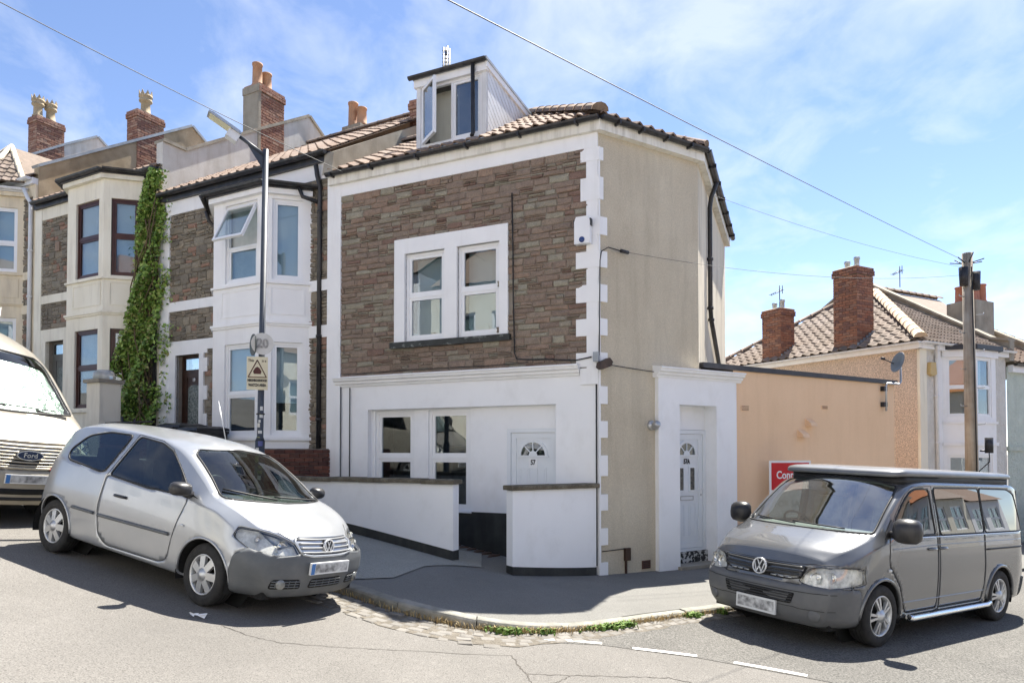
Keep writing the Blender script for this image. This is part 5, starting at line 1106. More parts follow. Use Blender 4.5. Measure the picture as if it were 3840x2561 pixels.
# roof
ez = 4.76; e_c = PS.P(-.18, .18, ez) ; e_far = PS.P(7.3, .18, ez); apx = PS.P(4.42, -4.44, 7.5); e_r = PR.P(4.0, .18, ez); r_r = apx + PR.d * 4.0
e_c = offset_corner(PS, PR, .18) + Vector((0, 0, ez))
mb = MB(); mb.quad(e_far, e_c, apx); mb.quad(e_c, e_r, r_r, apx); mb.quad(e_far, apx, r_r, PS.P(9, -8, ez)); roof2 = mb.build('roof', W['tile_grey'], rh, recalc=False)
slope_tiles(e_far, e_c, [apx], W['tile_grey'], roof2, w_=.30, gauge=.30, rolls=1, hgt=.06, seed=31)
r_cl = PR.P(4.0, -4.4, 7.48)
slope_tiles(e_c, e_r, [r_cl, apx], W['tile_grey'], roof2, w_=.30, gauge=.30, rolls=2, seed=32, hgt=.03)
ridge_run(e_c + Vector((0, 0, .08)), apx + Vector((0, 0, .08)), roof2, mat('buff_hip_tile', (.44, .33, .23), (.52, .41, .30), 5, .9, .4, 40), .15, .45, 'hip_tile'); ridge_run(e_far + Vector((0, 0, .05)), apx + Vector((0, 0, .05)), roof2, W['ridge'], .12, .45, 'hip_tile'); ridge_run(apx + Vector((0, 0, .05)), r_r + Vector((0, 0, .05)), roof2, W['ridge'], .12)
mb = MB(); mb.gutter([e_far.lerp(e_c, k / 10) + Vector((0, 0, -.02)) for k in range(11)], PS.n, .055); mb.build('gutter', W['white_plastic'], rh, recalc=False); mb = MB(); mb.gutter([e_c.lerp(e_r, k / 6) + Vector((0, 0, -.02)) for k in range(7)], PR.n, .055); mb.build('gutter', W['white_plastic'], rh, recalc=False)
mb = MB(); mb.fbox(PS, -.12, 7.3, 4.58, 4.74, -.02, .15); mb.fbox(PR, -.1, 3.95, 4.58, 4.74, -.02, .14); mb.build('fascia', W['white_trim'], rh)
downpipe([PR.P(.45, .22, 4.68), PR.P(.62, .1, 4.45), PR.P(.62, .07, 4.2), PR.P(.66, .07, -.6)], rh, W['white_plastic'], .045, [PR.P(.62, .07, 3.4), PR.P(.64, .07, 2.2)])
def slope_z(v): return ez + .606 * (v + .18)
for u, w2, v0, d2, zt, sd in ((1.72, .74, .02, .72, 7.12, 41), (4.30, .74, .0, .60, 6.42, 43)):
    o = PS.P(u, -v0, 0); ch, f = brick_stack(rh, (o.x, o.y), PS.ang, w2, d2, 4.78, zt, W['brick'], 3, vis=('f', 'r'), seed=sd)
    mb = MB(); mb.fbox(f, -.03, w2 + .03, 4.74, 4.86, -d2 - .05, .05); 
    for k in range(6): mb.fbox(f, -.035 - .002 * k, -.0, 4.75, 4.98 + k * .075, -.12 * (k + 1) - .02, -.12 * k)
    mb.build('lead_flashing', W['lead'], ch); 
    for k in range(2): MB().lathe(Matrix.Translation(f.P(.2 + .3 * k, -.3, zt + .03)), [(.07, 0), (.07, .2 - .06 * k), (.085, .21 - .06 * k), (.085, .28 - .06 * k), (0, .28 - .06 * k)], 12).build('flue_cowl', W['metal'], ch)
# parapet on the right
pr = Fr(PR.P(4.0, 0, 0), PR.ang - 90, 1); 
if pr.d.dot(PR.n) > 0: pr = Fr(PR.P(4.0, 0, 0), PR.ang + 90, 1)
mb = MB(); q_ = [(-.15, 4.5), (-.15, 5.05), (.3, 5.15), (4.45, 7.75), (9, 5.2), (9, 4.0)]; mb.fpoly(pr, q_, -.12, .12); pw = mb.build('parapet_wall', W['concrete'], rh)
for (a, za), (b, zb) in zip(q_[1:4], q_[2:5]): MB().fpoly(pr, [(a, za), (b, zb), (b, zb + .07), (a, za + .07)], -.18, .18).build('parapet_coping', W['concrete'], pw)
mb = MB(); mb.fbox(PR, .1, .3, 3.72, 4.0, .03, .15); 
ab = Fr(PR.P(.42, .03, 0), 62.4, 1); MB().fpoly(ab, [(-.14, 3.95), (-.1, 4.25), (.1, 4.25), (.14, 3.95), (.0, 3.9)], 0, .1).build('alarm_box', mat('yellow_alarm', (.50, .36, .15), (.55, .41, .19), 3, .5), rh)
# aerials
for p, s in ((PS.P(4.6, -.3, 6.45), 1.0), (PR.P(3.9, -3.0, 7.2), .9)):
    mb = MB(); mb.tube([p, p + Vector((0, 0, .75 * s))], .014, 6); q0 = p + Vector((-.32 * s, -.1, .42 * s)); q1 = p + Vector((.1 * s, .03, .62 * s)); mb.tube([q0, q1], .012, 6)
    for k in range(7): c = q0.lerp(q1, k / 6); mb.tube([c + Vector((.03, -.07, -.03)), c + Vector((-.03, .07, .03))], .007, 5)
    mb.tube([q1 + Vector((0, 0, -.12)), q1 + Vector((0, 0, .14))], .012, 5); mb.build('aerial', W['dark_metal'], rh)
# --- pale green house next along
gh = thing('green_house', 'pale green painted house at the right edge past the white bay', 'house', tuple(PR.P(4.2, 0, -.6)), PR.rz())
mb = MB(); DG = (5.25, 6.05, -.45, 1.75); wall_face(mb, PR, 4.0, 9.0, -2, 4.35, .0, [DG], .15); mb.build('front_wall', W['rough_green'], gh, recalc=False)
mb = MB(); mb.fbox(PR, 4.0, 9, 2.0, 2.12, -.02, .05); mb.build('string_course', W['rough_green'], gh); mb = MB(); mb.fbox(PR, 4.1, 9, 4.2, 4.4, -.02, .12); mb.build('fascia', W['white_trim'], gh); MB().gutter([PR.P(4.1 + k, .13, 4.42) for k in range(6)], PR.n, .06).build('gutter', W['black_plastic'], gh, recalc=False)
mb = MB(); mb.fbox(PR, 5.27, 6.03, -.45, 1.25, -.12, -.08); mb.build('door', W['upvc_door'], gh); MB().fbox(PR, 5.27, 6.03, 1.3, 1.73, -.11, -.09).build('fanlight', W['glass'], gh); MB().fbox(PR, 5.25, 6.05, 1.24, 1.32, -.13, -.07).fbox(PR, 5.2, 6.1, -.5, 1.8, -.5, -.48).build('door_frame', W['upvc'], gh)
mb = MB(); mb.quad(PR.P(4.1, .2, 4.45), PR.P(9, .2, 4.45), PR.P(9, -4.4, 7.1), PR.P(4.1, -4.4, 7.1)); mb.quad(PR.P(4.1, -4.4, 7.1), PR.P(9, -4.4, 7.1), PR.P(9, -9, 4.4), PR.P(4.1, -9, 4.4)); rg = mb.build('roof', W['tile'], gh, recalc=False)
slope_tiles(PR.P(4.15, .2, 4.45), PR.P(9, .2, 4.45), [PR.P(9, -4.4, 7.1), PR.P(4.15, -4.4, 7.1)], W['tile'], rg, w_=.28, gauge=.3, rolls=1, hgt=.05, seed=33)
o = PR.P(4.75, -1.2, 0); chf = brick_stack(gh, (o.x, o.y), PR.ang, .9, .8, 4.6, 6.55, W['brick_pink'], 0, vis=(), seed=44); mb = MB(); f = chf[1]; mb.fbox(f, -.03, .93, 4.7, 6.55, -.83, .03); mb.build('rendered_face', W['concrete'], chf[0])
for u, v, hh in ((.15, .2, .5), (.48, .3, .68), (.75, .25, .56), (.3, .6, .5)): plain_pot(chf[0], f.P(u, -v, 6.57), hh, .15, W['pot_red'])
pr2 = Fr(PR.P(6.6, 0, 0), pr.ang, 1); mb = MB(); q2 = [(-.1, 4.3), (-.1, 4.75), (4.45, 7.4), (9, 4.9), (9, 3.9)]; mb.fpoly(pr2, q2, -.12, .12); pw = mb.build('parapet_wall', W['concrete'], gh); MB().fpoly(pr2, [(-.1, 4.75), (4.45, 7.4), (4.45, 7.48), (-.1, 4.83)], -.17, .17).build('parapet_coping', W['concrete'], pw)
# --- low front wall with bin, past the van
lw = PR.P(3.4, 2.0, 0); lwf = PR.sub(3.6, 1.9); t = thing('low_brick_wall', 'low red brick front wall with rounded top behind the grey van', 'wall', tuple(lwf.P(0, 0, -.5)), PR.rz())
MB().fbox(lwf, 0, 5, -1.5, .18, -.22, -.02).build('wall_core', W['brick_mortar'], t); lay_bricks(lwf, 0, 5, -.6, .15, W['brick_pink'], t.children[0], 14)
for k in range(22): MB().fbox(lwf, k * .226, k * .226 + .215, .15, .26, -.24, .02).build('coping_brick', W['brick_dark'], t)
def wheelie_bin(name, label, o, rz, s=1.0):
    T = Matrix.Translation(o) @ Matrix.Rotation(rz, 4, 'Z') @ Matrix.Scale(s, 4); t = thing(name, label, 'bin', matrix=Matrix.Translation(o) @ Matrix.Rotation(rz, 4, 'Z'))
    def ringp(z, w, d): return [T @ Vector(p) for p in ((-w, -d, z), (w, -d, z), (w, d, z), (-w, d, z))]
    mb = MB(); rings = [ringp(.06, .22, .24), ringp(.5, .25, .29), ringp(.92, .28, .33), ringp(.93, .30, .35), ringp(.98, .30, .35)]
    v = [p for r_ in rings for p in r_]; mb.add(v, [(i * 4 + k, i * 4 + (k + 1) % 4, i * 4 + 4 + (k + 1) % 4, i * 4 + 4 + k) for i in range(4) for k in range(4)] + [(3, 2, 1, 0)]); mb.build('bin_body', W['black_plastic'], t)
    mb = MB(); a = ringp(.985, .31, .36); b = ringp(1.03, .30, .34); c = ringp(1.07, .2, .22); mb.add(a + b + c, [(i * 4 + k, i * 4 + (k + 1) % 4, i * 4 + 4 + (k + 1) % 4, i * 4 + 4 + k) for i in range(2) for k in range(4)] + [(8, 9, 10, 11), (3, 2, 1, 0)]); mb.build('bin_lid', W['black_plastic'], t)
    MB().tube([T @ Vector((-.2, .40, .97)), T @ Vector((.2, .40, .97))], .018, 8).build('bin_handle', W['black_plastic'], t)
    for sx in (-1, 1): MB().lathe(T @ Matrix.Translation((sx * .25, .27, .1)) @ Matrix.Rotation(R(90), 4, 'Y'), [(0, -.025), (.1, -.025), (.1, .025), (0, .025)], 14).build('bin_wheel', W['cable'], t)
wheelie_bin('wheelie_bin', 'black wheelie bin standing by the low wall at the right edge', PR.P(4.6, 1.2, -.5), PR.rz(), 1.15)
wheelie_bin('wheelie_bin', 'dark wheelie bin in the yard below the brown front door', PB.P(2.98, 1.0, 1.47), PB.rz() + .1)
wheelie_bin('wheelie_bin', 'dark wheelie bin nearest the bay, right of another bin', PB.P(2.30, 1.05, 1.40), PB.rz() - .05)
# --- street lamp with discs and stickers
def px_ground(X, Y): return Vector((X, Y, ground_at(X, Y)))
LP = Vector((-3.85, 10.55, 0)); LP.z = ground_at(LP.x, LP.y); lt = thing('street_lamp', 'dark blue street lamp post with round discs, signs and stickers', 'street lamp', tuple(LP)); zt = 6.62
lean = Vector((.012, .0, 0)); L3 = lambda z: Vector((LP.x, LP.y, z)) + lean * (z - LP.z) 
W['post_paint'] = mat('dark_blue_post_paint', (.035, .045, .062), (.055, .065, .085), 5, .5, .1, 40)
MB().tube([L3(LP.z - .1), L3(LP.z + 1.3)], .07, 14).tube([L3(LP.z + 1.3), L3(LP.z + 1.36), L3(zt)], [.07, .047, .043], 14).build('post', W['post_paint'], lt)
# arm and head point towards the camera's upper left
hd = Vector((-.86, -.50, .0)).normalized(); tp = L3(zt - .1); arm_end = tp + hd * .42 + Vector((0, 0, .24))
MB().tube([tp, arm_end], .028, 10).add([tp + Vector((0, 0, -.28)), tp, tp + hd * .28 + Vector((0, 0, .14))], [(0, 1, 2)]).build('arm', W['post_paint'], lt)
sd_ = hd.cross(Vector((0, 0, 1))).normalized(); upv = Vector((0, 0, 1)); ax = (hd + Vector((0, 0, .52))).normalized(); nz = sd_.cross(ax).normalized()
if nz.z < 0: nz = -nz
Mh = Matrix((ax, sd_, nz)).transposed().to_4x4(); Mh.translation = arm_end
mb = MB(); mb.box(Mh, -.05, .46, -.10, .10, .0, .03); mb.box(Mh, -.02, .42, -.07, .07, .035, .055); hdp = mb.build('lamp_head', W['metal'], lt); MB().box(Mh, .1, .43, -.085, .085, -.012, -.001).build('lens', mat('lamp_lens', (.6, .58, .4), (.7, .68, .5), 20, .3), hdp); MB().box(Mh, -.05, .12, -.07, .07, -.13, -.001).build('control_box', W['white_plastic'], lt)
# discs back to back
def disc(parent, c, nrm, r, m, name):
    Mz = nrm.to_track_quat('Z', 'Y').to_matrix().to_4x4(); Mz.translation = c; mb = MB(); mb.lathe(Mz, [(0, 0), (r, 0), (r, .012), (0, .012)], 28, False); return mb.build(name, m, parent)
n1 = Vector((.42, -.90, 0)).normalized(); zc_ = 3.62
sgn = disc(lt, L3(zc_) + n1 * .075, n1, .165, mat('faded_speed_disc', (.50, .49, .46), (.60, .59, .56), 6, .6, grime=.3, gcol=(.35, .33, .3)), 'speed_disc')
fD = Fr(L3(zc_) + n1 * .09, math.degrees(math.atan2(n1.y * -1, n1.x)) , 1); fD.n = n1; fD.d = Vector((-n1.y, n1.x, 0))
put_text('20', .19, text_matrix(fD, 0, .004, zc_), mat('faded_digits', (.22, .21, .2), (.4, .39, .37), 25, .7), sgn, 'speed_digits', .9, .008)
n2 = Vector((-.80, -.60, 0)).normalized(); disc(lt, L3(zc_) + n2 * .02 + Vector((-.10, -.02, -.01)), n2, .165, mat('disc_back', (.06, .075, .07), (.09, .10, .095), 6, .6), 'disc_back')
n3 = Vector((.32, -.95, 0)).normalized(); fN = Fr(L3(3.2) + n3 * .10 + Vector((-.06, 0, 0)), 90, 1); fN.n = n3; fN.d = Vector((-n3.y, n3.x, 0))
MB().fbox(fN, -.15, .15, 2.92, 3.42, 0, .006).build('notice', mat('yellowed_notice', (.58, .52, .36), (.66, .60, .44), 5, .6), lt); nt_ = lt.children[-1]
W['maroon'] = mat('maroon_print', (.07, .018, .014), None, 3, .6)
for p, q_ in (((-.13, 3.11), (.13, 3.11)), ((-.13, 3.11), (0, 3.37)), ((.13, 3.11), (0, 3.37))): MB().tube([fN.P(p[0], .008, p[1]), fN.P(q_[0], .008, q_[1])], .008, 4).build('warning_triangle', W['maroon'], nt_)
MB().fpoly(fN, [(-.05, 3.16), (.05, 3.16), (.06, 3.20), (.03, 3.25), (0, 3.27), (-.03, 3.25), (-.06, 3.20)], .007, .009).build('emblem', W['maroon'], nt_)
put_text('This', .055, text_matrix(fN, -.09, .008, 3.36), W['letter_black'], nt_, sx=.9, bold=.001); put_text('is a', .055, text_matrix(fN, .095, .008, 3.36), W['letter_black'], nt_, sx=.9, bold=.001)
put_text('NEIGHBOURHOOD', .05, text_matrix(fN, 0, .008, 3.06), W['letter_black'], nt_, sx=.62, bold=.003); put_text('WATCH AREA', .055, text_matrix(fN, 0, .008, 2.99), W['letter_black'], nt_, sx=.7, bold=.003)
rr = random.Random(5); st_cols = [mat('sticker_%d' % k, c, None, 4, .6) for k, c in enumerate(((.6, .6, .58), (.25, .27, .12), (.09, .1, .25), (.62, .6, .55), (.16, .17, .09)))]
for k in range(16):
    z = 1.35 + k * .085 + rr.uniform(-.02, .02); an = rr.uniform(-2.3, -.9); rad = (.071 if z < LP.z + 1.32 else .049) + .002; h2 = rr.uniform(.02, .05); w2 = rr.uniform(.3, .6); mb = MB(); v = []
    for i in range(5):
        a = an - w2 + 2 * w2 * i / 4; c = L3(z); v += [Vector((c.x + math.cos(a) * rad, c.y + math.sin(a) * rad, z - h2)), Vector((c.x + math.cos(a) * rad, c.y + math.sin(a) * rad, z + h2))]
    mb.add(v, [(2 * i, 2 * i + 2, 2 * i + 3, 2 * i + 1) for i in range(4)]); mb.build('sticker', st_cols[0] if z > 2.4 else rr.choice(st_cols), lt)
MB().lathe(Matrix.Translation(L3(2.55)), [(.06, 0), (.064, .01), (.06, .02)], 14).build('cable_tie', W['cable'], lt)
# --- telegraph pole
TP = Vector((10.55, 15.9, -.45)); tg = thing('telegraph_pole', 'weathered wooden telegraph pole in front of the white bay', 'telegraph pole', tuple(TP)); zt = 6.55
W['pole_wood'] = mat('weathered_pole_wood', (.30, .25, .19), (.42, .37, .30), 3, .9, .8, 30, grime=.5, gcol=(.09, .07, .05), gscale=(20, 20, 1.0))
MB().tube([TP + Vector((0, 0, -.3)), TP + Vector((-.02, 0, 3.5)), Vector((TP.x - .05, TP.y, zt))], [.15, .125, .11], 16).build('pole', W['pole_wood'], tg)
for s_, zz in ((-1, 6.0), (1, 5.9)): MB().tube([Vector((TP.x - .05 + s_ * .14, TP.y - .08, zz - .22)), Vector((TP.x - .05 + s_ * .14, TP.y - .08, zz + .2))], [.085, .10], 12).build('junction_box', W['dark_metal'], tg)
MB().tube([Vector((TP.x + .32, TP.y - .1, 1.95)), Vector((TP.x + .32, TP.y - .1, 2.3))], .085, 12).tube([Vector((TP.x + .12, TP.y - .1, 2.0)), Vector((TP.x + .3, TP.y - .1, 2.0))], .02, 6).build('cable_joint', W['dark_metal'], tg)
MB().tube([Vector((TP.x + .32, TP.y - .1, 1.96)), Vector((TP.x + .3, TP.y - .14, 1.75)), Vector((TP.x + .05, TP.y - .17, 1.55)), Vector((TP.x - .06, TP.y - .16, 1.2))], .012, 6).tube([Vector((TP.x - .05, TP.y - .15, 6.2)), Vector((TP.x - .03, TP.y - .16, 4)), Vector((TP.x - .01, TP.y - .175, 1))], .014, 6).build('pole_cable', W['cable'], tg)
for k in range(8): 
    zz = 2.6 + k * .42; s_ = -1 if k % 2 else 1; MB().tube([Vector((TP.x + s_ * .12, TP.y - .03, zz)), Vector((TP.x + s_ * .27, TP.y - .05, zz + .01)), Vector((TP.x + s_ * .28, TP.y - .05, zz + .05))], .011, 6).build('climbing_step', W['metal'], tg)
for k in range(7):
    a = 2 * math.pi * k / 7; MB().tube([Vector((TP.x - .05 + math.cos(a) * .1, TP.y + math.sin(a) * .1, 6.32)), Vector((TP.x - .05 + math.cos(a) * .34, TP.y + math.sin(a) * .34, 6.36 + .06 * (k % 3)))], .013, 5).build('insulator_arm', W['dark_metal'], tg)
MB().fbox(Fr((TP.x + .05, TP.y - .155, 0), 90, 1), -.04, .04, 1.0, 1.1, 0, .01).build('tag', mat('yellow_tag', (.7, .5, .05), None, 3, .5), tg)
# --- overhead cables
def cable(label, a, b, sag, r=.012, m=None):
    a, b = Vector(a), Vector(b); pts = [a.lerp(b, k / 24) + Vector((0, 0, -sag * 4 * (k / 24) * (1 - k / 24))) for k in range(25)]
    o = MB().tube(pts, r, 5).build('overhead_cable', m or W['cable_grey'], None); return tag(o, label, 'cable', 'overhead telephone cables')
ptop = Vector((TP.x - .05, TP.y, 6.35))
cable('long telephone cable crossing the whole sky to the telegraph pole', ptop, (-1.196, 4.0, 5.066), .04, .005)
cable('telephone cable from the angled tan wall to the telegraph pole', CH.P(.5, .08, 5.2), ptop + Vector((-.1, 0, -.3)), .22, .004)
cable('telephone cable from the return gutter to the telegraph pole', RT.P(.3, .25, 6.55), ptop + Vector((-.1, 0, -.12)), .12, .0035)
cable('telephone cable from the left gutter of the corner house up to the left', FR.P(4.9, .16, 7.2), (-6.25, 7.5, 7.25), .05, .006)
# ================================================================ vehicles: lofted shells with windows, lamps and panels cut along their outlines
def tabf(*pts):
    pts = sorted(pts); X = [p[0] for p in pts]; Y = [p[1] for p in pts]; return lambda x: pch((X, Y), x)
def in_poly(px, pz, poly):
    c = np.zeros(len(px), bool); n = len(poly)
    for i in range(n):
        x0, z0 = poly[i]; x1, z1 = poly[(i + 1) % n]
        if z0 == z1: continue
        k = ((z0 > pz) != (z1 > pz)) & (px < (x1 - x0) * (pz - z0) / (z1 - z0) + x0); c ^= k
    return c
def nearest_on(poly, p):
    best = None
    for i in range(len(poly)):
        a = np.array(poly[i]); b = np.array(poly[(i + 1) % len(poly)]); d = b - a; t = np.clip(np.dot(p - a, d) / max(1e-9, np.dot(d, d)), 0, 1); q = a + d * t; e = np.hypot(*(p - q))
        if best is None or e < best[0]: best = (e, q)
    return best
class Shell:
    def __init__(s, T, xf, xr, nose, tail, H=14, dx=.03, fine=()):
        """T: dict of section functions of x; nose/tail(y,z): how far a point of the end face moves along x"""
        xs = [xf]; x = xf
        while x > xr + 1e-6:
            st = dx * (.45 if any(a <= x <= b for a, b in fine) else 1); x = max(xr, x - st); xs.append(x)
        segs = (3, 9, 8, 16); V = []; half = []
        for x in xs:
            g = {k: f(x) for k, f in T.items()}; cp = [(g['ys'] - .07, g['zb']), (g['ys'], g['zs']), (g['yw'], g['zw']), (g['yb'], g['zbelt']), (g['yr'], g['zr'])]
            pts = [(g['ys'] - .07) * k / H for k in range(H)]; sec = [(y, g['zb']) for y in pts]
            for i in range(4):
                p0 = cp[max(i - 1, 0)]; p1 = cp[i]; p2 = cp[i + 1]; p3 = cp[min(i + 2, 4)]
                for k in range(segs[i]):
                    t = k / segs[i]; m1 = [(p2[j] - p0[j]) * .5 for j in (0, 1)]; m2 = [(p3[j] - p1[j]) * .5 for j in (0, 1)]
                    cr_ = g.get('crease', .0)
                    if i == 2: m2 = [m2[j] * (1 - cr_) + (p2[j] - p1[j]) * cr_ * .8 for j in (0, 1)]
                    if i == 3: m1 = [m1[j] * (1 - cr_) + (p2[j] - p1[j]) * cr_ for j in (0, 1)]
                    L1 = math.dist(p1, p2); s1 = L1 / max(1e-6, math.dist(p0, p2) * .5) if i else 1; s2 = L1 / max(1e-6, math.dist(p1, p3) * .5) if i < 3 else 1; s1 = min(s1, 1.0); s2 = min(s2, 1.0)
                    h00 = 2 * t ** 3 - 3 * t * t + 1; h10 = t ** 3 - 2 * t * t + t; h01 = -2 * t ** 3 + 3 * t * t; h11 = t ** 3 - t * t
                    sec.append(tuple(h00 * p1[j] + h10 * m1[j] * s1 + h01 * p2[j] + h11 * m2[j] * s2 for j in (0, 1)))
            yr, zr, zt = g['yr'], g['zr'], g['zt']
            for k in range(H + 1):
                q = k / H; y = yr * (1 - q); e = g.get('rnd', 2.2); sec.append((y, zr + (zt - zr) * (1 - (1 - q) ** e)))
            half.append(sec)
        K = len(half[0]); S = len(xs); ring = 2 * K - 2; s.V = []
        for si, x in enumerate(xs):
            L = [(x, y, z) for y, z in half[si]]; Rr = [(x, -y, z) for y, z in half[si]][1:-1][::-1]; s.V += L + Rr
        F = [(si * ring + k, si * ring + (k + 1) % ring, (si + 1) * ring + (k + 1) % ring, (si + 1) * ring + k) for si in range(S - 1) for k in range(ring)]
        kb, kt = H, K - 1 - H
        for si, x in ((0, xs[0]), (S - 1, xs[-1])):
            base = si * ring; idx = {}
            def vid(k, c):                # row k in kb..kt, column c in -H..H
                if c == H: return base + k
                if c == -H: return base + ring - k
                if k == kb: return base + abs(c) if c >= 0 else base + ring - abs(c)
                if k == kt: q = K - 1 - abs(c); return base + q if c >= 0 else base + (ring - q) % ring
                if (k, c) not in idx:
                    y, z = half[si][k]; t = c / H; f_ = (k - kb) / (kt - kb); zb_, zt_ = half[si][H - 0][1], half[si][kt][1]
                    idx[(k, c)] = len(s.V); yy = y * t; cz = half[si][K - 1 - abs(c)][1]; zlo = half[si][kb][1]
                    s.V.append((x, yy, zlo + (cz - zlo) * (z - zlo) / max(1e-6, zt_ - zlo)))
                return idx[(k, c)]
            for k in range(kb, kt):
                for c in range(-H, H): F.append((vid(k, c), vid(k, c + 1), vid(k + 1, c + 1), vid(k + 1, c)) if si else (vid(k, c), vid(k + 1, c), vid(k + 1, c + 1), vid(k, c + 1)))
        V = np.array(s.V, float)
        wf = np.clip((V[:, 0] - (xf - .75)) / .75, 0, 1); wf = wf * wf; wr = np.clip(((xr + .5) - V[:, 0]) / .5, 0, 1); wr = wr * wr
        V[:, 0] += wf * np.array([nose(abs(y), z) for _, y, z in V]) + wr * np.array([tail(abs(y), z) for _, y, z in V])
        s.V = V; s.F = np.array(F); s.tag = np.zeros(len(F), int); s.names = {0: 'body'}
        bm = bmesh.new(); vs_ = [bm.verts.new(v) for v in V]
        for f in F:
            try: bm.faces.new([vs_[i] for i in f])
            except ValueError: pass
        bmesh.ops.recalc_face_normals(bm, faces=bm.faces); bm.normal_update()
        # consistent winding
        F2 = [[v.index for v in f.verts] for f in bm.faces]; bm.verts.index_update(); F2 = [[v.index for v in f.verts] for f in bm.faces]; bm.free(); s.F = np.array(F2); s.tag = np.zeros(len(F2), int)
        s.norms(); s.bvh = BVHTree.FromPolygons([tuple(v) for v in V], [tuple(f) for f in F2])
        if s.fn[np.argmax(s.V[s.F].mean(1)[:, 2])][2] < 0: s.F = s.F[:, ::-1]; s.norms()
    def norms(s):
        P = s.V[s.F]; n = np.cross(P[:, 2] - P[:, 0], P[:, 3] - P[:, 1]); l = np.linalg.norm(n, axis=1); l[l == 0] = 1; s.fn = n / l[:, None]
        vn = np.zeros_like(s.V)
        for k in range(4): np.add.at(vn, s.F[:, k], n)
        l = np.linalg.norm(vn, axis=1); l[l == 0] = 1; s.vn = vn / l[:, None]
    def imprint(s, tagid, poly, plane='side', sign=0, only=None, lim=.05, nmin=.12):
        C = s.V[s.F].mean(1); ax = {'side': (0, 2, 1), 'front': (1, 2, 0), 'rear': (1, 2, 0), 'all': (0, 2, 1)}[plane]
        ok = np.ones(len(C), bool)
        if plane == 'side': ok = np.abs(s.fn[:, 1]) > nmin
        if plane == 'front': ok = s.fn[:, 0] > nmin
        if plane == 'rear': ok = s.fn[:, 0] < -nmin
        if sign: ok &= C[:, 1] * sign > 0
        if only is not None: ok &= np.isin(s.tag, only)
        ins = in_poly(C[:, ax[0]], C[:, ax[1]], poly) & ok
        inv = np.zeros(len(s.V), bool); inv[s.F[ins].ravel()] = True; outv = np.zeros(len(s.V), bool); outv[s.F[ok & ~ins].ravel()] = True
        for i in np.nonzero(inv & outv)[0]:
            p = s.V[i, [ax[0], ax[1]]]; e, q = nearest_on(poly, p)
            if e < lim:
                d = q - p; n = s.vn[i]; s.V[i, ax[0]] = q[0]; s.V[i, ax[1]] = q[1]
                if abs(n[ax[2]]) > .25: s.V[i, ax[2]] -= np.clip((n[ax[0]] * d[0] + n[ax[1]] * d[1]) / n[ax[2]], -.03, .03)
        s.tag[ins] = tagid
    def part(s, tags, name, m, parent, T, side=0, push=0.0, thick=0.0, label=None, smooth=True):
        sel = np.isin(s.tag, tags)
        if side: sel &= s.V[s.F].mean(1)[:, 1] * side > 0
        if not sel.any(): return None
        F = s.F[sel]; u, inv = np.unique(F.ravel(), return_inverse=True); P = s.V[u] + s.vn[u] * push; mb = MB(); mb.v = [T @ Vector(p) for p in P]; mb.f = [tuple(f) for f in inv.reshape(-1, 4)]; mb.sm = [smooth] * len(mb.f)
        if thick:                         # inner skin and edge
            n0 = len(mb.v); mb.v += [T @ Vector(p) for p in P - s.vn[u] * thick]; fs = list(mb.f); mb.f += [tuple(i + n0 for i in f[::-1]) for f in fs]; cnt = {}
            for f in fs:
                for a, b in zip(f, f[1:] + f[:1]): cnt[(a, b)] = cnt.get((a, b), 0) + 1
            for (a, b) in cnt:
                if (b, a) not in cnt: mb.f.append((b, a, a + n0, b + n0))
            mb.sm = [smooth] * len(fs) + [smooth] * len(fs) + [False] * (len(mb.f) - 2 * len(fs))
        o = mb.build(name, m, parent, label, recalc=False); return o
    def cast(s, o, d):
        h = s.bvh.ray_cast(Vector(o), Vector(d)); return h[0], h[1]
    def front_pt(s, y, z, off=0.0):
        p, n = s.cast((3, y, z), (-1, 0, 0)); 
        if p is None: p, n = Vector((.5, y, z)), Vector((1, 0, 0))
        if n.x < 0: n = -n
        return p + n * off
    def side_pt(s, x, z, sg, off=0.0):
        p, n = s.cast((x, 3 * sg, z), (0, -sg, 0))
        if p is None: p, n = Vector((x, .7 * sg, z)), Vector((0, sg, 0))
        if n.y * sg < 0: n = -n
        return p + n * off
def dense(pts, step, closed=False):
    out = []; n = len(pts)
    for i in range(n if closed else n - 1):
        a, b = Vector(pts[i]), Vector(pts[(i + 1) % n]); k = max(1, int((b - a).length / step)); out += [a.lerp(b, j / k) for j in range(k)]
    return out + [Vector(pts[0] if closed else pts[-1])]
def round_poly(pts, r=.05, k=4):
    out = []; n = len(pts)
    for i in range(n):
        p0, p, p1 = Vector(pts[i - 1]), Vector(pts[i]), Vector(pts[(i + 1) % n]); a = (p0 - p); b = (p1 - p); rr = min(r, a.length * .45, b.length * .45); A = p + a.normalized() * rr; B = p + b.normalized() * rr
        for j in range(k + 1): t = j / k; out.append(tuple((1 - t) ** 2 * A + 2 * t * (1 - t) * p + t * t * B))
    return out
def seam(sh, T, pts, sg, parent, m, r=.005, name='shut_line', closed=False, off=.0):
    MB().tube([T @ sh.side_pt(p.x, p.y, sg, off) for p in dense(pts, .04, closed)], r, 6).build(name, m, parent)
def fseam(sh, T, pts, parent, m, r=.005, name='shut_line', closed=False, off=.0):
    MB().tube([T @ sh.front_pt(p.x, p.y, off) for p in dense(pts, .03, closed)], r, 6).build(name, m, parent)
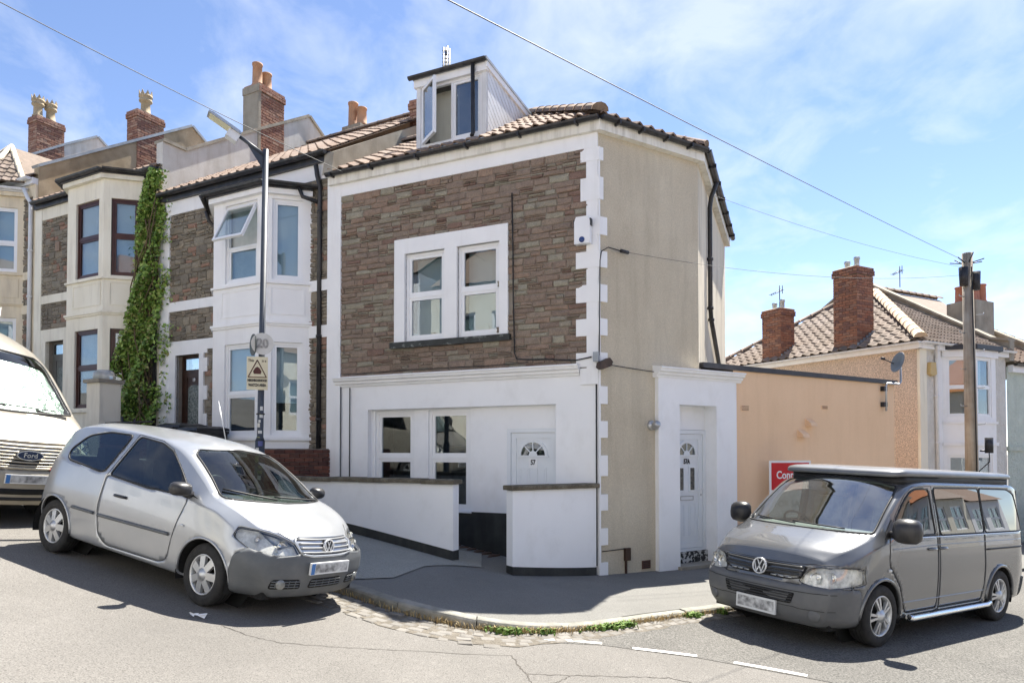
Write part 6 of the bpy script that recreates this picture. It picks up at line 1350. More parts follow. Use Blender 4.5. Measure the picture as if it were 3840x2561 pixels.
def fpatch(sh, T, poly, parent, m, name, off=.004, thick=.012, res=10, bend=True):
    """panel with outline `poly` in the (y,z) front view, laid on the shell"""
    P = [sh.front_pt(y, z, off) for y, z in poly]; Q = [sh.front_pt(y, z, off - thick) for y, z in poly]; mb = MB(); c = sh.front_pt(sum(p[0] for p in poly) / len(poly), sum(p[1] for p in poly) / len(poly), off); n = len(P)
    mb.add([T @ p for p in P] + [T @ c] + [T @ q for q in Q], [(i, (i + 1) % n, n) for i in range(n)] + [(i, n + 1 + i, n + 1 + (i + 1) % n, (i + 1) % n) for i in range(n)]); return mb.build(name, m, parent)
def flat_disc(T, c, nrm, r, m, parent, name, th=.012, k=24, sx=1.0):
    q = Vector(nrm).to_track_quat('Z', 'Y').to_matrix().to_4x4(); q.translation = Vector(c); mb = MB(); mb.lathe(T @ q @ Matrix.Diagonal((sx, 1, 1, 1)), [(r, -.03), (r, th * .6), (r * .93, th), (0, th)], k); return mb.build(name, m, parent)
def vw_badge(T, c, nrm, r, parent):
    """round badge: bright ring with a V over a W on a dark ground"""
    q = Vector(nrm).to_track_quat('Z', 'Y').to_matrix().to_4x4(); q.translation = Vector(c); M_ = T @ q
    # orient so +Y of badge is up
    zl = q.to_3x3() @ Vector((0, 1, 0)); rot = math.atan2((q.to_3x3() @ Vector((1, 0, 0))).z, zl.z); M_ = M_ @ Matrix.Rotation(-rot if zl.z >= 0 else math.pi - rot, 4, 'Z')
    chk = (M_.to_3x3() @ Vector((0, 1, 0))); 
    mb = MB(); mb.lathe(M_, [(r, -.04), (r, .002), (0, .002)], 24, False); b = mb.build('badge', W['dark_metal'], parent)
    mb = MB(); mb.lathe(M_, [(r, -.01), (r, .012), (r * .86, .012), (r * .86, 0)], 28); mb.build('badge_ring', W['badge_metal'], b)
    def bar(p0, p1, w_=.13):
        a, c2 = Vector(p0) * r, Vector(p1) * r; d = (c2 - a).normalized(); n = Vector((-d.y, d.x)) * w_ * r * .5
        mbb.prism([M_ @ Vector((*x, 0)) for x in (a + n, a - n, c2 - n, c2 + n)], [M_ @ Vector((*x, .010)) for x in (a + n, a - n, c2 - n, c2 + n)])
    mbb = MB(); bar((-.36, .80), (0.02, .06)); bar((.36, .80), (-.02, .06)); bar((-.74, .46), (-.34, -.72)); bar((.74, .46), (.34, -.72)); bar((-.36, -.74), (.02, .0)); bar((.36, -.74), (-.02, .0))
    mbb.build('badge_letters', W['badge_metal'], b)
W['tyre'] = mat('tyre_rubber', (.016, .016, .017), (.032, .031, .030), 14, .85, .4, 60)
W['plate'] = mat('front_plate_white', (.62, .63, .63), (.7, .71, .71), 4, .4)
W['plate_blur'] = mat('blurred_plate_characters', (.66, .67, .67), (.10, .10, .105), 11, .5)
W['plate_blue'] = mat('plate_blue_band', (.05, .16, .42), (.08, .22, .5), 6, .4)
W['plate_smudge'] = mat('plate_characters', (.10, .10, .105), (.38, .38, .38), 14, .6)
W['badge_metal'] = mat('badge_silver', (.62, .63, .64), (.70, .71, .72), 6, .3, metal=.35)
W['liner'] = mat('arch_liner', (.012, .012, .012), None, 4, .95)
W['interior'] = mat('dark_interior_trim', (.05, .05, .052), (.075, .075, .075), 6, .8)
W['seat'] = mat('seat_cloth', (.03, .03, .034), (.05, .05, .055), 20, .9)
W['rubber'] = mat('black_seal', (.012, .012, .013), None, 4, .55)
W['lamp_chrome'] = mat('lamp_reflector', (.55, .55, .52), (.85, .85, .82), 26, .3, metal=.1)
W['fog_glass'] = mat('fog_lamp_glass', (.16, .165, .16), (.26, .265, .26), 20, .15, metal=.3)
W['amber'] = mat('amber_lens', (.6, .25, .04), None, 3, .25)
W['red_lens'] = mat('red_lens', (.45, .02, .02), None, 3, .2, coat=.5)
W['car_glass'] = glass_mat('car_glass', (.74, .86, .80), .72, refl=1.15)
W['side_glass'] = glass_mat('side_glass', (.62, .72, .68), .6, refl=.9)
W['car_glass_dark'] = glass_mat('privacy_glass', (.35, .38, .38), .35, refl=2.3)
W['lens'] = glass_mat('lamp_cover', (.97, .97, .95), .95, refl=1.2)
def vehicle_frame(pf, pr, half_track, sgn):
    """pf, pr: plan points of the wheel contacts on one side (sgn +1 left, -1 right); returns matrix with origin under the front axle"""
    pf, pr = Vector(pf), Vector(pr); f = (pf - pr).normalized(); left = Vector((-f.y, f.x)); cf = pf - left * sgn * half_track; cr = pr - left * sgn * half_track
    zz = lambda p: max(road_z(p.x), -9) ; A = {}
    for n, p in (('fl', cf + left * half_track), ('fr', cf - left * half_track), ('rl', cr + left * half_track), ('rr', cr - left * half_track)): A[n] = Vector((p.x, p.y, zz(p)))
    F_ = (A['fl'] + A['fr']) / 2; R_ = (A['rl'] + A['rr']) / 2; X = (F_ - R_).normalized(); Y = ((A['fl'] - A['fr']) + (A['rl'] - A['rr'])).normalized(); Z = X.cross(Y).normalized(); Y = Z.cross(X); M_ = Matrix((X, Y, Z)).transposed().to_4x4(); M_.translation = F_; return M_
def wheel(T, x, y, R_, w_, rim, style, parent, steer=0.0, rim_mat=None):
    sg = 1 if y > 0 else -1; Mx = T @ Matrix.Translation((x, y, R_)) @ Matrix.Rotation(steer, 4, 'Z') @ Matrix.Rotation(R(-90 * sg), 4, 'X')   # local z points outwards
    mb = MB(); prof = [(rim * .98, -w_), (rim * 1.1, -w_ - .008), (R_ * .93, -w_ - .006), (R_, -w_ * .82), (R_, -w_ * .18), (R_ * .985, -.06 * w_), (R_ * .94, .006), (rim * 1.22, .012), (rim * 1.05, .006), (rim, -.012)]
    mb.lathe(Mx, prof, 40); wh = mb.build('wheel', W['tyre'], parent)
    mb = MB(); 
    for k in range(3): mb.lathe(Mx, [(R_ + .0006, -w_ * (.3 + .2 * k)), (R_ + .0006, -w_ * (.3 + .2 * k) - .012)], 40)
    mb.build('tread_groove', W['liner'], wh)
    rm = rim_mat or mat('wheel_silver', (.50, .51, .52), (.58, .59, .60), 10, .35, metal=.6)
    mb = MB(); mb.lathe(Mx, [(rim * 1.03, -.004), (rim, .006), (rim * .93, -.004), (rim * .92, -.10)], 36); mb.build('rim', rm, wh)
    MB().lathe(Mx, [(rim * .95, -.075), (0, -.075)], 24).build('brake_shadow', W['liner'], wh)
    n, sp = style; mbs = MB(); 
    for k in range(n):
        a0 = 2 * math.pi * k / n
        for da, wi, wo in sp:
            a = a0 + da; c, s_ = math.cos(a), math.sin(a); d = Vector((c, s_, 0)); q = Vector((-s_, c, 0)); r0, r1 = rim * .20, rim * .95
            A = [d * r0 + q * wi * rim, d * r0 - q * wi * rim, d * r1 - q * wo * rim, d * r1 + q * wo * rim]
            zt = [.012, .012, -.004, -.004]; mbs.prism([Mx @ (p + Vector((0, 0, z - .03))) for p, z in zip(A, zt)], [Mx @ (p * .985 + Vector((0, 0, z))) for p, z in zip(A, zt)])
    mbs.lathe(Mx, [(rim * .34, -.02), (rim * .33, .010), (rim * .22, .016), (rim * .2, .026), (0, .030)], 24); mbs.build('spokes', rm, wh)
    return wh
def plate(sh, T, y0, z0, parent, w_=.52, h=.111, blue=True, off=.02, tilt=0):
    c = sh.front_pt(y0, z0, off); X = c.x + .004; M_ = T @ Matrix.Translation((X, y0, z0)) @ Matrix.Rotation(tilt, 4, 'Y'); mb = MB(); mb.box(M_, -.02, .006, -w_ / 2, w_ / 2, -h / 2, h / 2); p = mb.build('number_plate', W['plate'], parent)
    rr = random.Random(int(w_ * 1000 + z0 * 77)); L_ = w_ / 2
    if blue: mb = MB(); mb.box(M_, .004, .0075, -L_ + .003 if blue == 'l' else L_ - .055, -L_ + .05 if blue == 'l' else L_ - .003, -h / 2 + .004, h / 2 - .004); mb.build('plate_band', W['plate_blue'], p)
    MB().box(M_, .004, .0070, -L_ + (.055 if blue == 'l' else .02), L_ - .02, -h * .36, h * .36).build('plate_characters', W['plate_blur'], p)
    return p
def mirror(T, sh, x, z, sg, parent, m, s=1.0, base=True):
    p = sh.side_pt(x, z, sg); c = p + Vector((.04, sg * .15 * s, .05)); Mx = T @ Matrix.Translation(c) @ Matrix.Rotation(R(12 * sg), 4, 'Z'); mb = MB(); k = 12; rings = []
    for t, sc in ((-.05, .90), (-.035, 1.0), (.0, 1.0), (.045, .88), (.075, .6), (.09, .15)):
        rings.append([Mx @ Vector((t * s, math.copysign(abs(math.cos(a)) ** .7, math.cos(a)) * .112 * s * sc, math.copysign(abs(math.sin(a)) ** .6, math.sin(a)) * .072 * s * sc * (1.45 if s > 1.1 else 1))) for a in [2 * math.pi * j / k for j in range(k)]])
    mb.add([q for r_ in rings for q in r_], [(i * k + j, i * k + (j + 1) % k, (i + 1) * k + (j + 1) % k, (i + 1) * k + j) for i in range(5) for j in range(k)] + [tuple(range(k)), tuple(5 * k + j for j in range(k))[::-1]], True); mo = mb.build('door_mirror', m, parent)
    MB().tube([T @ (p + Vector((0, -sg * .02, -.01))), T @ (c + Vector((0, -sg * .05, -.05)))], [.045, .03], 8).build('mirror_stalk', m, mo); return mo
def wiper(sh, T, a, b, parent):
    P = lambda p: T @ sh.front_pt(p[0], p[1], .018); mb = MB(); pts = [P(Vector(a).lerp(Vector(b), k / 6)) for k in range(7)]; mb.tube(pts, .009, 5); mb.build('wiper', W['rubber'], parent)
def seats(T, parent, spots, m=None):
    for x, y in spots:
        mb = MB(); M_ = T @ Matrix.Translation((x, y, 0)); z = seats.z
        for (x0, x1, y0, y1, z0, z1, lean) in ((-.05, .45, -.24, .24, z, z + .18, 0), (-.20, -.02, -.24, .24, z + .1, z + .72, .12), (-.26, -.14, -.13, .13, z + .76, z + .96, .14)):
            L = lambda zz: -(zz - z) * lean
            mb.hexa([M_ @ Vector(p) for p in ((x0 + L(z0), y0, z0), (x1 + L(z0), y0, z0), (x1 + L(z0), y1, z0), (x0 + L(z0), y1, z0), (x0 + L(z1) + .02, y0 + .04, z1), (x1 + L(z1) - .02, y0 + .04, z1), (x1 + L(z1) - .02, y1 - .04, z1), (x0 + L(z1) + .02, y1 - .04, z1))])
        mb.build('seat', m or W['seat'], parent)
def arch_parts(sh, T, x, Rw, parent, lip_mat, zc, lipr=.012, inner=.30):
    for sg in (1, -1):
        pts = []
        for k in range(25):
            a = -.35 + (math.pi + .7) * k / 24; px, pz = x + math.cos(a) * Rw, zc + math.sin(a) * Rw
            if pz < sh.zlow: continue
            pts.append(T @ sh.side_pt(px, pz, sg, -.002))
        MB().tube(pts, lipr, 6).build('arch_lip', lip_mat, parent)
        mb = MB(); v = []; yo = abs(sh.side_pt(x, zc + Rw + .03, sg).y) - .015
        for k in range(17):
            a = -.3 + (math.pi + .6) * k / 16
            for yy in (yo, yo - inner): v.append(T @ Vector((x + math.cos(a) * (Rw + .004), yy * sg, zc + math.sin(a) * (Rw + .004))))
        mb.add(v, [(2 * i, 2 * i + 1, 2 * i + 3, 2 * i + 2) for i in range(16)]); c = len(mb.v); mb.add([T @ Vector((x + math.cos(2 * math.pi * k / 24) * (Rw + .02), (yo - inner) * sg, zc + math.sin(2 * math.pi * k / 24) * (Rw + .02))) for k in range(24)], [tuple(range(24))]); mb.build('wheel_arch_liner', W['liner'], parent)
def circle(x, z, r, n=28): return [(x + math.cos(2 * math.pi * k / n) * r, z + math.sin(2 * math.pi * k / n) * r) for k in range(n)]
def headlamp(sh, T, poly, sg, parent, bowls, tagid):
    lamp = sh.part([tagid], 'headlight', W['lamp_chrome'], parent, T, side=sg, push=-.045)
    sh.part([tagid], 'headlight_cover', W['lens'], lamp, T, side=sg, push=.002)
    fseam(sh, T, [(y * sg, z) for y, z in poly], lamp, W['rubber'], .004, 'lamp_seal', True)
    for y, z, r in bowls:
        p = sh.front_pt(y * sg, z, -.03); M_ = T @ Matrix.Translation(p) @ Matrix.Rotation(R(90), 4, 'Y'); mb = MB(); mb.lathe(M_, [(r, .012), (r * .92, .0), (r * .55, -.035), (r * .45, -.02), (0, -.0)], 20); mb.build('lamp_bowl', W['chrome'], lamp)
    return lamp

# ---------------------------------------------------------------- small silver hatchback
FT = vehicle_frame((-2.93, 6.47), (-5.03, 7.60), .785, -1)
fox = thing('hatchback', 'silver three door hatchback with dark plastic bumpers parked nose down the hill', 'car', matrix=FT)
T = dict(zt=tabf((.76, .72), (.70, .775), (.5, .86), (.25, .935), (.10, .985), (-.08, 1.09), (-.30, 1.22), (-.52, 1.345), (-.70, 1.43), (-.9, 1.478), (-1.2, 1.505), (-1.6, 1.52), (-2.1, 1.515), (-2.5, 1.495), (-2.72, 1.465), (-2.81, 1.39), (-2.90, 1.18), (-2.97, .98), (-3.03, .82)),
         zr=tabf((.76, .66), (.6, .765), (.4, .85), (.2, .912), (.0, .962), (-.10, .985), (-.35, 1.13), (-.65, 1.285), (-.9, 1.375), (-1.2, 1.43), (-1.7, 1.447), (-2.2, 1.437), (-2.55, 1.40), (-2.73, 1.33), (-2.86, 1.12), (-2.95, .94), (-3.03, .78)),
         yr=tabf((.76, .52), (.5, .62), (.2, .675), (-.05, .70), (-.4, .665), (-.8, .61), (-1.2, .58), (-2.2, .56), (-2.6, .56), (-2.85, .60), (-3.03, .58)),
         zbelt=tabf((.76, .60), (.5, .70), (.2, .83), (0, .895), (-.3, .925), (-1, .945), (-2, .995), (-2.6, 1.04), (-2.85, .96), (-3.03, .70)),
         yb=tabf((.76, .60), (.5, .72), (.2, .775), (-.3, .79), (-1.5, .795), (-2.3, .785), (-2.8, .73), (-3.03, .64)),
         zw=tabf((.76, .45), (.3, .58), (-.2, .62), (-1, .62), (-2.5, .66), (-3.03, .52)), yw=tabf((.76, .66), (.6, .755), (.3, .815), (0, .83), (-1, .83), (-2.4, .832), (-2.8, .785), (-3.03, .68)),
         zs=tabf((.76, .27), (.3, .25), (-2.6, .25), (-3.03, .33)), ys=tabf((.76, .58), (.4, .77), (0, .80), (-2.5, .80), (-2.8, .74), (-3.03, .60)), zb=tabf((.76, .20), (-3.03, .22)), crease=tabf((.76, .3), (0, .75), (-2.4, .75), (-3.03, .2)), rnd=tabf((.76, 2.4), (-3.03, 2.6)))
def fox_nose(y, z): return -.20 * (y / .72) ** 2.3 + float(np.interp(z, [.18, .28, .40, .52, .60, .66, .75], [-.05, .01, .035, .035, .02, -.02, -.07]))
def rear_t(y, z): return .10 * (y / .7) ** 2.4 + float(np.interp(z, [.2, .4, .6, .8, 1.0], [.06, .0, .0, .04, .06]))
sh = Shell(T, .76, -3.03, fox_nose, rear_t, fine=((-3.1, -2.6), (-.75, .15))); sh.zlow = .23
G_DOOR = round_poly([(-.36, .965), (-.64, 1.165), (-.90, 1.33), (-1.12, 1.395), (-1.52, 1.415), (-1.62, .985), (-1.0, .95)], .05)
G_QTR = round_poly([(-1.73, .99), (-1.64, 1.415), (-2.05, 1.40), (-2.36, 1.32), (-2.50, 1.14), (-2.42, 1.04)], .07)
WSC = round_poly([(-.635, 1.0), (-.60, 1.10), (-.53, 1.34), (-.46, 1.39), (0, 1.425), (.46, 1.39), (.53, 1.34), (.60, 1.10), (.635, 1.0), (.3, .985), (0, .98)], .03)
RWN = round_poly([(-.55, 1.05), (-.50, 1.36), (0, 1.39), (.50, 1.36), (.55, 1.05)], .06)
HL = round_poly([(.345, .60), (.372, .69), (.47, .748), (.60, .782), (.725, .80), (.775, .715), (.72, .625), (.54, .58)], .03)
BUMP = [(.33, .0), (.335, .40), (.37, .56), (.47, .635), (.56, .605), (1.2, .60), (1.2, .0)]
RBUMP = [(-2.78, 0), (-2.79, .40), (-2.80, .52), (-2.86, .60), (-3.4, .63), (-3.4, 0)]
DOORP = round_poly([(-.36, .955), (-.45, .60), (-.50, .33), (-.62, .285), (-1.48, .275), (-1.62, .36), (-1.68, .62), (-1.66, .98)], .06)
sh.imprint(1, circle(0, .285, .345), 'side', nmin=.05); sh.imprint(1, circle(-2.465, .285, .345), 'side', nmin=.05)
sh.imprint(2, G_DOOR, 'side'); sh.imprint(3, G_QTR, 'side'); sh.imprint(4, WSC, 'front', nmin=.2); sh.imprint(5, RWN, 'rear')
sh.imprint(6, BUMP, 'all', only=[0]); sh.imprint(7, RBUMP, 'all', only=[0])
sh.imprint(8, HL, 'front', sign=1, only=[0, 6], nmin=.05); sh.imprint(8, [(-y, z) for y, z in HL], 'front', sign=-1, only=[0, 6], nmin=.05)
sh.imprint(10, DOORP, 'side', only=[0])
paint = mat('silver_car_paint', (.37, .385, .405), (.41, .425, .445), 3, .28, metal=.5, coat=.6, grime=.12, gcol=(.45, .44, .42), gscale=(3, 3, 3), grange=(.5, .8))
bplast = mat('grey_bumper_plastic', (.085, .092, .10), (.11, .117, .123), 5, .55, .1, 80, grime=.2, gcol=(.17, .165, .16), gscale=(5, 5, 5))
sh.part([0], 'body', paint, fox, FT, thick=.02); sh.part([10], 'door', paint, fox, FT, side=1, thick=.02); door = sh.part([10], 'door', paint, fox, FT, side=-1, thick=.02)
sh.part([6], 'front_bumper', bplast, fox, FT, push=.006, thick=.02); sh.part([7], 'rear_bumper', bplast, fox, FT, push=.008, thick=.02)
sh.part([4], 'windscreen', W['car_glass'], fox, FT); sh.part([5], 'rear_window', W['car_glass'], fox, FT)
for sg in (1, -1):
    sh.part([2], 'door_window', W['side_glass'], fox, FT, side=sg); sh.part([3], 'quarter_window', W['side_glass'], fox, FT, side=sg)
    seam(sh, FT, G_DOOR, sg, fox, W['rubber'], .009, 'window_seal', True); seam(sh, FT, G_QTR, sg, fox, W['rubber'], .010, 'window_seal', True)
    seam(sh, FT, DOORP, sg, fox, W['rubber'], .0028, 'shut_line', True)
    seam(sh, FT, [(-.36, .955), (-.45, 1.01), (-.68, 1.19), (-.93, 1.36), (-1.14, 1.42), (-1.55, 1.435), (-1.66, .98)], sg, fox, W['rubber'], .0035)
    headlamp(sh, FT, HL, sg, fox, ((.49, .68, .066), (.63, .71, .055)), 8)
    MB().tube([FT @ sh.side_pt(-.50 - k * .06, .575 - .0008 * k, sg, .006) for k in range(20)], .018, 6).build('side_moulding', bplast, fox)
    MB().tube([FT @ sh.side_pt(-1.72 - k * .055, .565, sg, .006) for k in range(8)], .018, 6).build('side_moulding', bplast, fox)
    MB().tube([FT @ sh.side_pt(-1.44 + k * .05, .80, sg, .028 if 0 < k < 4 else .0) for k in range(5)], .014, 8).build('door_handle', W['black_plastic'], fox)
    mirror(FT, sh, -.38, .985, sg, fox, W['black_plastic'], .92)
    MB().prism(*[[FT @ sh.side_pt(x, z, sg, o_) for x, z in ((-.24, .955), (-.40, 1.005), (-.62, 1.14), (-.50, .985))] for o_ in (.004, .010)]).build('mirror_sail', W['black_plastic'], fox)
    MB().tube([FT @ sh.side_pt(-.36 + .05 * k, .69, sg, .004) for k in range(2)], .012, 6).build('side_repeater', W['plate'], fox)
arch_parts(sh, FT, 0, .345, fox, paint, .285); arch_parts(sh, FT, -2.465, .345, fox, paint, .285)
fseam(sh, FT, WSC, fox, W['rubber'], .009, 'window_seal', True)
# grille with chrome-grey bars, badge, lower intake, fog lamps
GR = [(-.325, .602), (-.365, .70), (-.335, .745), (.335, .745), (.365, .70), (.325, .602), (.2, .585), (-.2, .585)]
g = fpatch(sh, FT, [tuple(p) for p in dense(GR, .06, True)][:-1], fox, W['liner'], 'grille', .002, .02)
gm = mat('grille_bar', (.24, .245, .25), (.30, .305, .31), 5, .4, metal=.3)
for z in (.612, .650, .688, .722): fseam(sh, FT, [(-.33, z + .004), (0, z), (.33, z + .004)], g, gm, .010, 'grille_bar', off=.008)
fseam(sh, FT, GR, g, paint, .013, 'grille_surround', True, .002)
vw_badge(FT, sh.front_pt(0, .66, .02), (1, 0, .18), .068, fox)
for y0, y1 in ((-.60, -.30), (-.22, .22), (.30, .60)):
    po = round_poly([(y0, .285), (y0 + .02, .375), (y1 - .02, .375), (y1, .285)], .03); g2 = fpatch(sh, FT, [tuple(p) for p in dense(po, .05, True)][:-1], fox, W['liner'], 'lower_grille', .010, .02)
    for z in (.305, .33, .355): fseam(sh, FT, [(y0 + .02, z), ((y0 + y1) / 2, z), (y1 - .02, z)], g2, bplast, .006, 'grille_bar', off=.012)
    for k in range(1, 5): yy = y0 + (y1 - y0) * k / 5; fseam(sh, FT, [(yy, .295), (yy, .365)], g2, bplast, .005, 'grille_bar', off=.012)
for sg in (1, -1): flat_disc(FT, sh.front_pt(.50 * sg, .33, .014), (1, .35 * sg, 0), .046, W['fog_glass'], fox, 'fog_lamp')
plate(sh, FT, 0, .475, fox, .52, .111, 'l', .02)
for x in (0, -2.465):
    for sg in (1, -1): wheel(FT, x, .785 * sg, .291, .165, .185, (7, ((0, .17, .20),)), fox, steer=0.0 if x else R(-3))
fseam(sh, FT, [(.34, .60), (.40, .73), (.52, .82)], fox, W['rubber'], .004); fseam(sh, FT, [(-.34, .60), (-.40, .73), (-.52, .82)], fox, W['rubber'], .004)
MB().tube([FT @ Vector((.70, 0, .765))] * 1 + [FT @ sh.front_pt(y, .735, .001) for y in (-.3, 0, .3)], .003, 4) 
wiper(sh, FT, (.50, .995), (-.10, 1.02), fox); wiper(sh, FT, (-.10, .995), (-.58, 1.06), fox)
seats.z = .48; seats(FT, fox, ((-1.15, .36), (-1.15, -.36), (-2.1, .3), (-2.1, -.3)))
mb = MB(); mb.prism([FT @ Vector((x, -.66, z)) for x, z in ((.05, .90), (-.28, 1.0), (-.50, .96), (-.55, .70), (0, .6))], [FT @ Vector((x, .66, z)) for x, z in ((.05, .90), (-.28, 1.0), (-.50, .96), (-.55, .70), (0, .6))]); mb.build('dashboard', W['interior'], fox)
MB().tube([FT @ Vector((-.62 + .06 * math.sin(a), -.36 + .18 * math.cos(a), .98 + .17 * math.sin(a))) for a in [2 * math.pi * k / 20 for k in range(21)]], .014, 6).build('steering_wheel', W['rubber'], fox)
MB().tube([FT @ Vector((-1.05, .1, 1.50)), FT @ Vector((-1.30, .12, 1.92))], [.006, .003], 5).build('aerial', W['metal'], fox)
MB().tube([FT @ sh.side_pt(-2.86, .98 - .05 * k, -1, .004) for k in range(4)], .04, 8).build('tail_light', W['red_lens'], fox)
mb = MB(); mb.box(FT, -2.9, .6, -.6, .6, .17, .24); mb.build('underbody', W['liner'], fox)
# ---------------------------------------------------------------- grey camper van with raised roof lid
VT = vehicle_frame((4.07, 7.72), (6.555, 9.40), .935, 1)
van = thing('camper_van', 'dark grey camper van with pop-up roof and chrome side bar', 'van', matrix=VT)
T = dict(zt=tabf((.90, .985), (.84, 1.03), (.6, 1.115), (.35, 1.185), (.20, 1.235), (.02, 1.38), (-.2, 1.555), (-.42, 1.725), (-.58, 1.83), (-.75, 1.885), (-1.0, 1.915), (-1.4, 1.925), (-3.5, 1.925), (-3.75, 1.90), (-3.80, 1.82), (-3.86, 1.6), (-3.90, 1.2)),
         zr=tabf((.90, .93), (.7, 1.01), (.45, 1.08), (.25, 1.135), (.08, 1.19), (-.05, 1.27), (-.3, 1.475), (-.52, 1.64), (-.7, 1.745), (-.9, 1.80), (-1.2, 1.825), (-3.5, 1.82), (-3.75, 1.77), (-3.81, 1.6), (-3.87, 1.35), (-3.90, 1.1)),
         yr=tabf((.90, .68), (.6, .79), (.3, .84), (0, .86), (-.3, .845), (-.55, .825), (-.9, .815), (-3.5, .815), (-3.78, .81), (-3.90, .77)),
         zbelt=tabf((.90, .86), (.6, .95), (.3, 1.04), (0, 1.12), (-.4, 1.16), (-3.7, 1.16), (-3.90, .95)), yb=tabf((.90, .75), (.6, .865), (.3, .915), (0, .93), (-3.5, .93), (-3.78, .90), (-3.90, .82)),
         zw=tabf((.90, .62), (.3, .72), (-3.5, .75), (-3.90, .65)), yw=tabf((.90, .80), (.7, .89), (.4, .94), (0, .952), (-3.5, .952), (-3.78, .92), (-3.90, .84)),
         zs=tabf((.90, .33), (.3, .30), (-3.5, .30), (-3.90, .36)), ys=tabf((.90, .74), (.5, .90), (0, .93), (-3.5, .93), (-3.78, .88), (-3.90, .80)), zb=tabf((.90, .24), (-3.90, .26)), rnd=tabf((.9, 2.8), (.2, 2.6), (-1, 2.4), (-3.90, 2.4)), crease=tabf((.90, .5), (.3, .8), (-3.5, .8), (-3.90, .3)))
def van_nose(y, z): return -.15 * (y / .85) ** 2.6 + float(np.interp(z, [.24, .32, .45, .60, .68, .80, .90, 1.0], [-.05, .0, .03, .03, .0, -.035, -.07, -.12]))
def van_tail(y, z): return .05 * (y / .85) ** 3 + float(np.interp(z, [.2, .4, .6, .8, 1.6], [.03, -.05, -.05, .0, .03]))
sh = Shell(T, .90, -3.90, van_nose, van_tail, H=15, dx=.034, fine=((-4.1, -3.7), (-.7, .25))); sh.zlow = .28
GF = round_poly([(-.30, 1.245), (-.34, 1.38), (-.58, 1.60), (-.72, 1.70), (-.86, 1.745), (-1.17, 1.755), (-1.21, 1.215), (-.60, 1.21)], .05)
GT = round_poly([(-.14, 1.245), (-.22, 1.315), (-.27, 1.33), (-.27, 1.235)], .015)
GM = round_poly([(-1.335, 1.205), (-1.30, 1.765), (-2.52, 1.77), (-2.52, 1.205)], .06)
GB = round_poly([(-2.55, 1.205), (-2.55, 1.77), (-3.40, 1.765), (-3.60, 1.70), (-3.74, 1.24), (-3.70, 1.205)], .06)
WSC = round_poly([(-.82, 1.24), (-.80, 1.36), (-.755, 1.66), (-.71, 1.77), (-.5, 1.815), (0, 1.835), (.5, 1.815), (.71, 1.77), (.755, 1.66), (.80, 1.36), (.82, 1.24), (.4, 1.235), (0, 1.235)], .03)
HL = round_poly([(.475, .70), (.53, .81), (.58, .855), (.72, .885), (.86, .885), (.93, .88), (.945, .70), (.80, .665), (.60, .675)], .03)
BUMP = [(.36, 0), (.37, .40), (.42, .62), (.46, .66), (1.3, .67), (1.3, 0)]; RB = [(-3.72, 0), (-3.73, .40), (-3.78, .56), (-4.3, .57), (-4.3, 0)]
DF_ = round_poly([(-.16, 1.20), (-.13, .90), (-.36, .66), (-.46, .42), (-.52, .33), (-1.24, .33), (-1.26, 1.0), (-1.25, 1.205)], .05)
DM = round_poly([(-1.30, 1.205), (-1.30, .33), (-2.44, .33), (-2.50, .50), (-2.53, .70), (-2.53, 1.205)], .04)
for xx in (0, -3.0): sh.imprint(1, circle(xx, .345, .405), 'side', nmin=.05)
sh.imprint(2, GF, 'side'); sh.imprint(3, GM, 'side'); sh.imprint(3, GB, 'side'); sh.imprint(4, WSC, 'front', nmin=.2)
sh.imprint(6, BUMP, 'all', only=[0]); sh.imprint(7, RB, 'all', only=[0])
for sg in (1, -1): sh.imprint(8, [(y * sg, z) for y, z in HL], 'front', sign=sg, only=[0, 6], nmin=.03)
sh.imprint(10, DF_, 'side', only=[0]); sh.imprint(11, DM, 'side', only=[0])
vpaint = mat('dark_grey_van_paint', (.115, .12, .128), (.125, .13, .138), 3, .25, metal=.3, coat=1.0, grime=.10, gcol=(.17, .165, .16), gscale=(2.2, 2.2, 2.2), grange=(.5, .8))
vbump = mat('satin_grey_bumper', (.10, .104, .11), (.12, .124, .13), 4, .5, grime=.2, gcol=(.17, .16, .15), gscale=(4, 4, 4))
sh.part([0], 'body', vpaint, van, VT, thick=.03); sh.part([6], 'front_bumper', vbump, van, VT, push=.006, thick=.02); sh.part([7], 'rear_bumper', vbump, van, VT, push=.02, thick=.02)
sh.part([4], 'windscreen', glass_mat('van_windscreen', (.85, .93, .9), .88, refl=4.2), van, VT)
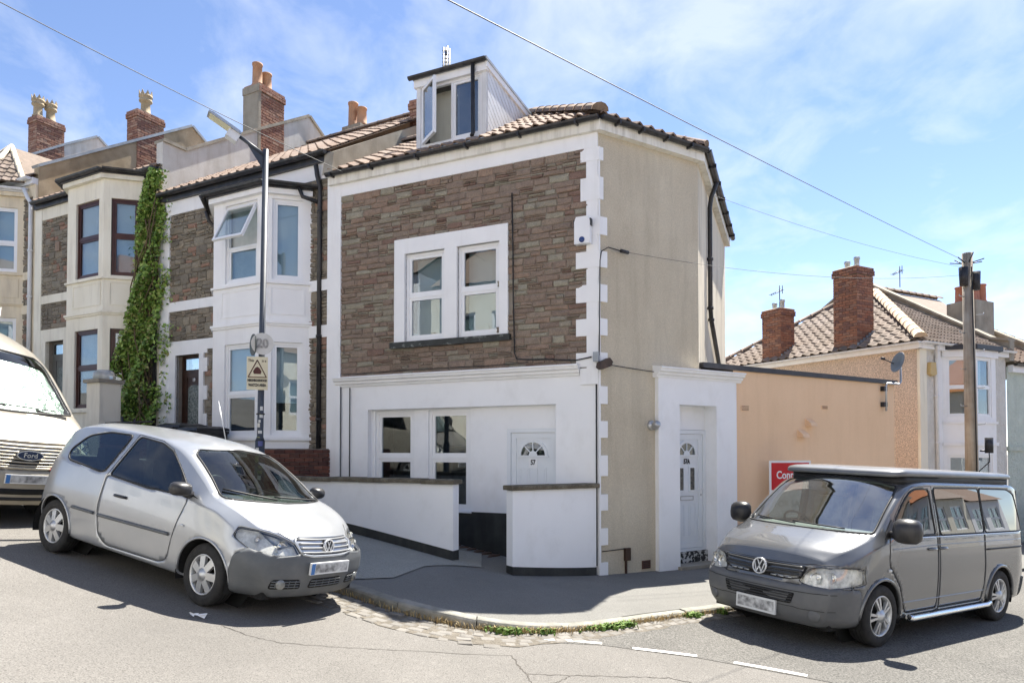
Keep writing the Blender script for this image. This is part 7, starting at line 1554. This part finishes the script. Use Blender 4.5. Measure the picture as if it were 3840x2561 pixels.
for sg in (1, -1):
    sh.part([10], 'door', vpaint, van, VT, side=sg, thick=.02); sh.part([11], 'sliding_door' if sg > 0 else 'side_panel', vpaint, van, VT, side=sg, thick=.02)
    sh.part([2], 'door_window', W['side_glass'], van, VT, side=sg); sh.part([3], 'rear_side_window', W['car_glass_dark'], van, VT, side=sg)
    for g_, r_ in ((GF, .010), (GM, .008), (GB, .008)): seam(sh, VT, g_, sg, van, W['rubber'], r_, 'window_seal', True)
    seam(sh, VT, DF_, sg, van, W['rubber'], .003, 'shut_line', True); seam(sh, VT, DM, sg, van, W['rubber'], .003, 'shut_line', True)
    seam(sh, VT, [(-.16, 1.20), (-.36, 1.44), (-.62, 1.68), (-.80, 1.775), (-1.26, 1.79), (-1.25, 1.2)], sg, van, W['rubber'], .0035)
    MB().tube([VT @ sh.side_pt(-.25 - k * .15, 1.185, sg, .004) for k in range(24)], .007, 5).build('belt_trim', W['chrome'], van)
    MB().tube([VT @ sh.side_pt(-2.56 - k * .1, .985, sg, .002) for k in range(13)], .012, 6).build('door_rail', W['rubber'], van)
    headlamp(sh, VT, HL, sg, van, ((.64, .765, .068), (.79, .785, .062)), 8)
    for x in (-1.10, -1.37): MB().tube([VT @ sh.side_pt(x - .0 + (k - 2) * .045, 1.045, sg, .03 if 0 < k < 4 else .0) for k in range(5)], .015, 8).build('door_handle', vpaint, van)
    mirror(VT, sh, -.20, 1.245, sg, van, W['black_plastic'], 1.35)
    MB().prism(*[[VT @ sh.side_pt(x, z, sg, o_) for x, z in ((-.08, 1.20), (-.12, 1.25), (-.28, 1.40), (-.30, 1.21))] for o_ in (.004, .012)]).build('mirror_sail', W['black_plastic'], van)
    MB().tube([VT @ sh.side_pt(-.10 - .04 * k, .84, sg, .004) for k in range(2)], .018, 6).build('side_repeater', W['plate'], van)
    # chrome bar along the sill
    MB().tube([VT @ Vector((x, sg * .985, z)) for x, z in ((-.50, .30), (-.58, .275), (-2.5, .275), (-2.58, .30))], .035, 12).build('side_bar', W['chrome'], van)
    seam(sh, VT, [(-.42, .46), (-2.5, .46)], sg, van, vpaint, .008, 'sill_crease')
    seam(sh, VT, [(-.2, 1.07), (-1.2, 1.09), (-3.7, 1.09)], sg, van, vpaint, .006, 'body_crease')
for xx in (0, -3.0): arch_parts(sh, VT, xx, .405, van, vpaint, .345, .022)
fseam(sh, VT, WSC, van, W['rubber'], .010, 'window_seal', True)
# bonnet edge, grille, badge, intakes
gr_ = round_poly([(-.50, .735), (-.545, .865), (.545, .865), (.50, .735), (.36, .705), (-.36, .705)], .02); g = fpatch(sh, VT, [tuple(p) for p in dense(gr_, .06, True)][:-1], van, W['liner'], 'grille', .004, .02)
dk = mat('grille_slat', (.028, .029, .031), (.04, .041, .043), 5, .4)
for z in (.845, .80, .765): fseam(sh, VT, [(-.50, z), (0, z - .012), (.50, z)], g, dk, .016, 'grille_slat', off=.012)
for k in range(9): 
    y = -.36 + k * .09
    if abs(y) > .1: fseam(sh, VT, [(y - .035, .727), (y + .035, .727)], g, W['metal'], .009, 'radiator_fin', off=.004)
fseam(sh, VT, [(-.60, .90), (-.45, .885), (0, .875), (.45, .885), (.60, .90), (.80, .905)], van, W['rubber'], .004, 'shut_line')
vw_badge(VT, sh.front_pt(0, .79, .03), (1, 0, .12), .092, van)
po = round_poly([(-.42, .455), (-.46, .575), (.46, .575), (.42, .455)], .02); g2 = fpatch(sh, VT, [tuple(p) for p in dense(po, .06, True)][:-1], van, W['liner'], 'lower_grille', .011, .02)
for z in (.475, .505, .535, .56): fseam(sh, VT, [(-.43, z), (0, z), (.43, z)], g2, dk, .007, 'grille_slat', off=.013)
fseam(sh, VT, [(-.84, .605), (-.5, .595), (0, .592), (.5, .595), (.84, .605)], van, W['rubber'], .004, 'bumper_crease', off=.008); fseam(sh, VT, [(-.82, .425), (-.5, .415), (-.45, .425), (.45, .425), (.5, .415), (.82, .425)], van, W['rubber'], .003, 'bumper_crease', off=.008)
for sg in (1, -1): flat_disc(VT, sh.front_pt(.66 * sg, .365, .008), (1, .45 * sg, 0), .062, vbump, van, 'fog_lamp_blank', .01, 24)
plate(sh, VT, 0, .375, van, .52, .16, None, .03)
for x in (0, -3.0):
    for sg in (1, -1): wheel(VT, x, .935 * sg, .343, .205, .222, (5, ((-.17, .05, .075), (.17, .05, .075))), van)
wiper(sh, VT, (.55, 1.255), (-.10, 1.275), van); wiper(sh, VT, (-.05, 1.255), (-.66, 1.285), van)
seats.z = .85; seats(VT, van, ((-1.0, .42), (-1.0, -.42), (-2.6, .3)), mat('grey_seat_cloth', (.16, .155, .14), (.22, .21, .19), 20, .9))
mb = MB(); pr_ = ((.15, 1.10), (.05, 1.22), (-.25, 1.24), (-.45, 1.16), (-.48, .9), (.1, .8)); mb.prism([VT @ Vector((x, -.82, z)) for x, z in pr_], [VT @ Vector((x, .82, z)) for x, z in pr_]); mb.build('dashboard', mat('grey_dash', (.34, .36, .34), (.42, .44, .42), 8, .7), van)
MB().tube([VT @ Vector((-.45 + .12 * math.sin(a), -.42 + .19 * math.cos(a), 1.22 + .15 * math.sin(a))) for a in [2 * math.pi * k / 20 for k in range(21)]], .016, 6).build('steering_wheel', W['rubber'], van)
mb = MB(); mb.box(VT, -3.8, .7, -.75, .75, .2, .3); mb.build('underbody', W['liner'], van); mb = MB(); mb.box(VT, -3.78, -3.80, -.8, .8, .4, 1.75); mb.build('rear_trim', W['interior'], van)
for sg in (1, -1): MB().tube([VT @ sh.side_pt(-3.85, 1.0 - .05 * k, sg, .002) for k in range(5)], .03, 8).build('tail_light', W['red_lens'], van)
# pop-up roof: black gap then a pale grey lid with rolled edge
def lid(name, m, x0, x1, w_, levels, rc=.17):
    """rounded-rectangle lid built from (z, inset) levels"""
    def outline(ins):
        a, b, c = x0 - ins, x1 + ins, w_ - ins; r = max(.03, rc - ins * .5); pts = []
        for cx, cy, a0 in ((a - r, c - r, 0), (b + r, c - r, 90), (b + r, -c + r, 180), (a - r, -c + r, 270)):
            for k in range(7): t = R(a0 + 15 * k); pts.append((cx + r * math.cos(t), cy + r * math.sin(t)))
        return pts
    mb = MB(); v = []; n = 28
    for z, ins in levels: v += [VT @ Vector((x, y, z - .035 * max(0, (x - x0 + .5) / .5) ** 2)) for x, y in outline(ins)]
    mb.add(v, [(i * n + j, i * n + (j + 1) % n, (i + 1) * n + (j + 1) % n, (i + 1) * n + j) for i in range(len(levels) - 1) for j in range(n)] + [tuple(range(n))[::-1], tuple((len(levels) - 1) * n + j for j in range(n))], True); return mb.build(name, m, van)
lid('roof_seal', W['rubber'], -.70, -3.72, .755, [(1.80, 0), (1.93, 0)], .14)
lid('roof_lid', mat('grey_roof_lid', (.12, .124, .13), (.15, .154, .16), 3, .35, metal=.2, coat=.4, grime=.25, gcol=(.25, .24, .22)), -.60, -3.76, .79, [(1.912, .012), (1.92, 0), (1.955, .002), (1.975, .02), (1.988, .07), (1.996, .2), (2.0, .4)])

# ---------------------------------------------------------------- pale panel van at the left edge, foil sunshade in its windscreen
tf = Vector((.8806, -.4738)); tl = Vector((.4738, .8806)); tc = Vector((-6.95, 9.05)); 
TT = vehicle_frame(tc + tl * -.95, tc + tl * -.95 - tf * 3.3, .95, -1)
tr = thing('panel_van', 'pale gold panel van with silver foil in its windscreen at the left edge', 'van', matrix=TT)
T = dict(zt=tabf((.95, 1.02), (.88, 1.08), (.7, 1.17), (.45, 1.31), (.32, 1.40), (.1, 1.60), (-.2, 1.88), (-.42, 2.06), (-.58, 2.16), (-.85, 2.30), (-1.2, 2.42), (-1.7, 2.49), (-4.2, 2.50), (-4.35, 2.46), (-4.4, 2.3)),
         zr=tabf((.95, .98), (.7, 1.12), (.4, 1.27), (.2, 1.36), (.05, 1.46), (-.25, 1.72), (-.5, 1.93), (-.75, 2.08), (-1.1, 2.22), (-1.6, 2.32), (-4.2, 2.33), (-4.4, 2.2)),
         yr=tabf((.95, .72), (.6, .84), (.3, .88), (0, .89), (-.4, .84), (-.8, .80), (-1.4, .78), (-4.4, .78)), zbelt=tabf((.95, .92), (.6, 1.05), (.3, 1.18), (0, 1.28), (-.5, 1.34), (-4.4, 1.34)), yb=tabf((.95, .82), (.6, .93), (.3, .97), (0, .985), (-4.4, .985)),
         zw=tabf((.95, .62), (-4.4, .75)), yw=tabf((.95, .86), (.7, .95), (.3, 1.0), (-4.4, 1.01)), zs=tabf((.95, .34), (-4.4, .34)), ys=tabf((.95, .82), (.5, .96), (-4.4, .98)), zb=tabf((.95, .28), (-4.4, .28)), rnd=tabf((.9, 2.2), (-4.4, 2.8)))
def tr_nose(y, z): return -.16 * (y / .95) ** 2.6 + float(np.interp(z, [.25, .34, .5, .62, .75, .95, 1.05], [-.03, .02, .04, .02, -.01, -.05, -.09]))
sh = Shell(T, .95, -4.4, tr_nose, lambda y, z: .02 * (y / .9) ** 3, H=14, dx=.045, fine=((-.7, .35),)); sh.zlow = .32
WSC = round_poly([(-.85, 1.40), (-.82, 1.56), (-.74, 2.02), (-.66, 2.10), (0, 2.15), (.66, 2.10), (.74, 2.02), (.82, 1.56), (.85, 1.40), (.4, 1.385), (0, 1.38)], .04)
FOIL = round_poly([(-.80, 1.43), (-.78, 1.60), (-.72, 1.86), (-.60, 1.95), (-.2, 1.99), (.1, 2.03), (.5, 2.0), (.70, 1.96), (.78, 1.6), (.80, 1.43), (0, 1.41)], .03)
HL = round_poly([(.70, .86), (.66, 1.02), (.74, 1.12), (.84, 1.20), (.93, 1.18), (.96, 1.0), (.86, .87)], .04)
for xx in (0, -3.3): sh.imprint(1, circle(xx, .35, .42), 'side', nmin=.05)
SWN = round_poly([(-.25, 1.40), (-.42, 1.66), (-.66, 1.86), (-1.35, 1.92), (-1.38, 1.38)], .05)
sh.imprint(2, SWN, 'side'); sh.imprint(4, WSC, 'front', nmin=.2)
sh.imprint(6, [(.40, 0), (.42, .62), (.5, .70), (1.4, .70), (1.4, 0)], 'all', only=[0])
for sg in (1, -1): sh.imprint(8, [(y * sg, z) for y, z in HL], 'front', sign=sg, only=[0], nmin=.03)
tpaint = mat('pale_gold_van_paint', (.325, .30, .255), (.38, .355, .305), 3, .32, metal=.4, coat=.5, grime=.3, gcol=(.30, .25, .18), gscale=(3, 3, 3), grange=(.48, .8))
sh.part([0], 'body', tpaint, tr, TT, thick=.03); sh.part([6], 'front_bumper', mat('beige_bumper', (.30, .27, .215), (.36, .325, .26), 4, .5), tr, TT, push=.008, thick=.02); sh.part([4], 'windscreen', W['car_glass'], tr, TT)
s2 = sh.tag.copy(); sh.imprint(5, FOIL, 'front', only=[4], nmin=.2)
foil = bpy.data.materials.new('crumpled_foil'); foil.use_nodes = True; fb = foil.node_tree.nodes['Principled BSDF']; fb.inputs['Base Color'].default_value = (.86, .86, .85, 1); fb.inputs['Metallic'].default_value = .55; fb.inputs['Roughness'].default_value = .3
fn_ = foil.node_tree.nodes.new('ShaderNodeTexNoise'); fn_.inputs['Scale'].default_value = 9; fn_.inputs['Detail'].default_value = 6; fg_ = foil.node_tree.nodes.new('ShaderNodeNewGeometry'); fbp = foil.node_tree.nodes.new('ShaderNodeBump'); fbp.inputs['Strength'].default_value = .9; fbp.inputs['Distance'].default_value = .05
foil.node_tree.links.new(fg_.outputs['Position'], fn_.inputs['Vector']); foil.node_tree.links.new(fn_.outputs[0], fbp.inputs['Height']); foil.node_tree.links.new(fbp.outputs[0], fb.inputs['Normal'])
sh.part([5], 'foil_sunshade', foil, tr, TT, push=-.03)
for sg in (1, -1):
    sh.part([2], 'door_window', W['side_glass'], tr, TT, side=sg); seam(sh, TT, SWN, sg, tr, W['rubber'], .012, 'window_seal', True); headlamp(sh, TT, HL, sg, tr, ((.82, 1.0, .06), (.86, 1.1, .05)), 8)
    if sg < 0: mirror(TT, sh, -.30, 1.45, sg, tr, W['black_plastic'], 1.7)
    MB().tube([TT @ sh.side_pt(-.9 - k * .1, 2.05 if k else 2.0, sg, .01) for k in range(30)], .012, 5).build('roof_drip', tpaint, tr)
for xx in (0, -3.3): arch_parts(sh, TT, xx, .42, tr, tpaint, .35, .02)
fseam(sh, TT, WSC, tr, W['rubber'], .016, 'window_seal', True)
gr_ = round_poly([(-.60, .75), (-.66, 1.0), (-.55, 1.045), (.55, 1.045), (.66, 1.0), (.60, .75), (.3, .73), (-.3, .73)], .04); g = fpatch(sh, TT, [tuple(p) for p in dense(gr_, .06, True)][:-1], tr, W['liner'], 'grille', .004, .02)
gb = mat('beige_grille_bar', (.36, .32, .25), (.42, .38, .30), 4, .35, metal=.3)
for z in (.765, .805, .845, .885, .925, .965, 1.005): fseam(sh, TT, [(-.60, z), (0, z - .006), (.60, z)], g, gb, .011, 'grille_bar', off=.01)
fseam(sh, TT, gr_, g, gb, .02, 'grille_surround', True, .004)
c = sh.front_pt(0, .885, .03); ob = flat_disc(TT, c, (1, 0, .05), .062, W['chrome'], tr, 'badge', .012, 28, 1.0)
# stretch: oval plate with blue centre and script
Mo = TT @ Matrix.Translation(c + Vector((.012, 0, 0))); mb = MB()
for rx, rz_, x0, x1, m_, nm in ((.155, .064, -.03, .0, W['chrome'], 'badge_rim'), (.142, .053, -.02, .004, mat('badge_blue', (.02, .035, .08), None, 3, .3), 'badge_field')):
    mb = MB(); pts = [(math.cos(2 * math.pi * k / 28) * rx, math.sin(2 * math.pi * k / 28) * rz_) for k in range(28)]; mb.prism([Mo @ Vector((x0, y, z)) for y, z in pts], [Mo @ Vector((x1, y, z)) for y, z in pts]); mb.build(nm, m_, ob)
Mt = Mo @ Matrix.Rotation(R(90), 4, 'Z'); Mt.translation = Mo @ Vector((.006, 0, 0)); put_text('Ford', .085, Mt @ Matrix.Rotation(R(180), 4, 'Z') @ Matrix.Rotation(R(180), 4, 'Z'), W['chrome'], ob, 'badge_script', 1.0, .001)
for sg in (1, -1): 
    MB().prism(*[[TT @ (sh.cast((x, y * sg, 3), (0, 0, -1))[0] + Vector((0, 0, o_))) for x, y in ((.27, .32), (.27, .72), (.33, .70), (.35, .32))] for o_ in (-.01, .006)]).build('bonnet_vent', W['liner'], tr)
plate(sh, TT, 0, .60, tr, .52, .111, 'l', .03)
fseam(sh, TT, [(-.7, .45), (0, .44), (.7, .45)], tr, W['liner'], .05, 'lower_intake', off=-.02); fseam(sh, TT, [(-.9, .36), (0, .35), (.9, .36)], tr, W['rubber'], .025, 'bumper_lip', off=.0)
for x in (0, -3.3):
    for sg in (1, -1): wheel(TT, x, .97 * sg, .35, .2, .215, (6, ((0, .12, .16),)), tr, rim_mat=W['metal'])
wiper(sh, TT, (.62, 1.42), (-.12, 1.44), tr); wiper(sh, TT, (-.05, 1.42), (-.74, 1.53), tr)
mb = MB(); mb.box(TT, -4.3, .8, -.8, .8, .26, .36); mb.build('underbody', W['liner'], tr); mb = MB(); mb.box(TT, -1.6, -1.55, -.85, .85, .4, 2.2); mb.build('bulkhead', W['interior'], tr)
MB().tube([TT @ Vector((-.98, .3, 2.34)), TT @ Vector((-1.02, .3, 2.37)), TT @ Vector((-1.12, .34, 2.75))], [.014, .008, .004], 5).build('aerial', W['metal'], tr)
fseam(sh, TT, [(-.80, 1.12), (-.5, 1.085), (0, 1.075), (.5, 1.085), (.80, 1.12)], tr, W['rubber'], .005, 'shut_line')
# ================================================================ houses on the near side of the street (unseen; they show in glass and paint, and bounce light), climber, weeds, litter
def opposite(name, label, o, ang, wdt, m_wall, ztop, seed, roofm):
    F = Fr(o, ang, 1); F = F if F.n.y > 0 else Fr(o, ang, -1); gz_ = road_z(o[0]); rr = random.Random(seed); h = thing(name, label, 'house', (o[0], o[1], gz_), F.rz(), 'houses across the street')
    zt = gz_ + ztop; holes = []
    for u0 in (.5, wdt * .5 + .3):
        for z0 in (gz_ + .9, gz_ + 3.5): holes.append((u0, u0 + wdt * .5 - .9, z0, z0 + 1.5))
    mb = MB(); wall_face(mb, F, 0, wdt, gz_ - 1, zt, 0, holes, .1); mb.build('front_wall', m_wall, h, recalc=False)
    for a, b, c, d in holes: window(F, a, b, c, d, -.05, h, W['upvc'], W['glass'], splits_z=(c + .75,), splits_u=((a + b) / 2,), back=[(W['net'], 0, 1, 0, 1)], back_n=-.1, room=False)
    mb = MB(); mb.quad(F.P(-.0, .25, zt), F.P(wdt, .25, zt), F.P(wdt, -4.2, zt + 2.6), F.P(0, -4.2, zt + 2.6)); mb.quad(F.P(0, -4.2, zt + 2.6), F.P(wdt, -4.2, zt + 2.6), F.P(wdt, -8.4, zt), F.P(0, -8.4, zt)); mb.add([F.P(0, 0, zt), F.P(0, -8.4, zt), F.P(0, -4.2, zt + 2.6)], [(0, 1, 2)]); mb.add([F.P(wdt, 0, zt), F.P(wdt, -8.4, zt), F.P(wdt, -4.2, zt + 2.6)], [(0, 1, 2)]); mb.build('roof', roofm, h)
    mb = MB()
    for u in (0, wdt): mb.quad(F.P(u, 0, gz_ - 1), F.P(u, -8.4, gz_ - 1), F.P(u, -8.4, zt), F.P(u, 0, zt))
    mb.build('gable_wall', m_wall, h); mb = MB(); mb.fbox(F, .3, wdt - .3, zt + 2.0, zt + 3.4, -4.6, -3.9) if 0 else mb.fbox(F, wdt - .7, wdt + .3, zt + 1.8, zt + 3.5, -4.6, -3.8); mb.build('chimney', W['brick_pink'], h)
oc = [W['white_wall'], W['cream_wall'], W['white_trim'], W['white_wall'], W['cream_wall']]  # unseen fronts made pale to bounce sunlight onto the shaded walls
ot = [mat('orange_clay_roof', (.46, .17, .07), (.56, .24, .11), 4, .9, .5, 20), W['tile_grey'], W['tile']]
OW = ['white painted', 'cream painted', 'smooth white', 'plain white', 'pale cream']
for i in range(5): opposite('opposite_house', '%s house behind the viewer, number %s along the hill street' % (OW[i % 5], ('one', 'two', 'three', 'four', 'five')[i]), (-20.7 + i * 5.05, 5.7 - i * 2.45), 116, 5.0, oc[i % 5], 6.2, i, ot[(i + 1) % 3])
for i in range(9): opposite('opposite_house', '%s house behind the viewer, number %s along the side street' % (OW[(i + 2) % 5], ('one', 'two', 'three', 'four', 'five', 'six', 'seven', 'eight', 'nine')[i]), (7.2 + i * 4.35, -5.2 + i * 2.72), 58, 5.0, oc[(i + 2) % 5], 5.4, i + 9, ot[i % 3])
# --- climbing plant on the cream house
W['leaf'] = mat('climber_leaf', (0, 0, 0), palette=[(.15, .26, .04), (.20, .33, .055), (.10, .18, .032), (.27, .40, .08), (.16, .28, .045), (.32, .43, .10), (.12, .21, .035), (.24, .25, .08)], scale=8, rough=.5, spec=.5)
W['stem'] = mat('climber_stem', (.10, .075, .04), (.15, .11, .06), 6, .9)
CF = PCr; base = CF.P(.45, .45, 1.9); cl = thing('climbing_plant', 'dense green climber covering the drainpipe of the cream house', 'plant', tuple(base), CF.rz())
mbs = MB(); rr = random.Random(21); mbl = MB()
def leaf(mb, c, size, nrm):
    n = Vector(nrm).normalized(); a = n.orthogonal().normalized(); a = Matrix.Rotation(rr.uniform(0, 6.28), 3, n) @ a; b = n.cross(a); s_ = size
    mb.add([c - a * s_ * .55, c + b * s_ * .34 + n * s_ * .10, c + a * s_ * .6, c - b * s_ * .34 + n * s_ * .10], [(0, 1, 2), (0, 2, 3)])
def cl_half(z):  # centre u, half width and depth with height
    t = (z - 2.0) / 6.3
    k = [0, .13, .28, .45, .66, .92, 1.0]; return float(np.interp(t, k, [.66, .66, .72, .40, .28, .14, .12])), float(np.interp(t, k, [.78, .84, .86, .64, .50, .33, .24])), float(np.interp(t, [0, .3, .6, 1], [.55, .5, .4, .3]))
for k in range(9):
    pts = []; ph = rr.uniform(0, 6); z = 1.8
    while z < rr.uniform(7.2, 8.2): c, hw, dp = cl_half(max(z, 2)); pts.append(CF.P(c + hw * .6 * math.sin(ph + z * 1.3 + k), .08 + dp * .3 * (1 + math.sin(z * 2 + k)), z)); z += .3
    mbs.tube(pts, .014, 5)
mbs.build('stems', W['stem'], cl)
for k in range(15500):
    z = 2.0 + 6.3 * rr.random() ** 1.05; c, hw, dp = cl_half(z); clump = .5 + .5 * math.sin(z * 5.1 + 1.3 * math.sin(z * 2.3)) ; u = c + rr.gauss(0, .42) * hw * (1 + .25 * math.sin(z * 4.7)); d = (u - c) / hw
    if abs(d) > 1.35 or (math.sin(u * 9 + 2 * math.sin(z * 3.1)) * math.sin(z * 6.3 + u * 4) > .62 and rr.random() < .85): continue
    n_ = dp * (1 - .55 * d * d) * (rr.random() ** .45) * (.7 + .4 * math.sin(z * 3.3 + u * 7)) + .04
    leaf(mbl, CF.P(u, n_, z), rr.uniform(.055, .12), CF.n * .8 + Vector((rr.gauss(0, .6), rr.gauss(0, .6), rr.gauss(.35, .5))))
for k in range(80):                       # loose trailing shoots
    z = rr.uniform(2.3, 8.1); c, hw, dp = cl_half(z); sg = rr.choice((-1, 1)); u = c + sg * hw; L_ = rr.uniform(.2, .55); pts = [CF.P(u + sg * L_ * t, .12 + .1 * t, z + rr.uniform(-.02, .02) - .25 * t * t * L_ + (.2 * t if z > 7 else 0)) for t in (0, .25, .5, .75, 1)]; mbs2 = None
    for p in dense(pts, .045): 
        if rr.random() < .75: leaf(mbl, p + Vector((rr.gauss(0, .02), rr.gauss(0, .02), rr.gauss(0, .02))), rr.uniform(.04, .08), CF.n + Vector((rr.gauss(0, .6), rr.gauss(0, .6), rr.gauss(.3, .5))))
mbl.build('foliage', W['leaf'], cl, kind='stuff', recalc=False)
# --- weeds and dry grass along the gutter
W['weed'] = mat('kerb_weed', (0, 0, 0), palette=[(.10, .19, .03), (.14, .24, .045), (.08, .15, .028), (.18, .26, .06), (.12, .21, .04)], scale=8, rough=.7)
W['dry'] = mat('dry_grass', (0, 0, 0), palette=[(.42, .32, .16), (.36, .27, .13), (.48, .38, .21), (.30, .22, .11)], scale=8, rough=.9)
def blades(s_list, m, name, label, seed, n, hgt, green):
    rr = random.Random(seed); mb = MB()
    for s0, spread, dens in s_list:
        for k in range(int(n * dens)):
            s = S0 + s0 + rr.gauss(0, spread); p, d, o = kerb_at(s); q = p + o * abs(rr.gauss(.02, .05 if green else .035)); z = road_z(q.x) - .003; a = rr.uniform(0, 6.28); h_ = hgt * rr.uniform(.35, 1.0); le = rr.uniform(.2, 1.1) * h_; w_ = (.016 if green else .004) * rr.uniform(.6, 1.3)
            b = Vector((q.x, q.y, z)); dv = Vector((math.cos(a), math.sin(a), 0)); sv = Vector((-dv.y, dv.x, 0)) * w_; m1 = b + dv * le * .4 + Vector((0, 0, h_ * .75)); tip = b + dv * le + Vector((0, 0, h_ * (1 if not green else .85)))
            mb.add([b - sv * .6, b + sv * .6, m1 + sv, m1 - sv, tip], [(0, 1, 2, 3), (3, 2, 4)])
    o = mb.build(name, m, None, recalc=False); return tag(o, label, 'weeds', kind='stuff')
blades([(-.15, .10, .8), (.25, .07, .3), (1.05, .13, 1.1), (1.35, .08, .8), (2.55, .07, .6), (3.1, .04, .3)], W['weed'], 'weeds', 'bright green weeds growing along the kerb edge', 5, 230, .085, True)
blades([(-1.5, .6, 1), (-.4, .5, 1), (.4, .4, 1), (1.5, .5, .8), (2.6, .6, .8)], W['dry'], 'dry_grass', 'dry straw coloured grass in the gutter', 6, 300, .09, False)
# small weeds against walls and bits of litter
lit = MB(); rr = random.Random(8); p = Vector((-2.78, 6.12))
for k in range(9): a = rr.uniform(0, 6.28); c = Vector((p.x + rr.gauss(0, .03), p.y + rr.gauss(0, .02), road_z(p.x) + rr.uniform(.005, .03))); lit.add([c + Vector((rr.gauss(0, .025), rr.gauss(0, .025), rr.gauss(0, .01))) for _ in range(3)], [(0, 1, 2)])
tag(lit.build('litter', W['letter_white'], None), 'crumpled white tissue on the road by the front wheel', 'litter')
